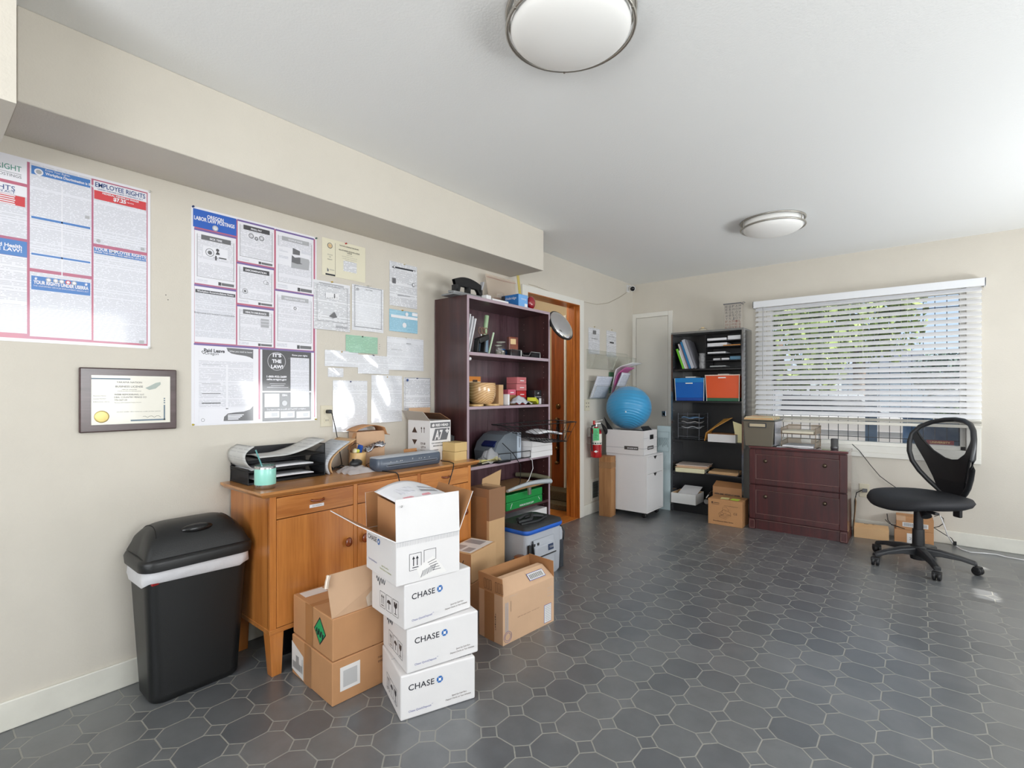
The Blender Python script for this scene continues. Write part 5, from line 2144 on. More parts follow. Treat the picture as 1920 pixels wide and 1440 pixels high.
loose('top_sheet', 'white sheets curving up to the right across the top of the file tray', top_sheet, 6, 16, M_formp, th=.004)


def sh(k, y0_, y1_, z_, dx):
    def f(i, j):
        return (.025 + .17 * i + dx * j, y0_ + (y1_ - y0_) * j, z_ + .004 * math.sin(2.5 * j))
    return f


loose('tray_sheets', 'stack of white paper on the upper tray shelf', sh(0, 1.0, 1.30, T + .066, .0), 3, 8, M_paper, th=.006, group='paper in the file tray')
loose('tray_sheets', 'white paper on the middle tray shelf', sh(1, 1.02, 1.30, T + .020, .004), 3, 8, M_paper, th=.005, group='paper in the file tray')


def fold_s(dx, top, spread):
    def f(i, j):
        x = .035 + .18 * i + .02 * j
        # S-curve rising from the top at y 1.37 and leaning out to the right
        y = 1.375 + dx + .015 * math.sin(PI * j) * -2.2 + spread * j ** 2.0
        return (x, y, T + .002 + top * j)
    return f


M_formb = print_mat('form_bluegrey', (184, 188, 194), (120, 126, 140), .011, .3, .5, 0, 'X', .35, 60)
loose('manila_folder', 'manila folder bending out to the right of the file tray', fold_s(.022, .170, .125), 6, 16, M_kraftt, 'folder', th=.002)
loose('form_sheets', 'grey-white forms bending out beside the manila folder', fold_s(.004, .160, .100), 6, 16, M_formb, 'paper', th=.006)

# tumbler with straw
M_mint_t = mat('mint_enamel', (148, 214, 200), .35, coat=.3)
M_clear = M_acry
t = thing('tumbler', 'mint green steel tumbler with clear lid and straw at the sideboard corner', 'tumbler', (.325, 1.005, T))
a = mb()
a.lathe([(.038, 0), (.0405, .004), (.0415, .020), (.0418, .022)], 0, 36)
a.lathe([(.0418, .087), (.042, .100), (.0405, .1005)], 0, 36, cap=False)
a.build('steel_body', mat('polished_steel', (190, 190, 192), .14, metal=1.0), t)
a = mb()
a.lathe([(.0425, .020), (.0432, .022), (.0432, .086), (.0425, .088)], 0, 36)
a.build('enamel_sleeve', M_mint_t, t)
a = mb()
a.lathe([(.041, .100), (.0425, .104), (.041, .110), (.030, .112), (.001, .112)], 0, 32)
a.build('lid', M_clear, t)
a = mb()
a.tube([(-.006, .005, .012), (-.006, -.012, .10), (-.006, -.038, .17)], .003, 0, 8)
a.build('straw', mat('straw_teal', (96, 160, 160), .3), t)

# mailer box, cup and clutter
t = thing('cardboard_box', 'small open brown mailer box standing against the wall on the sideboard', 'cardboard box', (.062, 1.70, T))
a = mb()
a.box(-.05, .03, -.085, .105, 0, .195)
a.build('carton_body', M_kraftp, t, bevel=.002)
a = mb()
def lidf(i, j):
    an = -.4 + 1.9 * j
    return (-.05 + .10 * i, -.10 + .23 * j + .012 * math.sin(6 * j), .200 + .030 * math.sin(PI * min(1, j * 1.05)) ** .6 - (.03 if j > .93 else 0))
a.surf(lidf, 3, 16)
a.build('lid_flap', M_kraft, t, solid=.003)
a = mb()
a.plate([(.0, -.085, .19), (.0, -.125, .10), (.03, -.125, .10), (.03, -.085, .19)], .002)
a.build('side_flap', M_kraft, t)
t = thing('cardboard_tray', 'low brown cardboard tray lying behind the laminator', 'cardboard box', (.17, 1.84, T))
a = mb()
a.box(-.06, .06, -.09, .09, 0, .04)
a.plate([(.06, .0, .04), (.06, .09, .04), (.03, .115, .085), (.03, .02, .085)], .003)
a.plate([(-.06, .09, .04), (.06, .09, .04), (.05, .10, .075), (-.06, .10, .075)], .003)
a.build('tray_body', M_kraftd, t)
M_birch = wood_mat('birch', (222, 188, 132), (196, 156, 98), 'Z', 26, .4, .2)
t = thing('pen_cup', 'round birch wood cup stuffed with small tools on the sideboard', 'pen cup', (.15, 1.585, T))
a = mb()
a.lathe([(.034, 0), (.040, .004), (.043, .045), (.042, .088), (.040, .091), (.037, .088), (.036, .02), (.0001, .018)], 0, 32)
a.build('cup_body', M_birch, t)
a = mb()
a.obox((.0, .012, .105), (.026, .02, .05), (.1, .3, .4))
o = a.build('glue_cap', mat('cap_blue', (30, 80, 170), .35), None, bevel=.005)
o.location = (.15, 1.585, T)
o['label'] = 'blue cap sticking up out of the birch cup'
o['category'] = 'bottle cap'
a = mb()
a.sphere((.0, -.018, .098), .014, 0, 14, 8)
a.sphere((.008, -.006, .098), .011, 1, 14, 8)
o = a.build('tape_roll', [mat('pale_cream', (226, 222, 190), .5), mat('lime_yellow', (206, 212, 80), .5)], None)
o.location = (.15, 1.585, T)
o['label'] = 'cream and lime yellow rolls in the top of the birch cup'
o['category'] = 'tape roll'
a = mb()
a.tube([(-.02, -.03, .09), (-.018, -.032, .125), (-.01, -.012, .14), (-.005, .008, .135), (0, .014, .11)], .0018, 0, 6)
o = a.build('wire_loop', M_wire, None)
o.location = (.15, 1.585, T)
o['label'] = 'black wire loop arching over the birch cup'
o['category'] = 'wire'
a = mb()
M_foil = mat('crumpled_foil', (190, 192, 200), .2, metal=.9, bump=1.0, bscale=60)
def foil(i, j):
    return (.118 + .05 * i + .01 * math.sin(9 * j), 1.63 + .12 * j, T + .098 + .03 * j + .012 * math.sin(11 * i + 8 * j))
a.surf(foil, 8, 14)
solo(a, 'foil_pouch', 'crumpled silver foil pouch leaning across the brown mailer box', 'pouch', M_foil, solid=.006)
# mouse on a plastic bag
t = thing('computer_mouse', 'black computer mouse on the plastic bag left of the laminator', 'computer mouse', (.215, 1.53, T + .028), rz=.5)
a = mb()
a.sphere((0, 0, .014), .03, 0, 24, 12, (.95, 1.6, .72))
a.build('shell', mat('mouse_black', (36, 38, 40), .4), t)
a = mb()
a.cyl((-.004, -.03, .034), (.004, -.03, .034), .007)
a.build('scroll_wheel', M_black, t)
M_bag = mat('thin_plastic', (216, 216, 220), .12, alpha=.5, coat=.6, bump=1.0, bscale=70)
a = mb()
def bag(i, j):
    r = 1 - abs(2 * i - 1) ** 4
    return (.17 + .15 * i, 1.43 + .15 * j, T + .002 + .030 * r * (1 - abs(2 * j - 1) ** 4) + .006 * math.sin(17 * i + 3 * j) * math.sin(13 * j + 1) * r)
a.surf(bag, 16, 16)
solo(a, 'plastic_bag', 'crumpled clear plastic bag under the computer mouse', 'plastic bag', M_bag)
a = mb()
random.seed(3)
for k in range(6):
    pts = []
    y_ = 1.42 + .02 * k
    for q in range(7):
        pts.append((.06 + .10 * q / 6 + .01 * math.sin(k + q), y_ + .14 * q / 6 * (.6 + .1 * k) - .02 * math.sin(q), T + .006 + .012 * (q % 2) * (k % 3) * .6))
    a.tube(pts, .0022, 0, 6)
solo(a, 'cable_tangle', 'tangle of thin dark cables between the file tray and the birch cup', 'cables', M_wire, kind='stuff')

# laminator
M_lam = mat('laminator_slate', (76, 86, 101), .35, coat=.1)
M_lamtop = mat('laminator_top', (176, 180, 186), .35)
t = thing('laminator', 'slate blue laminator with a grey top at the front of the sideboard', 'laminator', (.30, 1.80, T))
lw, ld = .225, .052
a = mb()
prof = []
rings = []
for (z, gx, gy) in ((0, -.012, -.010), (.004, -.004, -.004), (.03, 0, 0), (.062, -.002, -.001), (.068, -.006, -.005)):
    rings.append([(p[0], p[1], z) for p in rrect(ld + gx, lw + gy, .03, 6)])
a.loft(rings, 0, True)
a.build('housing', M_lam, t)
a = mb()
rings = []
for (z, gx, gy) in ((.0675, -.006, -.005), (.073, -.012, -.011), (.076, -.03, -.03)):
    rings.append([(p[0] - .006, p[1], z) for p in rrect(ld + gx, lw + gy, .02, 6)])
a.loft(rings, 0, True)
a.build('top_cover', M_lamtop, t)
a = mb()
a.box(ld - .0005, ld + .0008, -.165, .175, .0275, .031, 0)
a.tube([(ld, -.172, .0245), (ld, .182, .0245), (ld, .186, .0295), (ld, .182, .035), (ld, -.172, .035), (ld, -.176, .0295)], .0008, 1, 5, closed=True)
a.build('feed_slot', [M_black, M_lamtop], t)
a = mb()
for yy in (-.15, -.11, -.085, -.075, .045, .06, .085, .12):
    a.add([(ld + .0006, yy, .045), (ld + .0006, yy + .004, .047), (ld + .0006, yy + .004, .049), (ld + .0006, yy, .049)], [(0, 1, 2, 3)], 0, False)
a.text('T', (ld, .0, .046), RY, UZ, .008, 0, w=.008, align='C')
a.build('icons', M_label, t)
a = mb()
a.tube([(.35, 1.60, T + .005), (.40, 1.61, T + .0045), (.434, 1.62, T + .0045), (.4405, 1.63, T - .006), (.443, 1.64, T - .05), (.445, 1.665, T - .12), (.45, 1.69, T - .22)], .003, 0, 8)
solo(a, 'power_cord', 'black cord hanging off the sideboard from the left end of the laminator', 'cord', M_wire)
a = mb()
a.tube([(.33, 2.03, T + .012), (.385, 2.05, T + .008), (.434, 2.035, T + .005), (.442, 2.028, T - .01), (.444, 2.02, T - .03), (.448, 1.99, T - .09), (.45, 1.955, T - .17), (.46, 1.93, T - .26)], .003, 0, 8)
solo(a, 'power_cord', 'black cord hanging off the sideboard from the right end of the laminator', 'cord', M_wire)

# A7+ adhesive carton
t = thing('cardboard_box', 'white printed adhesive carton with open flaps marked A7+, at the back of the sideboard', 'cardboard box', (.235, 2.028, T), 0)
gx, gy, gz = .205, .175, .245
a = mb()
th = .003
a.box(-gx, 0, 0, th, 0, gz)
a.box(-gx, 0, gy - th, gy, 0, gz)
a.box(-gx, -gx + th, 0, gy, 0, gz)
a.box(-th, 0, 0, gy, 0, gz)
a.box(-gx, 0, 0, gy, 0, .003)
a.build('carton_body', M_wcard, t, bevel=.0015)
M_greycard = mat('grey_card', (178, 170, 160), .7)
a = mb()
a.plate([(-gx, 0, gz), (0, 0, gz), (.0, -.055, gz + .055), (-gx, -.05, gz + .06)], .003, 0)
a.build('flap', M_greycard, t)
a = mb()
a.plate([(-gx, gy, gz - .002), (-gx, 0, gz - .002), (-gx + .01, 0, gz + .075), (-gx + .01, gy, gz + .075)], .003, 0)
a.build('flap', M_kraftp, t)
a = mb()
a.plate([(0, gy, gz), (-gx, gy, gz), (-gx, gy - .09, gz + .045), (0, gy - .09, gz + .045)], .003, 0)
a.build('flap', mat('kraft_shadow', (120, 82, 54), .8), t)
a = mb()
a.box(.0, .0012, .006, gy - .006, gz - .044, gz - .012, 1)
a.text('RED HEAD', (.0012, gy / 2 + .012, gz - .035), RY, UZ, .014, 0, w=.105, bold=.05, align='C')
a.add([(.0018, .016, gz - .036), (.0018, .034, gz - .038), (.0018, .040, gz - .026), (.0018, .030, gz - .018), (.0018, .018, gz - .024)], [(0, 1, 2, 3, 4)], 0, False)
a.add([(.001, .018, gz - .122), (.001, .140, gz - .122), (.001, .165, gz - .050), (.001, .043, gz - .050)], [(0, 1, 2, 3)], 1, False)
a.text('A7', (.0016, .036, gz - .116), RY, UZ, .056, 0, w=.070, bold=.03, shear=.25)
a.text('+', (.0016, .128, gz - .082), RY, UZ, .030, 0, w=.028, bold=.07)
a.text('FOR CONCRETE, MORTAR AND', (.0008, gy / 2, gz - .142), RY, UZ, .008, 2, w=.145, bold=.02, align='C')
a.text('MASONRY ANCHORING', (.0008, gy / 2, gz - .159), RY, UZ, .008, 2, w=.12, bold=.02, align='C')
for k in range(3):
    a.box(.0006, .0010, .012, .07 - .012 * k, gz - .182 - .010 * k, gz - .178 - .010 * k, 2)
r_ = (1, 0, 0)
a.add([(-.165, -.0008, .168), (-.115, -.0008, .168), (-.14, -.0008, .205)], [(0, 1, 2)], 3, False)
a.add([(-.165, -.0008, .125), (-.14, -.0008, .092), (-.115, -.0008, .125)], [(0, 1, 2)], 3, False)
for cx in (-.075, -.05):
    a.box(cx - .002, cx + .002, -.0009, -.0004, .17, .198, 3)
    a.add([(cx - .007, -.0009, .194), (cx + .007, -.0009, .194), (cx, -.0009, .208)], [(0, 1, 2)], 3, False)
a.text('CD-28', (-.085, 0, .098), r_, UZ, .012, 3, w=.045, bold=.03)
a.text('QTY.4', (-.08, 0, .076), r_, UZ, .012, 3, w=.042, bold=.03)
a.text('KEEP DRY', (-.085, 0, .06), r_, UZ, .006, 3, w=.045)
for k in range(15):
    a.box(-.17 + .0065 * k, -.167 + .0065 * k + .0015 * (k % 2), -.0009, -.0004, .005, .03, 3)
a.tube([(-.175, -.001, 0), (-.175, -.001, .036), (-.07, -.001, .036), (-.07, -.001, 0)], .0015, 3, 4)
a.build('box_print', [M_wcard, M_pgrey, M_pgrey, M_brownink], t)
# two small yellow-kraft boxes
M_kraftY = mat('kraft_yellow', (206, 176, 120), .7, var=.03)
for k, lab in enumerate(('lower of the two small tan boxes right of the laminator', 'upper of the two small tan boxes right of the laminator')):
    t = closed_carton('small_box', lab, (.348, 2.128 + .002 * k, T + .0555 * k), 0, .11, .105, .054, M_kraftY, 'small tan boxes on the sideboard', seam='x', bev=.0015)
    t.location.x -= .11
# grey laptop-like case leaning on the shelf
a = mb()
for k in range(4):
    a.prism(rrect(.085, .0065, .005, 3, 0, .016 * k), 0, .155 - .006 * k, 0, True)
solo(a, 'document_case', 'dark grey document case standing against the bookshelf side at the sideboard end', 'case', mat('case_grey', (66, 68, 70), .45), loc=(.120, 2.2125, T), bevel=.003)
# ---------------------------------------------------------------- dark bookshelf on the left wall
M_mah = wood_mat('mahogany_laminate', (72, 40, 40), (48, 24, 25), 'Z', 16, .32, .3)
M_mahsheen = mat('mahogany_edge_sheen', (168, 148, 158), .3, coat=.4)  # edge colour paled to stand for window reflections
M_mahY = wood_mat('mahogany_shelf', (90, 58, 62), (66, 38, 42), 'Y', 16, .32, .3)
KY0, KY1, KD, KH = 2.272, 3.190, .312, 1.83
t = thing('bookshelf', 'tall dark mahogany bookshelf with five shelves between the sideboard and the doorway', 'bookshelf', (.16, 2.73, 0))
O = Vector((.16, 2.73, 0))


def rbox(a, x0, x1, y0, y1, z0, z1, mi=0):
    a.box(x0 - O.x, x1 - O.x, y0 - O.y, y1 - O.y, z0 - O.z, z1 - O.z, mi)


for (y0, y1) in ((KY0, KY0 + .019), (KY1 - .019, KY1)):
    a = mb()
    rbox(a, .016, KD - .001, y0, y1, 0, KH)
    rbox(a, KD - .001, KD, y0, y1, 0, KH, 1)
    inner = y0 + .0195 if y0 == KY0 else y0 - .0005
    for k in range(38):
        for xx in (.07, .265):
            zz = .16 + .043 * k
            if k % 9 in (7, 8):
                continue
            a.add([(xx - O.x - .0025, inner - O.y, zz - .0025), (xx - O.x + .0025, inner - O.y, zz - .0025), (xx - O.x + .0025, inner - O.y, zz + .0025), (xx - O.x - .0025, inner - O.y, zz + .0025)], [(0, 1, 2, 3)], 2, False)
    a.build('side_panel', [M_mah, M_mahsheen, mat('peg_hole', (150, 120, 120), .5)], t)
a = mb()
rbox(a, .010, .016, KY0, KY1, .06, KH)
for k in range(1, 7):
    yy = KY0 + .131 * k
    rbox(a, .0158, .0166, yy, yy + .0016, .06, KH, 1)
a.build('back_panel', [wood_mat('mahogany_back_sheen', (100, 72, 80), (70, 44, 52), 'Z', 16, .25, .9), mat('groove', (66, 44, 50), .5)], t)  # back panel's lavender reflection is put into its lighter colour
SHZ = ((KH - .020, KH), (1.447, 1.468), (1.098, 1.116), (.708, .727), (.362, .380), (.075, .094))
for i, (z0, z1) in enumerate(SHZ):
    a = mb()
    rbox(a, .016, KD - .004, KY0 + .0195, KY1 - .0195, z0, z1)
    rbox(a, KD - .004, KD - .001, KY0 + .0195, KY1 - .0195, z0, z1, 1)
    a.build('top_panel' if i == 0 else 'shelf', [M_mahY, M_mahsheen if i < 4 else M_mahY], t)
a = mb()
rbox(a, KD - .03, KD - .012, KY0 + .0195, KY1 - .0195, 0, .075)
a.build('plinth', M_mah, t)
a = mb()
a.cyl((KD - .02 - O.x, KY0 + .02 - O.y, 1.425), (KD - .02 - O.x, KY0 + .05 - O.y, 1.425), .011)
a.build('shelf_clip', M_white, t)


def bx_(name, label, cat, c, size, rz, m, bev=.0015, text=None, group=None, rot=None):
    """small carton-like thing standing at c (bottom centre); optional printed text on its +x face."""
    t_ = thing(name, label, cat, c, rz, group)
    a_ = mb()
    a_.box(-size[0] / 2, size[0] / 2, -size[1] / 2, size[1] / 2, 0, size[2])
    a_.build('body', m, t_, bevel=bev)
    if text:
        a_ = mb()
        for (s_, y, z, h_, w_, mi, al) in text[0]:
            if s_ is None:
                a_.box(size[0] / 2, size[0] / 2 + .0004, y, y + w_, z, z + h_, mi)
            else:
                a_.text(s_, (size[0] / 2 + .0005, y, z), RY, UZ, h_, mi, w=w_, align=al)
        a_.build('print', text[1], t_)
    return t_


Z0, Z1, Z2, Z3, Z4, Z5 = KH + .0008, 1.469, 1.117, .728, .381, .095
# on top
t = thing('hole_punch', 'black and silver three-hole punch on top of the bookshelf', 'hole punch', (.20, 2.37, Z0), 0.0)
a = mb()
a.box(-.06, .055, -.16, .16, 0, .012)
a.obox((.02, .0, .022), (.06, .30, .016), (0, .15, 0))
a.build('base', mat('punch_silver', (140, 142, 144), .35, metal=.5), t, bevel=.004)
a = mb()
n = 12
top, bot = [], []
for k in range(n + 1):
    s_ = -1 + 2 * k / n
    top.append((.02, .125 * s_, .105 + .03 * (1 - s_ * s_)))
    gap = .045 + (.022 if abs(abs(s_) - .42) < .32 else -.018)
    bot.append((.02, .115 * s_, gap))
for k in range(n):
    for dx in (-.012, .012):
        q = [Vector(bot[k]), Vector(bot[k + 1]), Vector(top[k + 1]), Vector(top[k])]
        a.add([(p_.x + dx - .25 * (p_.z - .08), p_.y, p_.z) for p_ in q], [(0, 1, 2, 3)], 0, False)
    q = [Vector(top[k]), Vector(top[k + 1])]
    a.add([(q[0].x - .012 - .25 * (q[0].z - .08), q[0].y, q[0].z), (q[1].x - .012 - .25 * (q[1].z - .08), q[1].y, q[1].z), (q[1].x + .012 - .25 * (q[1].z - .08), q[1].y, q[1].z), (q[0].x + .012 - .25 * (q[0].z - .08), q[0].y, q[0].z)], [(0, 1, 2, 3)], 0, False)
for yy in (-.115, 0, .115):
    a.box(.0, .04, yy - .01, yy + .01, .01, .07)
a.build('lever', M_black, t)
a = mb()
a.obox((.02, .128, .075), (.03, .012, .12), (-.35, 0, 0))
a.build('side_arm', M_plight, t, bevel=.003)
bx_('tape_roll_box', 'small white block next to the hole punch on the bookshelf', 'small box', (.27, 2.50, Z0), (.05, .05, .032), 0.1, M_white, .006)
a = mb()
a.lathe([(.016, 0), (.016, .018), (.014, .02), (.0001, .02)], 0, 18, (0, 0, 0))
solo(a, 'bottle_cap', 'small dark cap right of the white block on top of the bookshelf', 'cap', mat('cap_brown', (60, 40, 40), .4), loc=(.25, 2.56, Z0))
bx_('flat_box', 'thin white flat box before the blue box on top of the bookshelf', 'flat box', (.262, 2.625, Z0), (.06, .17, .016), 0.0, M_white, .003)
t = thing('small_box', 'blue printed carton on top of the bookshelf under the clear bag', 'carton', (.285, 2.830, Z0 + .001), -.03)
a = mb()
a.box(-.165, 0, 0, .105, 0, .092)
a.build('body', [mat('carton_blue', (24, 104, 176), .4)], t, bevel=.0015)
a = mb()
a.text('thebridge', (-.125, 0, .058), (1, 0, 0), UZ, .018, 0, w=.105)
a.text('thebridge', (0, .03, .055), RY, UZ, .012, 0, w=.06)
a.box(0, .0006, .07, .1, .002, .028, 0)
a.box(-.165, -.13, -.0007, -.0002, .045, .09, 1)
a.box(0, .0004, .0, .105, .0, .09, 2)
a.build('print', [M_white, M_ink, mat('carton_sky', (112, 168, 226), .4)], t)
t = thing('zip_bag', 'clear zip bag of small packets on top of the bookshelf behind the blue carton', 'plastic bag', (.068, 2.90, Z0))
M_zip = mat('zip_bag_film', (214, 196, 178), .15, alpha=.38, coat=.5, bump=.8, bscale=50)
a = mb()
for sgn in (-1, 1):
    def zf(i, j):
        return (sgn * (.045 * (1 - j) ** .8 * (1 - (2 * i - 1) ** 4) + .002), -.17 + .34 * i + .015 * math.sin(5 * j), .002 + .25 * j)
    a.surf(zf, 14, 12)
a.build('film', M_zip, t)
a = mb()
a.tube([(0, -.17, .232), (.004, 0, .228), (0, .17, .236)], .0022, 0, 6)
a.build('zip_strip', mat('zip_rose', (170, 96, 96), .4), t)
a = mb()
random.seed(5)
for k in range(9):
    a.obox((random.uniform(-.02, .02), random.uniform(-.12, .13), .02 + random.uniform(0, .10)), (.02, .055, .035), (random.uniform(-.4, .4), random.uniform(-.5, .5), random.uniform(-.6, .6)), k % 3)
a.build('contents', [mat('packet_pink', (206, 168, 156), .5), mat('packet_white', (220, 214, 208), .5), mat('packet_brown', (140, 90, 70), .5)], t, bevel=.004)
a = mb()
a.sphere((0, 0, .05), .052, 0, 24, 14, (.55, .8, .96))
solo(a, 'red_case', 'glossy dark red rounded case at the doorway end of the bookshelf top', 'case', mat('glossy_red', (140, 18, 32), .2, coat=.7), loc=(.27, 3.00, Z0 + .001))
a = mb()
a.obox((0, 0, .15), (.004, .028, .30), (.18, 0, 0))
solo(a, 'wooden_ruler', 'yellow wooden ruler leaning behind the clear bag by the doorway casing', 'ruler', mat('ruler_yellow', (196, 178, 96), .5), loc=(.085, 3.10, Z0 + .004))
# convex mirror fixed at the shelf's doorway edge
t = thing('convex_mirror', 'round convex mirror with a black rim on the doorway edge of the bookshelf', 'mirror', (.335, 3.312, 1.739))
tc_ = (CAMP - Vector((.335, 3.312, 1.739))).normalized()
n = (tc_ * .55 + (RT * .8 + Vector((0, 0, .6))).normalized() * .83).normalized()
Mx = n.to_track_quat('Z', 'Y').to_matrix().to_4x4()
R_ = .126
a = mb()
a.M = Mx
a.lathe([(R_ * math.sin(k * PI / 22), .03 * math.cos(k * PI / 22 * 1.0) ** 1.0) for k in range(11, -1, -1)], 0, 40, cap=False)
a.build('mirror_face', mat('mirror', (235, 235, 238), .02, metal=1.0), t)
a = mb()
a.M = Mx
a.tube([(R_ * math.cos(k * PI / 24), R_ * math.sin(k * PI / 24), -.002) for k in range(48)], .008, 0, 8, closed=True)
a.lathe([(R_, -.004), (R_ * .96, -.02), (.0001, -.022)], 0, 32)
a.build('rim', M_black, t)
a = mb()
a.tube([(-.04, -.14, -.0), (-.03, -.07, -.02), tuple(n * -.02)], .006, 0, 8)
a.build('bracket', M_black, t)

# shelf 1 (under the top)
for k in range(3):
    a = mb()
    a.prism([(-.09, 0), (.09, 0), (.09, .010), (-.09, .010)], 0, .255 - .01 * k)
    o = solo(a, 'file_binder', ('leftmost', 'middle', 'rightmost and most tilted')[k] + ' white file leaning at the left end of the topmost bookshelf compartment', 'file', M_paper, loc=(.16, 2.316 + .019 * k, Z1 + .005), group='white files leaning in the bookshelf', kind=None)
    o.rotation_euler = (-.19 - .04 * k, 0, 0)
t = thing('tape_dispenser', 'black stapler-shaped holder at the front of the top compartment', 'holder', (.272, 2.435, Z1), 0)
a = mb()
a.box(-.03, .03, -.045, .045, 0, .008)
a.obox((0, .02, .095), (.05, .10, .035), (.35, 0, 0))
for yy in (-.035, .03):
    a.obox((0, yy, .045), (.04, .012, .08), (-.12, 0, 0))
a.build('stand', M_black, t, bevel=.004)
t = thing('pencil_holder', 'clear blue-grey pencil holder full of scissors and pens on the top bookshelf', 'pencil holder', (.20, 2.54, Z1))
a = mb()
a.lathe([(.038, 0), (.04, .10), (.037, .10), (.035, .005), (.0001, .004)], 0, 24)
a.build('cup_body', mat('cup_bluegrey', (150, 176, 200), .3, alpha=.7), t)
M_sciss = mat('scissor_handle', (130, 100, 84), .35)
for k, (sy, tilt) in enumerate(((-.015, -.15), (.022, .1))):
    a = mb()
    for s_ in (-1, 1):
        a.tube([(s_ * .002, sy + s_ * .012 + .014 * math.cos(q * PI / 8), .165 + .022 * math.sin(q * PI / 8)) for q in range(16)], .0032, 0, 6, closed=True)
    a.tube([(0, sy, .14), (0, sy * .4, .02)], .005, 1, 6)
    o = a.build('scissors', [M_sciss, M_steel])
    o.location = (.20, 2.54, Z1)
    o['label'] = ('left' if k == 0 else 'right') + ' pair of scissors standing in the pencil holder'
    o['category'] = 'scissors'
    o['group'] = 'scissors in the pencil holder'
a = mb()
a.cyl((0, .0, 0), (.0, .05, .285), .016, 0, 16)
solo(a, 'green_tube', 'pale green rolled tube leaning tall on the top bookshelf', 'tube', mat('pale_green', (176, 206, 164), .5), loc=(.13, 2.61, Z1 + .004))
a = mb()
a.cyl((0, 0, 0), (0, .055, .16), .007, 0, 10)
solo(a, 'green_marker', 'slim pale green stick leaning before the rolled green tube', 'stick', mat('pale_green2', (206, 228, 196), .5), loc=(.19, 2.61, Z1 + .003))
M_glass2 = M_acry
for k, (yy, xx, rr_, hh) in enumerate(((2.665, .235, .028, .07), (2.715, .215, .037, .098))):
    t = thing('glass_jar', ('small' if k == 0 else 'larger') + ' clear glass jar of clips on the top bookshelf', 'jar', (xx, yy, Z1))
    a = mb()
    a.lathe([(rr_ * .9, 0), (rr_, .006), (rr_, hh * .8), (rr_ * .85, hh * .9), (rr_ * .88, hh)], 0, 24, cap=False)
    a.build('glass_wall', M_glass2, t)
    a = mb()
    a.tube([(rr_ * .88 * math.cos(q * PI / 10), rr_ * .88 * math.sin(q * PI / 10), hh) for q in range(20)], .002, 0, 6, closed=True)
    a.build('glass_lip', M_acredge, t)
    a = mb()
    a.lathe([(rr_ * .8, .004), (rr_ * .85, hh * .35), (.0001, hh * .45)], 0, 16)
    a.build('contents', mat('clips_mix', (150, 146, 136), .4, col2=(80, 66, 54), vscale=60, metal=.3), t)
a = mb()
a.sphere((0, 0, .03), .03, 0, 14, 8, (1, 1.1, 1))
solo(a, 'blue_wrap', 'crumpled bright blue foil packet right of the glass jars', 'packet', mat('blue_foil', (40, 110, 190), .25, coat=.5, bump=1.0, bscale=90), loc=(.165, 2.80, Z1))
bx_('snack_packet', 'tall brown and orange snack packet standing on the top bookshelf', 'packet', (.160, 2.915, Z1), (.03, .085, .155), -.25, mat('snack_orange', (150, 74, 36), .3, coat=.5, col2=(96, 26, 16), vscale=12), .004,
    ([(None, -.03, .10, .04, .05, 0, 'L'), (None, -.035, .0, .03, .06, 1, 'L')], [mat('snack_cream', (222, 190, 140), .4), M_paper]))
t = thing('desk_organiser', 'silver-edged black mesh desk organiser at the right of the top bookshelf', 'desk organiser', (.24, 2.93, Z1))
a = mb()
a.box(-.05, .04, -.18, -.06, 0, .045)
a.box(-.05, .04, .06, .17, 0, .04)
a.box(-.05, .04, -.06, .06, 0, .003)
a.build('mesh_body', M_mesh, t)
a = mb()
a.tube([(.042, -.18, .0), (.042, -.18, .046), (.042, -.06, .046), (.042, -.045, .012), (.042, .03, .012), (.042, .055, .042), (.042, .17, .042), (.042, .17, 0)], .003, 0, 6)
a.tube([(.042, -.065, .0), (.042, -.065, .044)], .003, 0, 6)
a.build('silver_edge', M_steel, t)

# shelf 2
bx_('tea_box', 'orange and cream box standing behind the wooden bowl', 'box', (.045, 2.60, Z2), (.05, .12, .205), 0, mat('tea_orange', (226, 140, 50), .5), .001,
    ([(None, -.058, .10, .07, .116, 0, 'L'), (None, -.025, .165, .016, .05, 1, 'L')], [mat('tea_cream', (236, 206, 160), .5), M_brownink]))
a = mb()
a.cyl((0, 0, 0), (0, 0, .16), .03, 0, 16)
a.cyl((0, 0, .16), (0, 0, .19), .02, 1, 16)
solo(a, 'green_bottle', 'green bottle at the left end of the second bookshelf compartment', 'bottle', [mat('bottle_green', (20, 120, 44), .3), mat('bottle_mint', (150, 214, 196), .3)], loc=(.14, 2.36, Z2))
M_bowl = bpy.data.materials.new('ringed_wood')
M_bowl.use_nodes = True
_b = M_bowl.node_tree
_w = _b.nodes.new('ShaderNodeTexWave')
_w.wave_type = 'RINGS'
_w.rings_direction = 'X'
_w.inputs['Scale'].default_value = 22
_w.inputs['Distortion'].default_value = 1.5
_tc = _b.nodes.new('ShaderNodeTexCoord')
_rp = _b.nodes.new('ShaderNodeValToRGB')
_rp.color_ramp.elements[0].color = lin((196, 150, 100))
_rp.color_ramp.elements[1].color = lin((226, 190, 142))
_b.links.new(_tc.outputs['Object'], _w.inputs[0])
_b.links.new(_w.outputs[0], _rp.inputs[0])
_b.links.new(_rp.outputs[0], _b.nodes['Principled BSDF'].inputs[0])
_b.nodes['Principled BSDF'].inputs['Roughness'].default_value = .25
_b.nodes['Principled BSDF'].inputs['Coat Weight'].default_value = .6
a = mb()
a.lathe([(.07, .012), (.088, .03), (.1, .07), (.103, .12), (.1, .155), (.095, .157), (.09, .06), (.0001, .03)], 0, 40)
solo(a, 'wooden_bowl', 'large turned pale wood bowl with swirling grain on the second bookshelf', 'bowl', M_bowl, loc=(.19, 2.535, Z2))
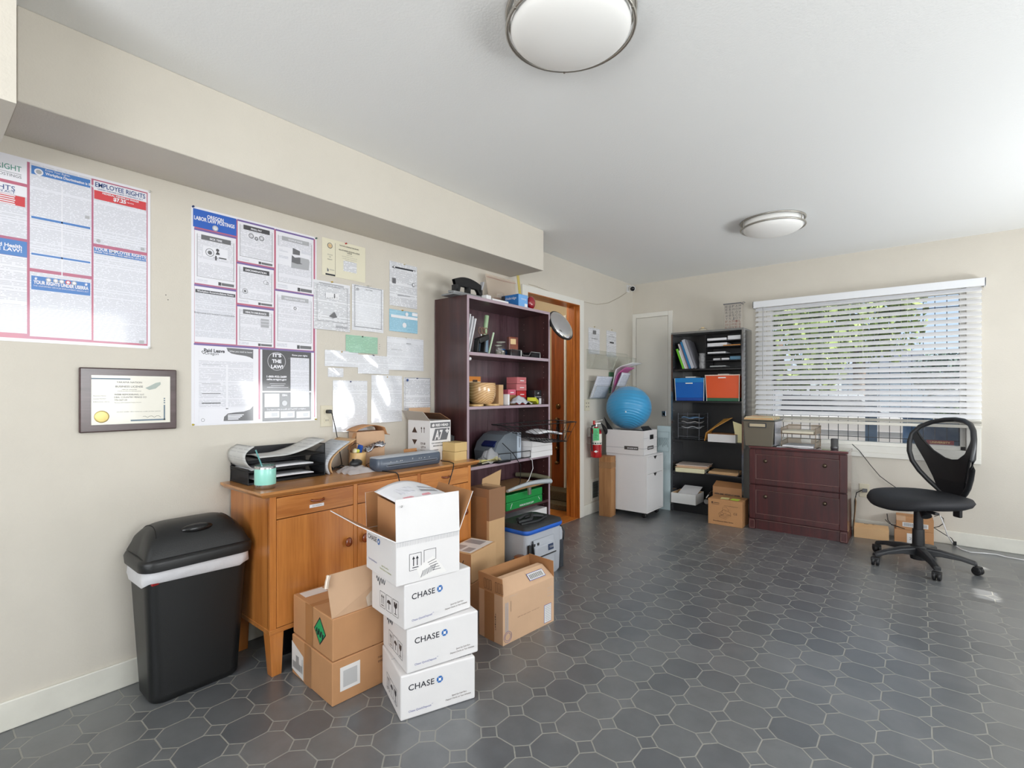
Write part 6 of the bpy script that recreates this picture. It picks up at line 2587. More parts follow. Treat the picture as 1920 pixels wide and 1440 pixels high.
for k, (yy, xx) in enumerate(((2.41, .255), (2.58, .245))):
    a = mb()
    a.lathe([(.052, 0), (.054, .003), (.054, .009), (.052, .012), (.0001, .012)], 0, 28)
    solo(a, 'wooden_coaster', ('left' if k == 0 else 'right') + ' flat round wooden coaster before the wooden bowl', 'coaster', M_birch, loc=(xx, yy, Z2), group='wooden coasters')
bx_('wood_block', 'plain tan block right of the wooden bowl', 'block', (.19, 2.695, Z2), (.09, .05, .145), 0, M_kraftt, .002)
bx_('card_pack', 'thin white pack leaning by the tan block', 'card pack', (.235, 2.745, Z2), (.06, .018, .078), 0, M_paper, .002)
for k in range(4):
    bx_('pink_box', ('lowest', 'second', 'third', 'topmost')[k] + ' of the stacked pink and red boxes at the back of the second bookshelf', 'small box', (.15, 2.975, Z2 + .052 * k), (.10, .12, .050), 0.05 * (k % 2),
        mat('box_red', (180, 30, 36), .4) if k < 2 else mat('box_pink', (198, 112, 116), .45), .0015, ([(None, -.02, .020, .006, .05, 0, 'L')], [M_paper]), 'stacked pink boxes')
bx_('pink_box', 'single rose pink box left of the stacked boxes', 'small box', (.17, 2.855, Z2 + .072), (.07, .09, .04), 0, mat('box_rose', (206, 96, 120), .45), .0015, ([(None, -.02, .015, .006, .04, 0, 'L')], [M_paper]))
bx_('tan_case', 'brown case under the single rose pink box', 'case', (.17, 2.850, Z2), (.08, .10, .071), 0, mat('case_tan', (150, 116, 74), .5), .004)
a = mb()
def crumple(i, j):
    return (.20 + .09 * i, 2.78 + .22 * j, Z2 + .011 + .055 * math.sin(PI * i) * math.sin(PI * j) ** 1.5 + .008 * math.sin(14 * i) * math.sin(19 * j))
a.surf(crumple, 12, 18)
solo(a, 'plastic_sleeve', 'crumpled grey-white plastic sleeve at the front of the second bookshelf', 'plastic sleeve', mat('grey_film', (190, 192, 200), .25, coat=.5), )
bx_('sticky_notes', 'lime yellow pad tilted on the second bookshelf', 'note pad', (.245, 3.055, Z2 + .012), (.07, .075, .03), .35, mat('lime', (206, 210, 60), .5), .002).rotation_euler = (-.35, 0, .35)
bx_('ink_box', 'small black box with white lettering, stacked above another at the right of the second bookshelf', 'small box', (.20, 3.125, Z2 + .055), (.09, .085, .052), 0, mat('box_black', (34, 34, 38), .35), .0015,
    ([('HP', 0, .022, .014, .02, 0, 'C'), (None, -.042, .0, .002, .084, 0, 'L')], [M_paper]), 'black ink boxes')
bx_('ink_box', 'small black box with a white end under the lettered one', 'small box', (.20, 3.125, Z2), (.09, .085, .053), 0, mat('box_black', (34, 34, 38), .35), .0015,
    ([(None, .012, .0, .045, .03, 0, 'L')], [M_paper]), 'black ink boxes')

# shelf 3
M_devb = mat('device_grey', (112, 120, 128), .35)
t = thing('label_printer', 'grey label printer with a pale front plate on the third bookshelf', 'printer', (.180, 2.76, Z3))
a = mb()
prof = [(-.17, 0), (.06, 0), (.06, .19), (.0, .198), (-.08, .18), (-.15, .13), (-.18, .07)]
a.loft([[(x_, y_, z_) for (y_, z_) in prof] for x_ in (-.10, .10)], 0, False)
a.build('housing', M_devb, t, bevel=.006, seg=3)
a = mb()
a.box(-.095, .105, .06, .105, .0, .19)
a.build('front_plate', mat('device_pale', (184, 196, 210), .3), t, bevel=.006)
a = mb()
a.box(.105, .1062, .078, .082, .08, .15)
a.build('slot', M_ink, t)
a = mb()
a.obox((.02, -.147, .115), (.12, .03, .05), (-.9, 0, 0))
a.build('blue_window', mat('device_blue', (20, 34, 84), .3), t, bevel=.004)
for k in range(3):
    bx_('white_carton', ('lowest', 'middle', 'topmost')[k] + ' of three flat white cartons at the doorway end of the third bookshelf', 'carton', (.225, 3.036, Z3 + .041 * k), (.25, .26, .040), .02 * (k - 1), M_wcard, .0015, None, 'flat white cartons')
t = thing('wire_basket', 'black wire basket jutting over the shelf edge on the white cartons, holding paper', 'wire basket', (.408, 2.865, Z3 + .127), -.30)
a = mb()
def rct(hx, hy, z):
    return [(-hx, -hy, z), (hx, -hy, z), (hx, hy, z), (-hx, hy, z)]
W0 = [(-.09, .02, .0), (.09, .02, .0), (.09, .22, .0), (-.09, .22, .0)]
W1 = [(-.135, -.28, .125), (.135, -.28, .125), (.135, .27, .14), (-.135, .27, .14)]
a.tube(W1, .0035, 0, 6, closed=True)
a.tube(W0, .003, 0, 6, closed=True)
Wm = [tuple(Vector(p) * .5 + Vector(q) * .5) for p, q in zip(W0, W1)]
a.tube(Wm, .002, 0, 5, closed=True)
for e in range(4):
    p0, p1 = Vector(W0[e]), Vector(W0[(e + 1) % 4])
    q0, q1 = Vector(W1[e]), Vector(W1[(e + 1) % 4])
    nn = 9 if e in (1, 3) else 5
    for k in range(nn):
        s_ = k / nn
        a.tube([tuple(q0.lerp(q1, s_)), tuple(p0.lerp(p1, s_))], .0017, 0, 5)
for k in range(1, 9):
    y_ = .02 + .20 * k / 9
    a.tube([(-.09, y_, 0), (.09, y_, 0)], .0015, 0, 5)
a.build('wire_frame', M_wire, t)
loose('basket_sheets', 'white sheets lying in the black wire basket', lambda i, j: (.300 + .14 * i + .07 * j, 2.895 + .20 * j - .03 * i, Z3 + .175 + .03 * math.sin(2.6 * j + .5) * (1 - .3 * i)), 6, 12, M_paper, th=.012)
t = thing('letter_tray', 'low black wire tray at the front of the third bookshelf', 'letter tray', (.28, 2.74, Z3))
a = mb()
a.tube([(.06, -.18, .01), (.06, .16, .01), (.06, .16, .055), (.06, -.05, .06)], .003, 0, 6)
a.tube([(.065, -.20, .012), (.065, -.07, .012), (.065, -.07, .06), (.065, -.20, .065)], .003, 0, 6, closed=True)
a.box(.03, .064, -.195, -.07, .0, .012)
a.build('tray_wire', M_wire, t)
a = mb()
for k in range(16):
    a.tube([(.22 + .004 * k + .02 * math.sin(k), 2.40 + .01 * (k % 4), Z3 + .01 + .004 * (k % 5)), (.28 + .003 * k, 2.50 + .006 * k, Z3 + .02 + .004 * (k % 3)), (.30 + .002 * k, 2.585 - .004 * k, Z3 + .03 + .003 * (k % 6))], .004, k % 2, 6)
solo(a, 'cable_ties', 'bundle of pale yellow plastic ties in a bag at the left of the third bookshelf', 'cable ties', [mat('tie_yellow', (226, 214, 140), .4), mat('tie_cream', (196, 190, 160), .4)], kind='stuff')
a = mb()
def bag2(i, j):
    return (.20 + .11 * i, 2.47 + .17 * j, Z3 + .01 + .085 * math.sin(PI * i) ** .7 * math.sin(PI * j) ** .7 + .008 * math.sin(15 * i + 11 * j))
a.surf(bag2, 12, 14)
solo(a, 'plastic_bag', 'crumpled clear bag of adapters before the label printer', 'plastic bag', M_bag)
a = mb()
a.tube([(.12 + .05 * math.cos(k), 2.40 + .05 * math.sin(k), Z3 + .012 + .002 * k) for k in range(18)], .0035, 0, 6)
solo(a, 'coiled_cord', 'black coiled cord in the shadow at the left end of the third bookshelf', 'cord', M_black)
a = mb()
a.tube([(.30, 2.46, Z3 + .10), (.30, 2.44, Z3 + .05), (.305, 2.49, Z3 + .02)], .002, 0, 6)
a.tube([(.31, 2.62, Z3 + .13), (.325, 2.72, Z3 + .05), (.33, 2.80, Z3 - .04), (.325, 2.80, Z3 - .16), (.30, 2.79, Z3 - .215)], .0028, 0, 6)
solo(a, 'grey_cable', 'thin grey cable hanging from the third bookshelf beside the white cable', 'cable', M_wire)
a = mb()
a.tube([(.315, 2.90, Z3 + .02), (.33, 2.935, Z3 - .02), (.33, 2.945, Z3 - .08), (.325, 2.90, Z3 - .16), (.31, 2.84, Z3 - .205)], .0028, 0, 6)
solo(a, 'white_cable', 'thin white cable looping from the third bookshelf down to the paper trimmer', 'cable', M_white)

# shelf 4
t = thing('cardboard_box', 'open tan carton with one raised flap at the left of the fourth bookshelf', 'cardboard box', (.16, 2.45, Z4))
a = mb()
a.box(-.11, .12, -.13, .17, 0, .12)
a.build('carton_body', M_kraftt, t)
a = mb()
a.plate([(.12, -.02, .12), (.12, .17, .12), (.14, .17, .295), (.14, -.02, .255)], .003)
a.build('flap', M_kraftt, t)
for k in range(2):
    t = thing('paper_ream', ('lower' if k == 0 else 'upper') + ' green wrapped ream of paper on the fourth bookshelf', 'paper ream', (.19, 2.865, Z4 + .0555 * k), 0.0, 'green paper reams')
    a = mb()
    a.box(-.108, .128, -.21, .215, 0, .054)
    a.build('wrapped_block', mat('ream_green', (26, 140, 66), .3, coat=.5, bump=.3, bscale=20), t, bevel=.004)
    if k == 0:
        a = mb()
        a.text('PREMIUM COLOR COPY', (.1285, .02, .010), RY, UZ, .012, 0, w=.17, bold=.02, align='C', shear=.2)
        a.add([(.1287, -.17, .01), (.1287, -.165, .01), (.1287, -.145, .045), (.1287, -.15, .045)], [(0, 1, 2, 3)], 0, False)
        a.add([(.1287, .16, .045), (.1287, .165, .045), (.1287, .185, .02), (.1287, .18, .02)], [(0, 1, 2, 3)], 0, False)
        a.build('print', [M_paper], t)
t = thing('paper_trimmer', 'guillotine paper trimmer with tan board and grey arm on the green reams', 'paper trimmer', (.205, 2.885, Z4 + .113), 0.0)
a = mb()
a.box(-.16, .13, -.24, .20, .02, .035)
a.build('board', mat('trimmer_board', (170, 132, 92), .5), t, bevel=.002)
a = mb()
a.loft([[(.135 + (.014 + .01 * q) * math.cos(k * PI / 4), -.245 + .51 * q, .034 + .018 * math.sin(PI * q) + (.010 + .010 * q) * math.sin(k * PI / 4)) for k in range(8)] for q in [j / 10 for j in range(11)]], 0, True)
a.build('cutting_arm', mat('trimmer_grey', (178, 184, 188), .35), t)
a = mb()
a.tube([(.13, .255, .055), (.0, .25, .065), (-.16, .22, .06)], .018, 0, 10)
a.build('end_rail', mat('trimmer_olive', (126, 122, 100), .5), t)
a = mb()
a.obox((.16, -.03, .005), (.02, .03, .05), (0, 0, .2))
a.build('blade_pivot', M_steel, t, bevel=.003)
# bottom shelf
bx_('white_carton', 'large white box on the lowest bookshelf behind the cooler bag', 'carton', (.18, 3.055, Z5), (.24, .22, .225), 0, M_wcard, .002)
bx_('white_carton', 'grey-white marked box left of the large white box on the lowest bookshelf', 'carton', (.16, 2.80, Z5), (.24, .26, .21), 0, mat('grey_white', (196, 198, 204), .5), .002, ([('K', .08, .15, .02, .02, 0, 'C')], [M_ink]))

# ---------------------------------------------------------------- cooler bag
M_cgrey = mat('cooler_grey', (176, 180, 188), .7, bump=.4, bscale=200)
M_cblk = mat('cooler_black', (40, 42, 44), .55, bump=.3, bscale=120)
M_cblue = mat('cooler_blue', (30, 92, 190), .5)
t = thing('cooler_bag', 'grey cooler bag with black lid and blue band in front of the bookshelf', 'cooler bag', (.515, 2.66, 0), -.03)
ch_, cd_, cw_ = .315, .125, .185
a = mb()
a.loft([[(p[0], p[1], z) for p in rrect(cd_ + g, cw_ + g, .035, 5)] for z, g in ((0, -.012), (.02, 0), (.15, .004), (ch_, .004))], 0, True)
a.build('body', M_cgrey, t)
a = mb()
a.loft([[(p[0], p[1], z) for p in rrect(cd_ + g, cw_ + g, .04, 5)] for z, g in ((ch_ - .004, .010), (ch_ + .006, .016), (ch_ + .022, .016), (ch_ + .026, .010))], 0, True)
a.build('blue_band', M_cblue, t)
a = mb()
a.loft([[(p[0], p[1], z) for p in rrect(cd_ + g, cw_ + g, .04, 5)] for z, g in ((ch_ + .024, .014), (ch_ + .042, .010), (ch_ + .050, -.012), (ch_ + .046, -.035), (ch_ + .048, -.06))], 0, True)
a.build('lid', M_cblk, t)
a = mb()
a.tube([(.02, -.14, ch_ + .052), (.05, -.05, ch_ + .060), (.0, .03, ch_ + .072), (-.04, .0, ch_ + .066), (-.02, -.1, ch_ + .058)], .013, 0, 8)
a.tube([(-.02, -.02, ch_ + .056), (.02, .02, ch_ + .07), (.04, .09, ch_ + .056)], .011, 0, 8)
a.tube([(.06, -.16, ch_ + .05), (.09, -.02, ch_ + .054), (.05, .12, ch_ + .052)], .008, 0, 8)
a.build('shoulder_strap', M_cblk, t)
a = mb()
a.box(cd_ + .002, cd_ + .030, -.135, .075, .06, .23)
a.build('front_pocket', M_cgrey, t, bevel=.012, seg=3)
a = mb()
a.plate([(cd_ + .032, -.14, .16), (cd_ + .032, .08, .16), (cd_ + .014, .08, .27), (cd_ + .014, -.14, .27)], .004)
a.build('pocket_flap', M_cgrey, t)
a = mb()
a.plate([(cd_ + .035, .0, .185), (cd_ + .035, .055, .185), (cd_ + .030, .055, .222), (cd_ + .030, .0, .222)], .002)
a.text('TITAN', (cd_ + .036, .028, .198), RY, (-.13, 0, 1), .012, 1, w=.042, align='C', bold=.03)
a.build('badge', [mat('badge_navy', (44, 60, 90), .4), M_plight], t)
a = mb()
a.tube([(cd_ + .034, -.14, .162), (cd_ + .034, .08, .162)], .004, 0, 6)
a.tube([(cd_ + .03, -.142, .05), (cd_ + .034, -.142, .16), (cd_ + .016, -.142, .27)], .004, 0, 6)
a.build('trim_piping', M_cblk, t)
a = mb()
a.loft([[(p[0] + .03, p[1] + cw_ + .03, z) for p in rrect(.085, .032, .028, 5)] for z in (.012, .06, .2)], 0, True)
a.build('mesh_pocket', mat('pocket_mesh', (52, 56, 62), .7, alpha=.88, bump=.5, bscale=300), t)
a = mb()
a.loft([[(p[0] + .03, p[1] + cw_ + .026, z) for p in rrect(.08 * k, .028 * k, .022 * k, 5)] for z, k in ((.18, .98), (.25, 1), (.28, .9), (.285, .6))], 0, True)
a.build('pocket_back', M_cgrey, t)
a = mb()
a.tube([(.11, cw_ + .05, .19), (.115, cw_ + .05, .25), (.09, cw_ + .05, .285), (-.02, cw_ + .05, .285), (-.05, cw_ + .05, .2)], .005, 0, 6)
a.build('pocket_piping', M_cblk, t)
a = mb()
for yy in (-.17, -.13, -.09):
    a.box(cd_ + .004, cd_ + .02, yy - .012, yy + .012, .0, .25)
a.build('webbing_strap', M_cblk, t, bevel=.003)
# dark pouch and small copper item between tall carton and cooler
a = mb()
a.sphere((0, 0, .09), .09, 0, 18, 10, (.7, .65, 1.0))
solo(a, 'dark_pouch', 'dark green-black pouch in the shade left of the cooler bag', 'pouch', mat('pouch_dark', (46, 48, 44), .6, bump=.6, bscale=50), loc=(.60, 2.41, 0.0))
a = mb()
a.lathe([(.03, 0), (.036, .012), (.030, .016), (.0001, .016)], 0, 18)
solo(a, 'copper_lid', 'small copper-coloured lid resting on the dark pouch', 'lid', mat('copper', (170, 110, 70), .3, metal=.8), loc=(.62, 2.42, .18))
# ---------------------------------------------------------------- between doorway and black shelf
M_post = wood_mat('fir_post', (170, 124, 80), (134, 92, 54), 'Z', 24, .75, 0)
t = thing('wooden_post', 'square rough wooden post standing on the floor before the white drawer cabinet', 'wooden post', (.160, 4.39, 0), math.atan2(.030, .111) * .4)
a = mb()
a.box(-.063, .063, -.058, .058, 0, .585)
a.build('timber', M_post, t, bevel=.003)
a = mb()
a.box(-.0637, .0637, -.0587, .0587, .47, .53)
a.build('pale_band', mat('post_pale', (178, 136, 94), .7, alpha=.5), t)
# white mobile pedestal
PX0, PX1, PY0, PY1, PZ0, PZ1 = .105, .535, 4.475, 4.86, .055, .603
M_lam_w = mat('white_laminate', (226, 225, 226), .35, var=.01)
t = thing('drawer_cabinet', 'white two-drawer cabinet on castors carrying the white file box', 'drawer cabinet', (.32, 4.67, 0))
ox, oy = .32, 4.67
a = mb()
a.box(PX0 - ox, PX1 - .020 - ox, PY0 - oy, PY1 - oy, PZ0, PZ1 - .014)
a.box(PX1 - .02 - ox, PX1 - ox, PY0 - oy, PY0 + .014 - oy, PZ0, PZ1 - .014)
a.box(PX1 - .02 - ox, PX1 - ox, PY1 - .014 - oy, PY1 - oy, PZ0, PZ1 - .014)
a.box(PX1 - .02 - ox, PX1 - ox, PY0 + .014 - oy, PY1 - .014 - oy, PZ0, PZ0 + .014)
a.build('case', M_lam_w, t, bevel=.001)
a = mb()
a.box(PX0 - ox, PX1 - ox, PY0 - oy, PY1 - oy, PZ1 - .014, PZ1)
a.build('top', M_lam_w, t, bevel=.001)
for (z0, z1) in ((.425, .587), (.071, .422)):
    a = mb()
    a.box(PX1 - .018 - ox, PX1 - .002 - ox, PY0 + .016 - oy, PY1 - .016 - oy, z0, z1)
    d = a.build('drawer', M_lam_w, t, bevel=.001)
    a = mb()
    yc = (PY0 + PY1) / 2 - oy
    a.add([(PX1 - .0015 - ox, yc - .038, z1), (PX1 - .0015 - ox, yc + .038, z1), (PX1 - .0015 - ox, yc + .008, z1 - .028), (PX1 - .0015 - ox, yc - .008, z1 - .028)], [(3, 2, 1, 0)], 0, False)
    a.build('finger_cutout', M_black, d)
for (x, y) in ((PX1 - .05, PY0 + .05), (PX1 - .05, PY1 - .05), (PX0 + .05, PY0 + .05), (PX0 + .05, PY1 - .05)):
    a = mb()
    a.lathe([(.014, -.012), (.022, -.010), (.022, .010), (.014, .012)], 0, 18, (x - ox, y - oy, .022), axis='Y')
    a.box(x - ox - .008, x - ox + .008, y - oy - .014, y - oy + .014, .03, .055)
    a.build('castor', M_black, t)
# file storage box on it
t = thing('file_box', 'white file storage box with black lettering bands under the blue exercise ball', 'storage box', (.505, 4.465, PZ1 + .001), 0)
dx_, dy_, dz_ = .40, .31, .235
a = mb()
th = .004
a.box(-dx_, 0, 0, th, 0, dz_)
a.box(-dx_, 0, dy_ - th, dy_, 0, dz_)
a.box(-th, 0, 0, dy_, 0, dz_)
a.box(-dx_, -dx_ + th, 0, dy_, 0, dz_)
a.box(-dx_, 0, 0, dy_, 0, th)
a.build('carton_body', M_wcard, t, bevel=.002)
a = mb()
a.box(-dx_, .0006, -.0006, dy_, .062, .066, 1)
for (p, q, r_, w_) in (((-.02 - .17, -.0012, .045), (1, 0, 0), UZ, .13), ((.0012, .10, .045), RY, UZ, .13)):
    a.text('BANKERS BOX', (p[0] + (.075 if q[0] else 0), p[1], p[2] + .013), q, UZ, .012, 0, w=.105, bold=.03, align='L' if q[0] == 0 else 'C', off=.0012)
a.box(-.20, -.055, -.0014, -.0006, .048, .082, 2)
a.box(.0006, .0014, .085, .225, .048, .082, 2)
a.box(.0, .001, 0, dy_, .16, .162, 1)
a.build('box_print', [M_paper, M_plight, mat('band_grey', (70, 66, 64), .5)], t)
a = mb()
a.box(.0002, .0012, .14, .225, .145, .19)
a.build('hand_hole', M_black, t, bevel=.012)
M_pocket = mat('black_fabric', (26, 26, 30), .8)
a = mb()
a.plate([(-.392, .03, .20), (-.31, .03, .20), (-.385, -.01, .31), (-.425, .0, .36)], .006)
a.plate([(-.03, .12, .20), (-.02, .30, .20), (-.06, .25, .27), (-.08, .12, .27)], .01)
a.box(-.38, -.03, .03, .28, .18, .22)
solo(a, 'black_bag', 'black fabric bag poking out of the white file box under the ball', 'bag', M_pocket, loc=(.505, 4.465, PZ1 + .001), bevel=.004)
# exercise ball
t = thing('exercise_ball', 'large blue ribbed exercise ball resting in the white file box', 'exercise ball', (.275, 4.622, PZ1 + .236))
M_ball = bpy.data.materials.new('ball_blue')
M_ball.use_nodes = True
_b = M_ball.node_tree
_p = _b.nodes['Principled BSDF']
_p.inputs['Base Color'].default_value = lin((58, 150, 200))
_p.inputs['Roughness'].default_value = .32
_p.inputs['Sheen Weight'].default_value = .2
_tc = _b.nodes.new('ShaderNodeTexCoord')
_w = _b.nodes.new('ShaderNodeTexWave')
_w.wave_type = 'RINGS'
_w.rings_direction = 'Z'
_w.inputs['Scale'].default_value = 12
_mp = _b.nodes.new('ShaderNodeMapping')
bd = (CAMP - Vector((.245, 4.685, 1.02)))
bd = (bd + Vector((-.6, -.35, -1.0))).normalized()
_mp.inputs['Rotation'].default_value = bd.to_track_quat('Z', 'Y').inverted().to_euler()
_b.links.new(_tc.outputs['Object'], _mp.inputs[0])
_b.links.new(_mp.outputs[0], _w.inputs[0])
_bp = _b.nodes.new('ShaderNodeBump')
_bp.inputs['Strength'].default_value = .6
_bp.inputs['Distance'].default_value = .004
_b.links.new(_w.outputs[0], _bp.inputs['Height'])
_b.links.new(_bp.outputs[0], _p.inputs['Normal'])
a = mb()
a.sphere((0, 0, .215), .222, 0, 56, 32, (1, 1, .97))
a.build('ball', M_ball, t)
a = mb()
pc = Vector((0, 0, .215)) + bd * .221
a.sphere(tuple(pc), .007, 0, 10, 6)
a.build('valve_plug', M_paper, t)
# whiteboard-like light blue panel leaning behind the cabinet
t = thing('whiteboard', 'pale blue-grey board with scribbled schedule leaning behind the white cabinet', 'whiteboard', (.49, 4.985, 0), 0)
a = mb()
a.obox((0, 0, .43), (.145, .008, .86), (-.02, 0, 0))
a.build('panel', mat('board_pale', (186, 202, 206), .35), t, bevel=.002)
a = mb()
for k in range(7):
    x_ = -.055 + .017 * k
    a.tube([(x_ + .002 * math.sin(q * 2 + k), -.014, .74 - .012 * q) for q in range(9 - k % 3)], .0017, 0, 4)
a.tube([(-.065, -.012, .80), (.06, -.012, .80), (.06, -.012, .60), (-.065, -.012, .60)], .0013, 0, 4, closed=True)
a.tube([(-.065, -.008, .59), (.06, -.008, .59), (.06, -.008, .42), (-.065, -.008, .42)], .0006, 0, 4, closed=True)
a.tube([(-.03, -.008, .45), (.0, -.008, .5), (.03, -.008, .56)], .0006, 0, 4)
a.build('scribbles', mat('marker_teal', (70, 96, 100), .5), t)

# ---------------------------------------------------------------- black bookcase against the back wall
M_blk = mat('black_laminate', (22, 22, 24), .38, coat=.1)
M_blkglare = mat('black_laminate_glare', (58, 60, 64), .12, coat=1.0)  # black sides greyed in colour to stand for glare from the blinds
M_blkglare.node_tree.nodes['Principled BSDF'].inputs['Coat IOR'].default_value = 2.2
QX0, QX1, QY0, QY1, QH = .567, 1.262, 4.985, 5.272, 1.815
t = thing('bookcase', 'black bookcase with five open shelves between the closet door and the window', 'bookshelf', (.915, 5.13, 0))
O = Vector((.915, 5.13, 0))
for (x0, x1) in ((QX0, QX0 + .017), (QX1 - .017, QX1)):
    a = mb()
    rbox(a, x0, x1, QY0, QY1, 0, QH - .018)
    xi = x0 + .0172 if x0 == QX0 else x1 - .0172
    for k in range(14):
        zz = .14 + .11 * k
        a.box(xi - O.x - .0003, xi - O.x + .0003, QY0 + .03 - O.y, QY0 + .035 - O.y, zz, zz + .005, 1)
    a.build('side_panel', [M_blkglare, M_plight], t)
a = mb()
rbox(a, QX0, QX1, QY1 - .004, QY1, 0, QH - .018)
a.build('back_panel', M_blk, t)
a = mb()
rbox(a, QX0, QX1, QY0, QY1, QH - .018, QH)
a.build('top_panel', mat('grey_case_top', (120, 120, 118), .3), t, bevel=.001)  # top panel is a lighter grey than the black shelves
for (z0, z1) in ((1.425, 1.442), (1.105, 1.122), (.712, .729), (.393, .410), (.085, .102)):
    a = mb()
    rbox(a, QX0 + .0175, QX1 - .0175, QY0 + .004, QY1 - .005, z0, z1)
    a.build('shelf', M_blk, t)
a = mb()
rbox(a, QX0 + .0175, QX1 - .0175, QY0 + .02, QY0 + .035, 0, .085)
a.build('plinth', M_blk, t)

# on top of it
t = thing('succulent_bowl', 'small pale bowl with a cream flower on top of the black bookcase', 'bowl', (.845, 5.11, QH))
a = mb()
a.lathe([(.022, 0), (.036, .008), (.040, .022), (.034, .030), (.0001, .028)], 0, 24)
a.build('bowl', mat('bowl_cream', (212, 206, 190), .4), t)
a = mb()
a.lathe([(.036, .029), (.037, .031), (.0001, .032)], 0, 24)
a.build('rim_disc', mat('bowl_brown', (90, 74, 60), .5), t)
a = mb()
for k in range(7):
    an = k * 2 * PI / 7
    a.sphere((.010 * math.cos(an), .010 * math.sin(an), .040), .008, 0, 8, 6, (1, 1, 1.2))
a.build('flower', mat('flower_cream', (236, 214, 170), .6), t)
# alphabet canister: panel covered with letters and curls
M_tin = mat('tin_grey', (172, 165, 155), .6)
t = thing('patterned_box', 'tall square box with letter and curl pattern on top of the black bookcase', 'decorative box', (1.135, 5.12, QH), .02)
a = mb()
a.box(-.075, .075, -.04, .04, 0, .245)
a.build('body', M_tin, t, bevel=.002)
a = mb()
a.box(-.083, .083, -.046, .046, .245, .255)
a.tube([(.08, 0, .255), (.095, -.01, .262), (.105, 0, .258), (.098, .01, .252)], .0025, 0, 6)
a.build('lid', M_pgrey, t, bevel=.001)
a = mb()
random.seed(11)
chars = 'LOVE&HOME@FAMILY%JOY#8SCGRQ'
for r_ in range(8):
    for c_ in range(5):
        ch2 = chars[(r_ * 5 + c_) % len(chars)]
        a.text(ch2, (-.062 + .030 * c_, -.0405, .010 + .029 * r_), (1, 0, 0), UZ, .021, 0 if r_ > 2 else 1, w=.020, bold=.0)
        if r_ > 4:
            a.text(chars[(r_ * 7 + c_ * 3) % len(chars)], (-.062 + .030 * c_ + .012, -.0407, .020 + .029 * r_), (1, .4, 0), UZ, .010, 0)
a.build('letter_pattern', [M_pgrey, mat('pattern_rose', (140, 104, 96), .5)], t)

B1, B2, B3, B4, B5 = 1.442, 1.122, .729, .410, .102
# top compartment: leaning binders and letter sorter
cols = [('lime_folder', (110, 190, 50), .02, .215), ('white_folder', (222, 224, 220), .012, .20), ('grey_folder', (196, 190, 190), .016, .27), ('plum_folder', (130, 96, 110), .008, .27),
        ('blue_folder', (30, 110, 160), .020, .29), ('silver_folder', (180, 182, 192), .03, .31), ('pewter_folder', (120, 120, 128), .02, .30)]
xx = .672
for k, (nm, col, w_, hh) in enumerate(cols):
    a = mb()
    a.box(0, w_, 0, .20, 0, hh)
    o = solo(a, 'ring_binder' if k > 3 else 'folder', nm.split('_')[0] + ' folder leaning left in the top of the black bookcase', 'folder', mat(nm, col, .4), loc=(xx, 5.02, B1 + .001), group='folders leaning in the black bookcase', bevel=.002)
    o.rotation_euler = (0, -.33, 0)
    xx += w_ / math.cos(.33) + .002
t = thing('grey_vase', 'wavy grey stone-look vase between the folders and the letter sorter', 'vase', (.868, 5.05, B1 + .001))
a = mb()
a.lathe([(.034, 0), (.04, .03), (.034, .065), (.04, .10), (.034, .14), (.042, .15), (.036, .152), (.0001, .146)], 0, 24)
a.build('vase_body', mat('stone_grey', (176, 176, 178), .6, col2=(120, 120, 124), vscale=40), t)
t = thing('letter_sorter', 'black five-tier letter sorter filled with papers in the top of the black bookcase', 'letter sorter', (1.07, 5.10, B1 + .001))
a = mb()
a.box(-.165, -.160, -.10, .12, 0, .325)
a.box(.163, .168, -.10, .12, 0, .325)
a.build('side_wall', M_blk, t)
sz_ = [.006, .070, .135, .205, .262]
for z_ in sz_:
    a = mb()
    a.box(-.16, .163, -.10, .12, z_, z_ + .004)
    a.build('tier', mat('tier_dark', (44, 46, 50), .35), t)
for k, (x0, x1, z_, h_, col, lab) in enumerate(((-.15, .03, .268, .024, (224, 224, 228), 'white paper wad on the topmost sorter tier'), (.04, .16, .268, .040, (218, 218, 222), 'white papers at the right of the topmost sorter tier'),
                                          (-.155, .03, .211, .036, (222, 222, 226), 'thick white booklet on the second sorter tier'), (.0, .16, .211, .010, (214, 150, 84), 'orange envelope on the second sorter tier'),
                                          (-.15, .02, .141, .018, (216, 216, 220), 'white papers on the middle sorter tier'), (-.1, -.03, .076, .020, (200, 200, 204), 'small white pad on the fourth sorter tier'),
                                          (-.015, .055, .076, .020, (204, 204, 208), 'second small white pad on the fourth sorter tier'), (.06, .16, .076, .034, (84, 124, 150), 'slate blue packet on the fourth sorter tier'),
                                          (-.13, .02, .012, .012, (186, 190, 190), 'grey papers on the lowest sorter tier'))):
    a = mb()
    a.box(x0, x1, -.095 + .01 * (k % 3), .08, z_, z_ + h_)
    solo(a, 'paper_stack' if 'paper' in lab or 'booklet' in lab else 'packet', lab, 'papers', mat('pile_%d' % k, col, .5), loc=(1.07, 5.10, B1 + .0015), bevel=.005)
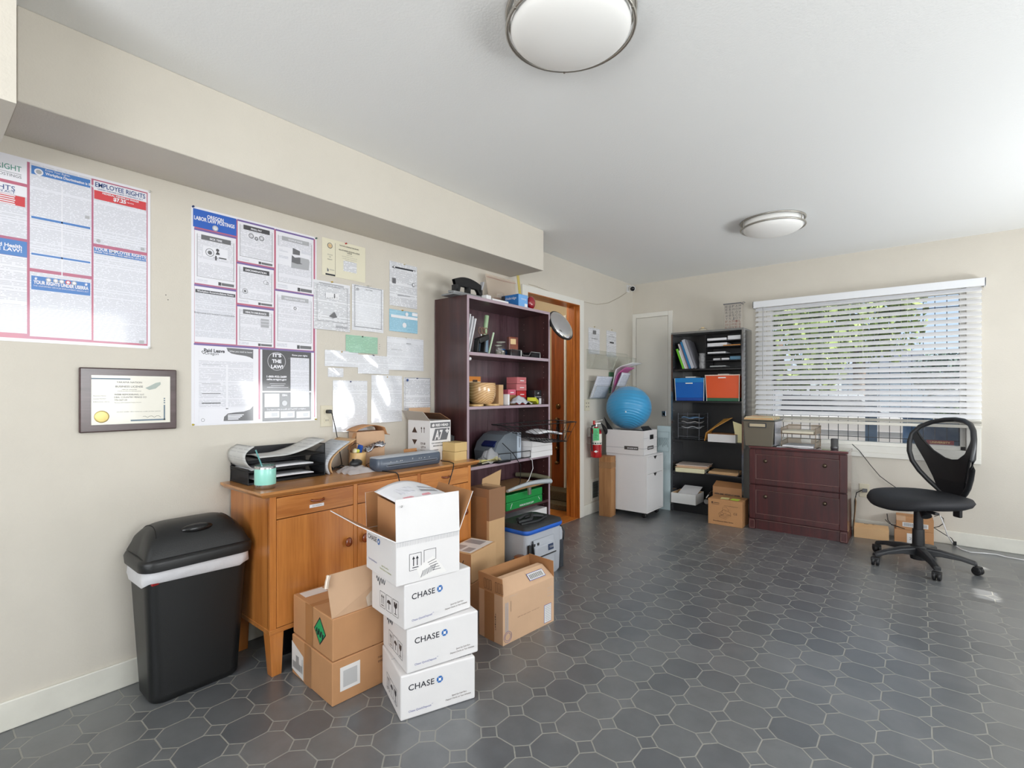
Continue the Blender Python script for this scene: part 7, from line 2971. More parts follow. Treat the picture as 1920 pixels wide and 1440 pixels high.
# second compartment: two hanging-file crates
for k, (cx, wd2, col, col2, lab, sh_) in enumerate(((.748, .295, (20, 96, 180), (28, 70, 150), 'blue file crate holding blue folders in the black bookcase', .0), (1.065, .315, (214, 84, 40), (40, 92, 66), 'orange-red file crate with green base in the black bookcase', .02))):
    t = thing('file_crate', lab, 'file crate', (cx, 5.09, B2 + .001), 0, 'file crates in the black bookcase')
    hw = wd2 / 2
    H2 = .225 + sh_
    a = mb()
    a.hexa([(-hw * .90, -.09, 0), (hw * .97, -.09, 0), (hw * .97, .13, 0), (-hw * .90, .13, 0), (-hw * .94, -.09, .03), (hw * .98, -.09, .03), (hw * .98, .13, .03), (-hw * .94, .13, .03)])
    a.build('base', mat('crate_base_%d' % k, col2, .4), t, bevel=.002)
    a = mb()
    a.hexa([(-hw * .93, -.088, .03), (hw * .97, -.088, .03), (hw * .97, .13, .03), (-hw * .93, .13, .03), (-hw, -.092, H2), (hw, -.092, H2), (hw, .13, H2), (-hw, .13, H2)])
    a.build('panel', mat('crate_panel_%d' % k, col, .35, coat=.2), t, bevel=.002)
    a = mb()
    if k == 0:
        a.box(-hw, hw, -.095, -.09, H2 - .042, H2 + .004)
    else:
        a.box(-hw * 1.03, hw * 1.03, -.097, .13, H2, H2 + .010)
    a.build('top_rim', mat('rim_%d' % k, (30, 124, 190) if k == 0 else (226, 200, 184), .4), t, bevel=.002)
    a = mb()
    a.box(-.035, .035, -.1, -.094, H2 - .055 + .03 * k, H2 - .044 + .03 * k)
    a.box(-.05, .05, -.06, .1, H2 + .006, H2 + .018)
    a.build('label_tab', M_label, t, bevel=.001)
    a = mb()
    a.tube([(-hw * .92, -.093, .0), (-hw * 1.0, -.096, H2)], .0035, 0, 6)
    a.tube([(hw * .97, -.093, .0), (hw * 1.0, -.096, H2)], .0035, 0, 6)
    a.build('corner_rail', M_acredge, t)
# third compartment: wire rack and open white box with envelope
t = thing('wire_rack', 'grey wire desk rack with four tiers in the middle of the black bookcase', 'desk rack', (.745, 5.10, B3 + .004))
a = mb()
for (x, y) in ((-.11, -.10), (.10, -.10), (-.08, .08), (.125, .08)):
    a.tube([(x, y, 0), (x, y, .265)], .0032, 0, 6)
for z_ in (.03, .115, .165, .21, .255):
    a.tube([(-.11, -.10, z_), (.10, -.10, z_), (.125, .08, z_), (-.08, .08, z_)], .0022, 0, 6, closed=True)
a.tube([(-.15, -.105, .0), (-.15, -.105, .012), (.19, -.105, .012)], .003, 0, 6)
a.build('wire_frame', mat('grey_wire', (96, 98, 104), .35, metal=.5), t)
for k, (z_, col, lab) in enumerate(((.213, (120, 160, 200), 'pale blue packet on the upper tier of the grey wire rack'), (.168, (170, 166, 166), 'crumpled grey papers on the second tier of the grey wire rack'), (.118, (176, 178, 182), 'grey-white papers on the third tier of the grey wire rack'))):
    a = mb()
    def pf(i, j):
        return (-.08 + .18 * i, -.09 + .15 * j, z_ + .006 + .008 * math.sin(9 * i + 4 * j + k))
    a.surf(pf, 8, 6)
    solo(a, 'paper_pile', lab, 'papers', mat('rackpile_%d' % k, col, .4), loc=(.745, 5.10, B3 + .004), solid=.006)
t = thing('cardboard_box', 'open white postal box with brown inside and raised lid flap in the black bookcase', 'cardboard box', (1.075, 5.06, B3 + .001), .0)
a = mb()
a.box(-.13, .125, -.11, .12, 0, .075)
a.build('carton_body', M_wcard, t, bevel=.002)
a = mb()
a.box(-.125, .12, -.105, .115, .0755, .0765)
a.build('lining', [M_kraft, mat('kraft_deep', (90, 70, 48), .8)], t)
a = mb()
a.plate([(-.152, -.10, .006), (-.136, -.10, .085), (-.136, .06, .085), (-.152, .06, .006)], .003)
a.plate([(-.136, -.10, .085), (.09, -.03, .235), (-.02, .08, .215), (-.136, .06, .085)], .003)
solo(a, 'padded_envelope', 'orange padded envelope leaning over the open white postal box', 'envelope', mat('envelope_orange', (222, 160, 76), .6), loc=(1.06, 5.06, B3 + .001))
a = mb()
a.plate([(.0, 0, 0), (.05, .0, 0), (.055, .02, .17), (-.035, .02, .20)], .004)
solo(a, 'yellow_card', 'white and yellow papers standing at the right end of the middle shelf', 'papers', mat('card_yellow', (232, 222, 170), .5), loc=(1.186, 5.02, B3 + .001))
# fourth compartment
t = thing('ring_binder', 'cream ring binder lying at the left of the fourth black shelf', 'binder', (.762, 5.05, B4 + .001), .12)
a = mb()
a.box(-.14, .14, -.13, .12, 0, .045)
a.build('cover', mat('binder_cream', (210, 204, 170), .5), t, bevel=.01, seg=3)
a = mb()
a.cyl((-.1415, -.08, .022), (-.139, -.08, .022), .012)
a.build('finger_ring', M_black, t)
for k in range(4):
    a = mb()
    a.box(-.15, .15, -.13, .13, 0, .007)
    solo(a, 'manila_folder', ('lowest', 'second', 'third', 'topmost')[k] + ' manila folder piled on the cream binder', 'folder', M_kraftp if k < 3 else mat('folder_pale', (206, 190, 180), .5), loc=(.772 + .006 * (k % 2), 5.06, B4 + .048 + .0075 * k), rz=.1 + .08 * (k % 3), group='manila folders on the cream binder', bevel=.002)
t = thing('letter_tray', 'black wire letter tray at the right of the fourth black shelf', 'letter tray', (1.075, 5.08, B4 + .001))
a = mb()
a.tube([(-.15, -.12, .06), (-.15, -.12, .01), (-.13, -.12, .002), (.13, -.12, .002), (.15, -.12, .02), (.15, -.12, .06)], .003, 0, 6)
a.box(-.15, .15, -.12, .12, 0, .003)
a.build('tray_wire', mat('grey_wire', (96, 98, 104), .35), t)
for k in range(4):
    a = mb()
    a.box(-.135, .135, -.11, .11, 0, .006)
    solo(a, 'manila_folder', ('lowest', 'second', 'third', 'topmost')[k] + ' tan folder in the right-hand wire letter tray', 'folder', M_kraftt, loc=(1.08, 5.075, B4 + .0085 + .0065 * k), rz=.04 * (k - 1), group='folders in the wire tray', bevel=.0015)
# bottom compartment
t = open_carton('cardboard_tray', 'shallow grey-white open box on the lowest black shelf', (.60, 4.90, B5 + .001), 0, .245, .24, .10, mat('tray_white', (206, 206, 204), .6), M_kraftt, [])
a = mb()
a.plate([(.03, .03, .06), (.22, .03, .06), (.24, .22, .15), (.06, .22, .15)], .003)
solo(a, 'white_card', 'white card leaning inside the shallow open box', 'card', M_wcard, loc=(.60, 4.90, B5 + .001))
t = thing('cardboard_box', 'brown lettered box at the back of the lowest black shelf behind the camera-kit box', 'cardboard box', (1.13, 5.12, B5 + .001), 0)
a = mb()
a.box(-.16, .11, -.10, .12, 0, .19)
a.build('carton_body', M_kraft, t, bevel=.003)
a = mb()
a.plate([(-.16, -.10, .19), (.11, -.10, .19), (.11, -.05, .235), (-.14, -.05, .24)], .003)
a.build('flap', M_kraftd, t)
a = mb()
a.text('WITH AND WITHOUT WORK', (-.025, -.1005, .115), (1, 0, 0), UZ, .012, 0, w=.24, bold=.05, align='C')
a.build('box_print', M_ink, t)
a = mb()
for k in range(3):
    a.tube([(.02 * k, 0, .02 + .04 * k), (.03 + .02 * k, .03, .08 + .035 * k), (.08, .05, .15)], .009, k % 2, 8)
a.lathe([(.022, 0), (.028, .01), (.022, .02)], 1, 16, (.03, -.03, .03), axis='Y')
solo(a, 'metal_bracket', 'jumble of dark and chrome metal hardware between the boxes on the lowest black shelf', 'hardware', [M_dkmetal, M_steel], loc=(.885, 5.03, B5 + .001))
# camera-kit box on the floor
t = closed_carton('cardboard_box', 'brown product box with line drawing and CE mark on the floor before the black bookcase', (1.023, 4.717, 0), .005, .296, .215, .232, mat('kraft_ce', (190, 140, 94), .7, var=.04), None, seam='x', bev=.003)


def ce(a):
    r, u = (1, 0, 0), UZ
    a.box(.03, .045, -.0011, -.0006, .192, .206, 0)
    a.box(.05, .10, -.0011, -.0006, .196, .201, 0)
    a.box(.03, .10, -.0011, -.0006, .184, .187, 0)
    a.box(.14, .26, -.0011, -.0006, .180, .182, 0)
    a.text('SmartSource Clinic Series', (.045, 0, .030), r, u, .011, 0, w=.175, bold=.02)
    a.text('CE', (.222, 0, .108), r, u, .019, 0, w=.032, bold=.0)
    L_ = lambda pts: a.tube([(x, -.001, z) for x, z in pts], .0007, 0, 4)
    L_([(.10, .075), (.155, .060), (.20, .095), (.145, .112), (.10, .075)])
    L_([(.10, .075), (.095, .105), (.14, .145), (.195, .125), (.20, .095)])
    L_([(.125, .122), (.13, .165), (.16, .172), (.178, .15), (.18, .13)])
    L_([(.11, .10), (.15, .085), (.19, .112)])
    L_([(.105, .088), (.150, .072), (.196, .104)])
    a.tube([(.125 + .012 * math.cos(k * PI / 6), -.001, .105 + .012 * math.sin(k * PI / 6)) for k in range(12)], .0007, 0, 4, closed=True)


face(t, 'box_print', ce, [M_brownink])
for k, (x0, y0, col, lab) in enumerate(((.10, .02, (224, 214, 150), 'pale yellow sticky note lying on the product box'), (.19, .015, (190, 214, 80), 'lime green sticky note lying on the product box'))):
    a = mb()
    a.obox((.035, .03, .004), (.07, .06, .0016), (.06, 0, .1 - .2 * k))
    solo(a, 'sticky_note', lab, 'sticky note', mat('note_%d' % k, col, .6), loc=(1.023 + x0, 4.717 + y0, .234))

# ---------------------------------------------------------------- lateral file cabinet
M_cab = wood_mat('cabinet_mahogany', (80, 28, 28), (54, 15, 17), 'Z', 22, .42, .15)
M_cabX = wood_mat('cabinet_mahogany_x', (92, 36, 34), (66, 22, 24), 'X', 22, .35, .3)
M_cabsheen = wood_mat('cabinet_side_sheen', (128, 92, 88), (104, 68, 66), 'Z', 18, .2, 1.0)  # side reflection painted in as a paler red-brown
FX0, FX1, FY0, FY1, FZ = 1.362, 2.092, 4.78, 5.09, .735
t = thing('file_cabinet', 'dark red-brown two-drawer lateral file cabinet with panelled fronts under the window', 'file cabinet', (1.727, 4.93, 0))
O = Vector((1.727, 4.93, 0))
a = mb()
rbox(a, FX0 + .004, FX1 - .012, FY0 + .018, FY1, .03, FZ - .02)
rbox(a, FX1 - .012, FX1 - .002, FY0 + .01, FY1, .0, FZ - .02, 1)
rbox(a, FX0, FX1, FY0 + .02, FY1, .0, .07)
a.build('carcass', [M_cab, M_cabsheen], t)
a = mb()
rbox(a, FX0 - .004, FX1 + .006, FY0 - .012, FY1 + .004, FZ - .018, FZ)
a.build('top', mat('cabinet_top', (104, 60, 62), .16, coat=.6), t, bevel=.005, seg=3)
for (x0, x1) in ((FX0 - .003, FX0 + .048), (FX1 - .052, FX1 + .001)):
    a = mb()
    rbox(a, x0, x1, FY0 - .006, FY0 + .03, 0, .092)
    a.build('plinth_block', M_cab, t, bevel=.004)
    a = mb()
    for (p, q, r_, s_) in ((x0 + .006, x1 - .006, .01, .012), (x0 + .006, x1 - .006, .078, .080), (x0 + .005, x0 + .007, .01, .08), (x1 - .007, x1 - .005, .01, .08)):
        rbox(a, p, q, FY0 - .0072, FY0 - .0055, r_, s_)
    a.build('worn_edge', mat('worn_line', (150, 116, 108), .6), t)
for (z0, z1) in ((.400, .706), (.095, .392)):
    a = mb()
    rbox(a, FX0 + .002, FX1 - .002, FY0 + .002, FY0 + .018, z0, z1)
    # frame mouldings
    for (p, q, r_, s_) in ((FX0 + .002, FX0 + .052, z0, z1), (FX1 - .055, FX1 - .002, z0, z1), (FX0 + .052, FX1 - .055, z0, z0 + .042), (FX0 + .052, FX1 - .055, z1 - .042, z1)):
        rbox(a, p, q, FY0 - .008, FY0 + .002, r_, s_)
    d = a.build('drawer', M_cab, t, bevel=.004, seg=3)
    a = mb()
    p, q, r_, s_ = FX0 + .054, FX1 - .057, z0 + .044, z1 - .044
    for (c0_, c1_, c2_, c3_) in ((p, q, r_, r_ + .0022), (p, q, s_ - .0022, s_), (p, p + .0022, r_, s_), (q - .0022, q, r_, s_)):
        rbox(a, c0_, c1_, FY0 + .0, FY0 + .0024, c2_, c3_)
    a.build('worn_edge', mat('worn_line', (150, 116, 108), .6), d)
    for kx in (1.495, 1.937):
        a = mb()
        a.lathe([(.007, 0), (.007, .008), (.015, .014), (.016, .020), (.010, .026), (.0001, .027)], 0, 20, (kx - O.x, FY0 + .002 - O.y, (z0 + z1) / 2 + .055), axis='-Y')
        a.build('knob', mat('knob_bronze', (96, 84, 70), .3, metal=.8), d)
a = mb()
rbox(a, FX0 + .05, FX1 - .055, FY0 + .0045, FY0 + .0065, .083, .0855)
a.build('worn_edge', mat('worn_line', (150, 116, 108), .6), t)

TZ = FZ
# translucent file box
t = thing('file_box', 'translucent smoke-grey plastic file box with hanging folders on the file cabinet', 'storage box', (1.455, 4.90, TZ + .001), 0)
a = mb()
a.hexa([(-.12, -.155, 0), (.10, -.155, 0), (.10, .15, 0), (-.12, .15, 0), (-.135, -.165, .225), (.115, -.165, .225), (.115, .16, .225), (-.135, .16, .225)])
a.build('tub', mat('smoke_plastic', (112, 106, 94), .22, alpha=.92, coat=.4), t, bevel=.006, seg=3)
a = mb()
a.box(-.142, .122, -.172, .166, .218, .230)
a.build('rim', mat('smoke_rim', (60, 62, 58), .3), t, bevel=.003)
a = mb()
a.box(.116, .1175, -.14, .14, .01, .215)
a.build('side_sheen', mat('smoke_sheen', (176, 178, 190), .12, coat=.6), t)  # added pale sheet, puts the tub's side sheen into colour
a = mb()
a.box(-.085, .055, -.176, -.166, .165, .205, 0)
a.box(-.078, .048, -.1775, -.1755, .172, .198, 1)
a.build('handle_recess', [M_ink, mat('recess_cream', (188, 174, 146), .5)], t, bevel=.006)
a = mb()
for k in range(12):
    a.plate([(-.13 + .001 * k, -.15 + .025 * k, .231), (.11, -.15 + .025 * k, .231), (.10, -.146 + .025 * k, .252), (-.125, -.146 + .025 * k, .250 + .004 * (k % 3))], .0012, k % 3)
solo(a, 'hanging_files', 'row of tan and green hanging files in the smoke-grey file box', 'hanging files', [M_kraftt, mat('file_mint', (186, 214, 190), .5), M_kraftp], loc=(1.455, 4.90, TZ + .001), kind='stuff')
# bronze mesh two-tier tray
M_bronze = mat('bronze_mesh', (164, 148, 128), .4, metal=.3, alpha=.72)
M_bronzew = mat('bronze_wire', (120, 104, 86), .4, metal=.5)
t = thing('letter_tray', 'bronze mesh two-tier letter tray holding white paper on the file cabinet', 'letter tray', (1.745, 4.92, TZ + .0045), -.04)
a = mb()
for z_ in (.0, .115):
    a.box(-.13, .125, -.13, .13, z_ + .002, z_ + .0035)
    for s_ in (-.13, .125):
        a.add([(s_, -.13, z_), (s_, .13, z_), (s_, .13, z_ + .06), (s_, -.13, z_ + .045)], [(0, 1, 2, 3)], 0, False)
n_ = 10
for z_, hh in ((.0, .06), (.115, .07)):
    for k in range(n_):
        x0, x1 = -.13 + .255 * k / n_, -.13 + .255 * (k + 1) / n_
        h0 = hh * (.35 if 3 < k < 7 else 1)
        a.add([(x0, .13, z_), (x1, .13, z_), (x1, .13, z_ + h0), (x0, .13, z_ + h0)], [(0, 1, 2, 3)], 0, False)
a.build('mesh_tray', M_bronze, t)
a = mb()
for z_ in (.0, .045, .115, .160):
    a.tube([(-.13, -.13, z_), (.125, -.13, z_)] if z_ in (.0, .115) else [(-.13, -.13, z_), (-.13, .13, z_ + .015), (.125, .13, z_ + .015), (.125, -.13, z_)], .003, 0, 6)
for (x, y) in ((-.13, -.1), (-.13, .1), (.125, -.1), (.125, .1)):
    a.tube([(x, y, 0), (x, y, .17)], .003, 0, 6)
a.build('wire_frame', M_bronzew, t)
for z_, lab in ((.004, 'white paper stack in the lower tier of the bronze mesh tray'), (.119, 'cream paper stack in the upper tier of the bronze mesh tray')):
    a = mb()
    a.box(-.12, .115, -.125, .12, 0, .020 if z_ > .1 else .012)
    solo(a, 'paper_stack', lab, 'papers', M_paper if z_ < .1 else mat('cream_stack', (214, 206, 186), .5), loc=(1.745, 4.92, TZ + .005 + z_), rz=-.04, bevel=.002)
a = mb()
a.surf(lambda i, j: (1.585 + .33 * i, 4.755 + .028 * j, TZ + .003 + .004 * math.sin(5 * i + 2 * j) ** 2 + .002 * j), 16, 6)
solo(a, 'loose_sheet', 'white glossy sheet drooping over the front edge of the file cabinet', 'paper', mat('glossy_sheet', (214, 214, 220), .2, coat=.6), solid=.001)
t = thing('speaker', 'small grey cylindrical smart speaker with clear collar on the file cabinet', 'speaker', (1.990, 4.90, TZ + .001))
a = mb()
a.lathe([(.026, 0), (.029, .004), (.029, .022), (.026, .026)], 0, 28)
a.build('base', mat('speaker_base', (60, 62, 66), .2, coat=.8), t)
a = mb()
a.lathe([(.027, .026), (.027, .078), (.024, .088), (.0001, .089)], 0, 28)
a.build('grille', mat('speaker_grille', (84, 84, 86), .6, bump=.6, bscale=400), t)
a = mb()
a.lathe([(.031, .02), (.031, .082)], 0, 28, cap=False)
a.build('clear_sleeve', M_acry, t)
# cord over the wall right of the cabinet
a = mb()
pts = [at(1598, 833, y=5.10)] + [at(u, v, y=5.262) for (u, v) in ((1612, 846), (1632, 872), (1650, 893), (1665, 904), (1688, 920), (1710, 930))]
a.tube(pts, .0028, 0, 6)
solo(a, 'power_cord', 'thin black cord sagging across the wall from the file cabinet behind the chair', 'cord', M_wire)
# ---------------------------------------------------------------- window, blind, what lies outside
wroot = bpy.data.objects.new('window_1', None)
C.objects.link(wroot)
wroot['kind'] = 'structure'
wroot.location = (2.1, YB, 0)
wx = lambda x: x - 2.1
a = mb()
for (x0, x1, z0, z1) in ((WX0, WX0 + .035, WZ0, WZ1), (WX1 - .035, WX1, WZ0, WZ1), (WX0, WX1, WZ0, WZ0 + .035), (WX0, WX1, WZ1 - .035, WZ1)):
    a.box(wx(x0), wx(x1), .02, .075, z0, z1)
a.build('window_frame', M_trim, wroot, bevel=.003)
a = mb()
a.box(wx(WX0 + .03), wx(WX1 - .03), .048, .052, WZ0 + .03, WZ1 - .03)
a.build('window_pane', M_pane, wroot)
a = mb()
x = WX0 + .05
while x < WX1 - .02:
    a.box(wx(x), wx(x) + .005, .10, .105, WZ0, WZ1)
    x += .0745
for z in (WZ0 + .065, 1.32, 1.90):
    a.box(wx(WX0), wx(WX1), .098, .102, z, z + .006)
a.build('window_grille', mat('grille_black', (30, 34, 44), .5), wroot)
a = mb()
a.box(1.32, WX0, YB - .014, YB, .65, 2.06)
a.box(WX1, 2.905, YB - .014, YB, .65, 2.06)
a.box(1.32, 2.905, YB - .018, YB, .650, .690)
a.box(1.32, 2.905, YB - .012, YB, .690, WZ0)
a.box(1.38, 2.84, YB - .012, YB + .03, WZ0 - .006, WZ0 + .004)
struct(a, 'trim_6', M_trim, bevel=.003)
M_slat = mat('blind_slat', (238, 238, 240), .4)
t = thing('window_blind', 'wide white wooden slat blind with valance over the window, hung half open', 'window blind', (2.105, 5.225, 2.0))
X0_, X1_ = 1.31 - 2.105, 2.905 - 2.105
a = mb()
a.box(1.29 - 2.105, 2.927 - 2.105, -.035, -.02, .018, .080)
a.box(1.29 - 2.105, 1.30 - 2.105, -.035, .06, .018, .080)
a.box(2.917 - 2.105, 2.927 - 2.105, -.035, .06, .018, .080)
a.box(X0_, X1_, -.02, .03, .03, .07)
a.build('valance', mat('valance_white', (226, 228, 232), .4), t, bevel=.003)
a = mb()
TL = math.radians(41)
hw = .0255
nz = 22
for k in range(nz):
    zc = .002 - .0468 * k
    c_, s_ = math.cos(TL) * hw, math.sin(TL) * hw
    p = [(X0_, -c_, zc - s_), (X1_, -c_, zc - s_), (X1_, c_, zc + s_), (X0_, c_, zc + s_)]
    a.plate(p, .0026)
a.build('slats', M_slat, t)
a = mb()
for k in range(4):
    a.box(X0_, X1_, -.026, .026, -1.018 - .006 * k, -1.0145 - .006 * k)
a.box(X0_, X1_, -.027, .027, -1.068, -1.044)
a.build('bottom_rail', mat('rail_white', (214, 210, 200), .4), t, bevel=.002)
a = mb()
for x in (1.51, 1.86, 2.16, 2.46, 2.78):
    for yy in (-.028, .028):
        a.tube([(x - 2.105, yy, .02), (x - 2.105, yy, -1.05)], .0006, 0, 4)
a.build('ladder_cord', M_white, t)
a = mb()
a.tube([(1.385 - 2.105, -.045, .02), (1.383 - 2.105, -.05, -.66)], .0038, 0, 8)
a.build('tilt_wand', mat('wand_grey', (170, 170, 172), .4), t)

# outdoors: paving, low pale wall, parked cars, trees, a house (all at their own distance)
a = mb()
a.box(-18, 26, YB + .3, 45, -.25, -.15)
struct(a, 'ground_outside', mat('asphalt', (128, 130, 134), .9, var=.12, vscale=1.5))
a = mb()
a.box(-1.0, 5.5, 6.9, 7.05, -.15, .92)
for k in range(4):
    a.box(-1.0, 5.5, 6.893, 6.9, .1 + .22 * k, .108 + .22 * k, 1)
struct(a, 'wall_garden', [mat('garden_wall', (232, 226, 222), .8), M_plight])


def tree(label, x, y, r, h, col, seed, zc=None):
    rnd = random.Random(seed)
    t_ = thing('tree', label, 'tree', (x, y, -.15), 0, 'trees outside the window')
    a_ = mb()
    a_.tube([(0, 0, 0), (.05 * r, .0, h * .5), (0, .05, h)], .07 * r + .05, 0, 8)
    a_.build('trunk', mat('bark', (110, 94, 80), .9), t_)
    a_ = mb()
    vs, fs = [], []
    n_ = 1500
    for k in range(n_):
        th_, ph_ = rnd.uniform(0, 2 * PI), math.acos(rnd.uniform(-1, 1))
        rr_ = r * (rnd.uniform(.25, 1) ** .4) * (1 + .22 * math.sin(3 * th_ + seed) * math.sin(2 * ph_))
        c = Vector((rr_ * math.sin(ph_) * math.cos(th_), rr_ * math.sin(ph_) * math.sin(th_), h + rr_ * math.cos(ph_) * .85))
        s = r * rnd.uniform(.05, .11)
        e = Euler((rnd.uniform(0, 6), rnd.uniform(0, 6), rnd.uniform(0, 6))).to_matrix()
        q = [c + e @ Vector(p_) * s for p_ in ((-1, 0, 0), (0, -.6, 0), (1, 0, .2), (0, .6, 0))]
        b0 = len(vs)
        vs += q
        fs.append((b0, b0 + 1, b0 + 2, b0 + 3))
    a_.add(vs, fs, 0, False)
    a_.build('foliage', mat('leaf_' + col, {'dark': (96, 118, 84), 'mid': (160, 180, 108), 'blue': (96, 120, 108)}[col], .7, var=.35, vscale=3), t_)


tree('olive green tree at the left of the window view', -.4, 14.5, 1.9, 2.6, 'mid', 1)
tree('dark green tree behind the olive green one', -4.6, 20, 3.2, 3.4, 'dark', 2)
tree('yellowish tree in the middle of the window view', 1.0, 19.0, 1.7, 3.7, 'mid', 3)
tree('small dark tree at the right of the window view', 2.95, 15, .62, 1.75, 'blue', 4)
tree('dark shrub at the far right behind the garden wall', 3.0, 9.4, .38, .85, 'dark', 5)
tree('dark hedge plant near the left window edge', -.9, 9.3, .7, 1.0, 'blue', 6)


def car(label, x, y, rz_, col):
    t_ = thing('car', label, 'car', (x, y, -.15), rz_, 'parked cars outside the window')
    a_ = mb()
    prof = [(-2.1, .25), (2.1, .25), (2.15, .6), (1.9, .82), (1.0, .92), (.45, 1.36), (-.9, 1.40), (-1.6, .98), (-2.1, .9)]
    a_.loft([[(p_[0], yy, p_[1]) for p_ in prof] for yy in (-.85, .85)], 0, False)
    a_.build('car_body', mat('car_' + col, {'white': (214, 216, 220), 'grey': (120, 128, 140)}[col], .2, coat=1), t_, bevel=.09, seg=4)
    a_ = mb()
    for yy in (-.86, .86):
        a_.poly([(-.75, yy, .95), (.85, yy, .95), (.4, yy, 1.28), (-.7, yy, 1.31)])
    a_.poly([(.98, -.7, .95), (.98, .7, .95), (.50, .62, 1.32), (.50, -.62, 1.32)])
    a_.build('side_window', mat('car_glass', (30, 36, 44), .08), t_)
    for (px, py) in ((-1.35, -.8), (1.35, -.8), (-1.35, .8), (1.35, .8)):
        a_ = mb()
        a_.lathe([(.2, -.09), (.31, -.09), (.31, .09), (.2, .09)], 0, 18, (px, py, .31), axis='Y')
        a_.build('wheel', M_black, t_)


car('white car parked beyond the garden wall', 1.2, 11.2, .1, 'white')
car('grey car parked further right in the window view', 3.9, 13.4, -.05, 'grey')
a = mb()
a.box(-1.6, 1.8, 0, 5, 0, 2.2)
a.add([(-1.9, -.3, 2.2), (2.1, -.3, 2.2), (.1, 2.5, 3.3), (-1.9, 5.3, 2.2), (2.1, 5.3, 2.2)], [(0, 1, 2), (0, 2, 3), (3, 2, 4), (1, 4, 2)], 1, False)
o = solo(a, 'house', 'pale blue-grey house with a darker roof behind the parked cars', 'house', [mat('house_paint', (166, 184, 200), .8), mat('house_roof', (90, 98, 110), .8)], loc=(1.7, 24.0, -.15))
# things hanging just outside the lower window strip
a = mb()
a.surf(lambda i, j: (.42 * i, .06 * math.sin(5 * i) + .05 * math.sin(9 * j + 4 * i), .42 * j + .03 * math.sin(7 * i)), 20, 14)
solo(a, 'blue_tarp', 'crumpled pale blue plastic tarp standing right outside the window, left of the chair back', 'tarp', mat('tarp_blue', (150, 178, 206), .3, coat=.4, bump=1.0, bscale=20, col2=(90, 122, 166), vscale=5), loc=(2.42, 5.75, .56), solid=.01)
a = mb()
a.box(-.045, .045, -.04, .04, 0, 1.5)
solo(a, 'metal_post', 'blue-grey metal post outside the window behind the speaker', 'post', mat('post_blue', (96, 116, 140), .5), loc=(2.18, 5.85, -.15))
t = thing('window_sign', 'small maroon and black UNIVERSITY sign propped on the window ledge behind the chair', 'sign', (2.665, YB + .035, WZ0 + .006))
a = mb()
a.box(-.085, .085, -.003, .003, 0, .068, 1)
a.box(-.085, .085, -.0035, .003, .034, .068, 0)
a.box(-.085, .085, -.0042, .003, .029, .034, 2)
a.text('UNIVERSITY', (0, -.0036, .044), (1, 0, 0), UZ, .014, 3, w=.125, bold=.03, align='C')
a.text('Treasurer', (0, -.0031, .010), (1, 0, 0), UZ, .009, 2, w=.07, bold=.02, align='C')
a.build('sign_board', [mat('sign_maroon', (120, 34, 40), .5), M_ink, M_plight, mat('sign_gold', (206, 180, 120), .5)], t)

# ---------------------------------------------------------------- office chair
M_fab = mat('chair_fabric', (28, 29, 34), .7, bump=.4, bscale=350)
M_cpl = mat('chair_plastic', (38, 39, 42), .4)
M_cdk = mat('chair_dark', (22, 22, 25), .5)
t = thing('office_chair', 'black office chair with mesh back and five castors in front of the window', 'office chair', (2.53, 4.50, 0), math.radians(222))
a = mb()
a.lathe([(.045, .045), (.05, .07), (.05, .135), (.035, .145)], 0, 24)
a.lathe([(.036, .13), (.034, .25), (.0335, .252)], 0, 24)
a.lathe([(.028, .25), (.026, .385)], 0, 24)
a.build('column_cover', M_cdk, t)
a = mb()
a.cyl((0, 0, .385), (0, 0, .43), .013, 0)
a.build('gas_lift', M_chrome, t)
off = 1 - 222
for k in range(5):
    an = math.radians(off + 72 * k)
    c_, s_ = math.cos(an), math.sin(an)
    a = mb()
    rings = []
    for (r_, zt, zb, w_) in ((.03, .135, .075, .032), (.12, .128, .085, .026), (.22, .108, .078, .022), (.292, .088, .060, .021), (.302, .080, .062, .016)):
        rings.append([(r_ * c_ - w_ * s_ * q, r_ * s_ + w_ * c_ * q, z_) for q, z_ in ((-1, zb), (1, zb), (1, zt - .010), (.55, zt), (-.55, zt), (-1, zt - .010))])
    a.loft(rings, 0, False)
    a.build('leg', M_cpl, t, bevel=.004, seg=2)
    ca = an + .9 * (1 if k % 2 else -.6)
    cc, cs = math.cos(ca), math.sin(ca)
    cx, cy = .292 * c_ + .014 * cc, .292 * s_ + .014 * cs
    a = mb()
    for sd in (-1, 1):
        a.M = Matrix.Translation((cx - cs * .013 * sd, cy + cc * .013 * sd, .028)) @ Matrix.Rotation(ca, 4, 'Z')
        a.lathe([(.016, -.010), (.0275, -.009), (.0275, .009), (.018, .010)], 0, 20, axis='Y')
    a.M = Matrix.Identity(4)
    a.obox((cx, cy, .042), (.036, .05, .028), (0, 0, ca), 0)
    a.build('castor', M_cdk, t, bevel=.004)
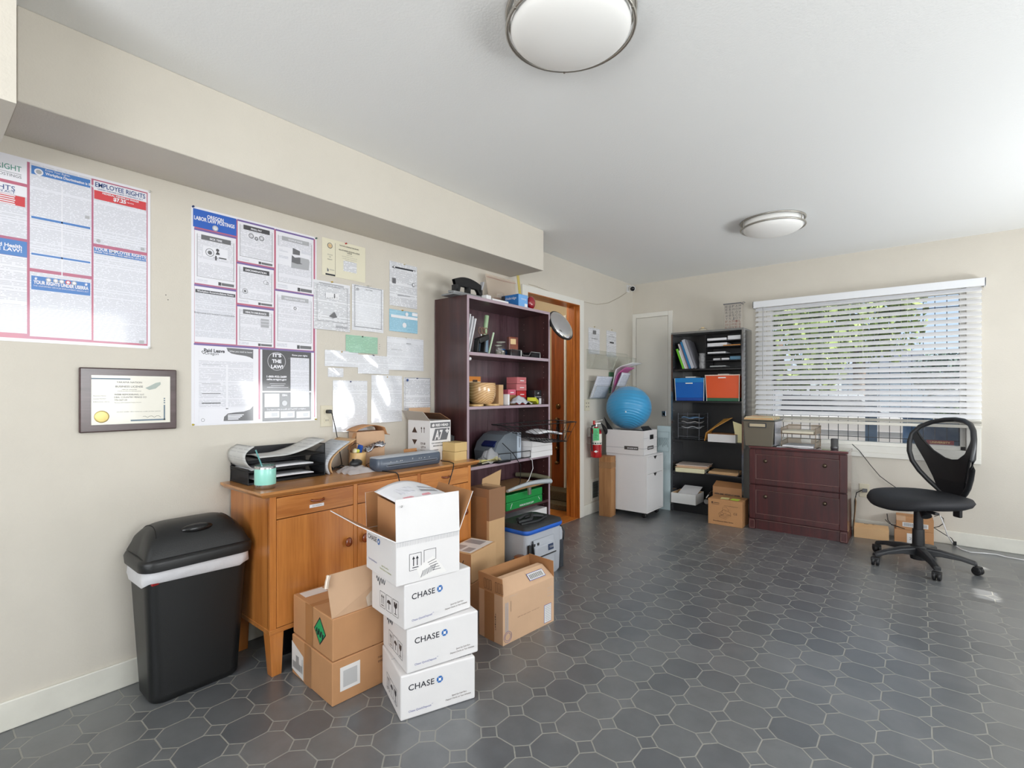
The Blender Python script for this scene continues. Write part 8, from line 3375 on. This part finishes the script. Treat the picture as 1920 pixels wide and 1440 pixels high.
# seat
a = mb()
nA = 40
def seat_ring(z, g, dip=0):
    out = []
    for i in range(nA):
        th_ = 2 * PI * i / nA
        c_, s_ = math.cos(th_), math.sin(th_)
        e_ = 2.6
        r_ = (abs(c_) ** e_ + abs(s_) ** e_) ** (-1 / e_)
        x_, y_ = (.262 + g) * r_ * c_, (.262 + g) * r_ * s_
        out.append((x_, y_, z + .012 * (1 - (y_ / .26) ** 2) * dip - .045 * max(0, (x_ - .1) / .16) ** 2))
    return out
a.loft([seat_ring(.432, -.10), seat_ring(.430, -.03), seat_ring(.447, .0), seat_ring(.470, .012), seat_ring(.490, .002), seat_ring(.500, -.03), seat_ring(.500, -.09, -.5), seat_ring(.497, -.17, -.8), seat_ring(.496, -.24, -1)], 0, True)
a.build('seat', M_fab, t)
a = mb()
a.box(-.11, .09, -.07, .07, .405, .432)
a.box(-.26, -.1, -.035, .035, .40, .425)
a.build('seat_mechanism', M_cdk, t, bevel=.006)
a = mb()
a.cyl((.03, .08, .40), (.04, .11, .365), .028, 0, 18, r2=.030)
a.build('tension_knob', M_cdk, t)
for (x0, y0, dy, nm) in ((.06, .07, .12, 'lever'), (-.06, -.07, -.13, 'lever')):
    a = mb()
    a.cyl((x0, y0, .41), (x0 + .01, y0 + dy * .75, .412), .005, 0)
    a.obox((x0 + .012, y0 + dy, .412), (.035, .07, .016), (0, 0, 0), 0)
    a.build(nm, M_cdk, t, bevel=.006)
# back
def bx3(w_, z_):
    w_ *= 1.04
    return (-.262 - .01 * (z_ - .45) / .55 + .095 * (w_ / .24) ** 2 + .02 * math.sin((z_ - .45) / .57 * PI), w_, z_)
half = [(0, 1.018), (.07, 1.012), (.14, .992), (.195, .955), (.228, .90), (.237, .84), (.236, .77), (.222, .70), (.19, .63), (.145, .565), (.10, .515), (.055, .475), (0, .462)]
outl = [(w_, z_) for w_, z_ in half] + [(-w_, z_) for w_, z_ in reversed(half[1:-1])]
a = mb()
a.tube([bx3(w_, z_) for w_, z_ in outl], .0165, 0, 10, closed=True)
a.build('back_frame', M_cpl, t)
a = mb()
vs, fs = [], []
cols_ = 8
for (w_, z_) in half:
    for c_ in range(cols_ + 1):
        q = -1 + 2 * c_ / cols_
        vs.append(bx3(w_ * q, z_))
for r_ in range(len(half) - 1):
    for c_ in range(cols_):
        b0 = r_ * (cols_ + 1) + c_
        fs.append((b0, b0 + 1, b0 + cols_ + 2, b0 + cols_ + 1))
a.add(vs, fs, 0, True)
a.build('back_mesh', mat('chair_mesh', (90, 90, 92), .7, alpha=.5), t)
inn = [(-.216, .94), (-.18, .865), (-.12, .785), (-.05, .738), (0, .730), (.05, .738), (.12, .785), (.18, .865), (.216, .94)]
outr = [(-.228, .90), (-.20, .815), (-.155, .71), (-.115, .60), (0, .585), (.115, .60), (.155, .71), (.20, .815), (.228, .90)]
low = [(-.115, .60), (0, .585), (.115, .60)]
lo2 = [(-.085, .49), (0, .47), (.085, .49)]
a = mb()
def strip(p, q):
    for dx in (-.006, .010):
        vv = [tuple(Vector(bx3(*k_)) + Vector((dx, 0, 0))) for k_ in p] + [tuple(Vector(bx3(*k_)) + Vector((dx, 0, 0))) for k_ in q]
        m_ = len(p)
        a.add(vv, [(i, i + 1, m_ + i + 1, m_ + i) for i in range(m_ - 1)], 0, True)
strip(inn, outr)
strip(low, lo2)
a.tube([bx3(*k_) for k_ in inn], .008, 0, 8)
a.tube([bx3(*k_) for k_ in outr[:4] + [(-.085, .49)]], .008, 0, 8)
a.tube([bx3(*k_) for k_ in outr[-4:][::1] + []], .008, 0, 8)
a.build('lumbar_support', M_cdk, t)
a = mb()
a.box(-.300, -.275, -.028, .028, .33, .50)
a.build('back_post', M_cdk, t, bevel=.008)
a = mb()
for (yy, zz) in ((-.016, .405), (.016, .405), (-.016, .43), (.016, .43)):
    a.lathe([(.006, 0), (.005, .004), (.0001, .005)], 0, 10, (-.300, yy, zz), axis='X')
for i in range(len(a.v)):
    a.v[i].x = -.300 - (a.v[i].x + .300)
a.build('bolt', M_chrome, t)

# ---------------------------------------------------------------- boxes, outlet and cables behind the chair
t = open_carton('cardboard_box', 'low open kraft box with tall back flap beside the file cabinet', (2.112, 5.035, 0), .12, .235, .165, .085, M_kraftt, M_kraftd,
                [('-x', .215, -4, M_kraftt), ('-y', .07, -70, M_kraftt)])
a = mb()
for (x0, x1) in ((.07, .10), (.125, .14)):
    a.box(x0, x1, .025, .029, .114, .116)
a.build('flap_slit', M_brownink, t)
for k, (z0, h_, lab, dx) in enumerate(((0, .105, 'lower of two stacked kraft boxes behind the chair column', 0.0), (.106, .10, 'upper of two stacked kraft boxes behind the chair column', .012))):
    t = closed_carton('cardboard_box', lab, (2.378 + dx, 5.095, z0), .04, .245 - dx, .165, h_, M_kraft, 'kraft boxes behind the chair', seam='x', bev=.003)
    a = mb()
    if k == 0:
        a.box(.08, .135, -.001, -.0004, .0, .08, 0)
        a.text('25', (.095, -.001, .03), (1, 0, 0), UZ, .02, 1, w=.03)
        a.text('FRAGILE', (.15, -.001, .04), (1, 0, 0), UZ, .01, 2, w=.05)
    else:
        a.box(.04, .20, -.001, -.0004, .025, .06, 0)
        for q in range(26):
            a.box(.048 + .0056 * q, .050 + .0056 * q + .0012 * (q % 2), -.0016, -.001, .03, .055, 1)
        a.box(0, .06, -.002, .05, .07, .101, 2)
    a.build('box_print', [M_label, M_inkgrey, M_kraftp], t)
t = thing('wall_outlet', 'ivory wall outlet low on the back wall behind the chair seat', 'wall outlet', (2.165, YB, .30))
a = mb()
a.box(-.035, .035, -.006, 0, 0, .115)
a.build('cover_plate', M_ivory, t, bevel=.002)
a = mb()
a.obox((.005, -.02, .06), (.035, .028, .03))
a.build('plug', M_pdark, t, bevel=.004)
a = mb()
a.tube([(2.150, 5.262, .36), (2.112, 5.262, .335), (2.098, 5.258, .26), (2.098, 5.255, .1), (2.098, 5.25, .006)], .004, 0, 6)
solo(a, 'power_cord', 'black cord dropping from the low wall outlet behind the file cabinet', 'cord', M_wire)
a = mb()
z5 = lambda a_, b_: (1580 + a_ / 5.538, 860 + b_ / 5.538)
pp = [at(*z5(*q), y=5.06) for q in ((460, 570), (470, 640), (510, 690), (600, 715), (645, 730), (560, 700), (480, 670), (440, 630))]
a.tube(pp, .003, 0, 6)
solo(a, 'looped_cord', 'thin black cord loop hanging below the front of the chair seat', 'cord', M_wire)
a = mb()
pp = [at(*z5(*q), y=5.20) for q in ((950, 600), (1000, 585), (1045, 620), (1050, 670), (1000, 705), (945, 715))] + [at(*z5(*q), y=5.235) for q in ((1000, 750), (1080, 800), (1130, 825), (1165, 880))]
a.tube(pp, .003, 0, 6)
a.obox(tuple(pp[-1]), (.02, .02, .03))
solo(a, 'power_cord', 'black cord with plug looping right of the kraft boxes onto the baseboard', 'cord', M_wire)
a = mb()
pp = [at(*z5(1010, 590), y=5.08), at(*z5(1050, 680), y=5.08), at(*z5(1085, 790), y=5.09)] + [at(*z5(*q), z=.006) for q in ((1150, 890), (1230, 940), (1330, 972), (1480, 982), (1600, 995), (1700, 1020), (1883, 1052))]
a.tube(pp, .004, 0, 6)
solo(a, 'white_cable', 'white cable running from behind the chair along the baseboard out of view', 'cable', M_white)
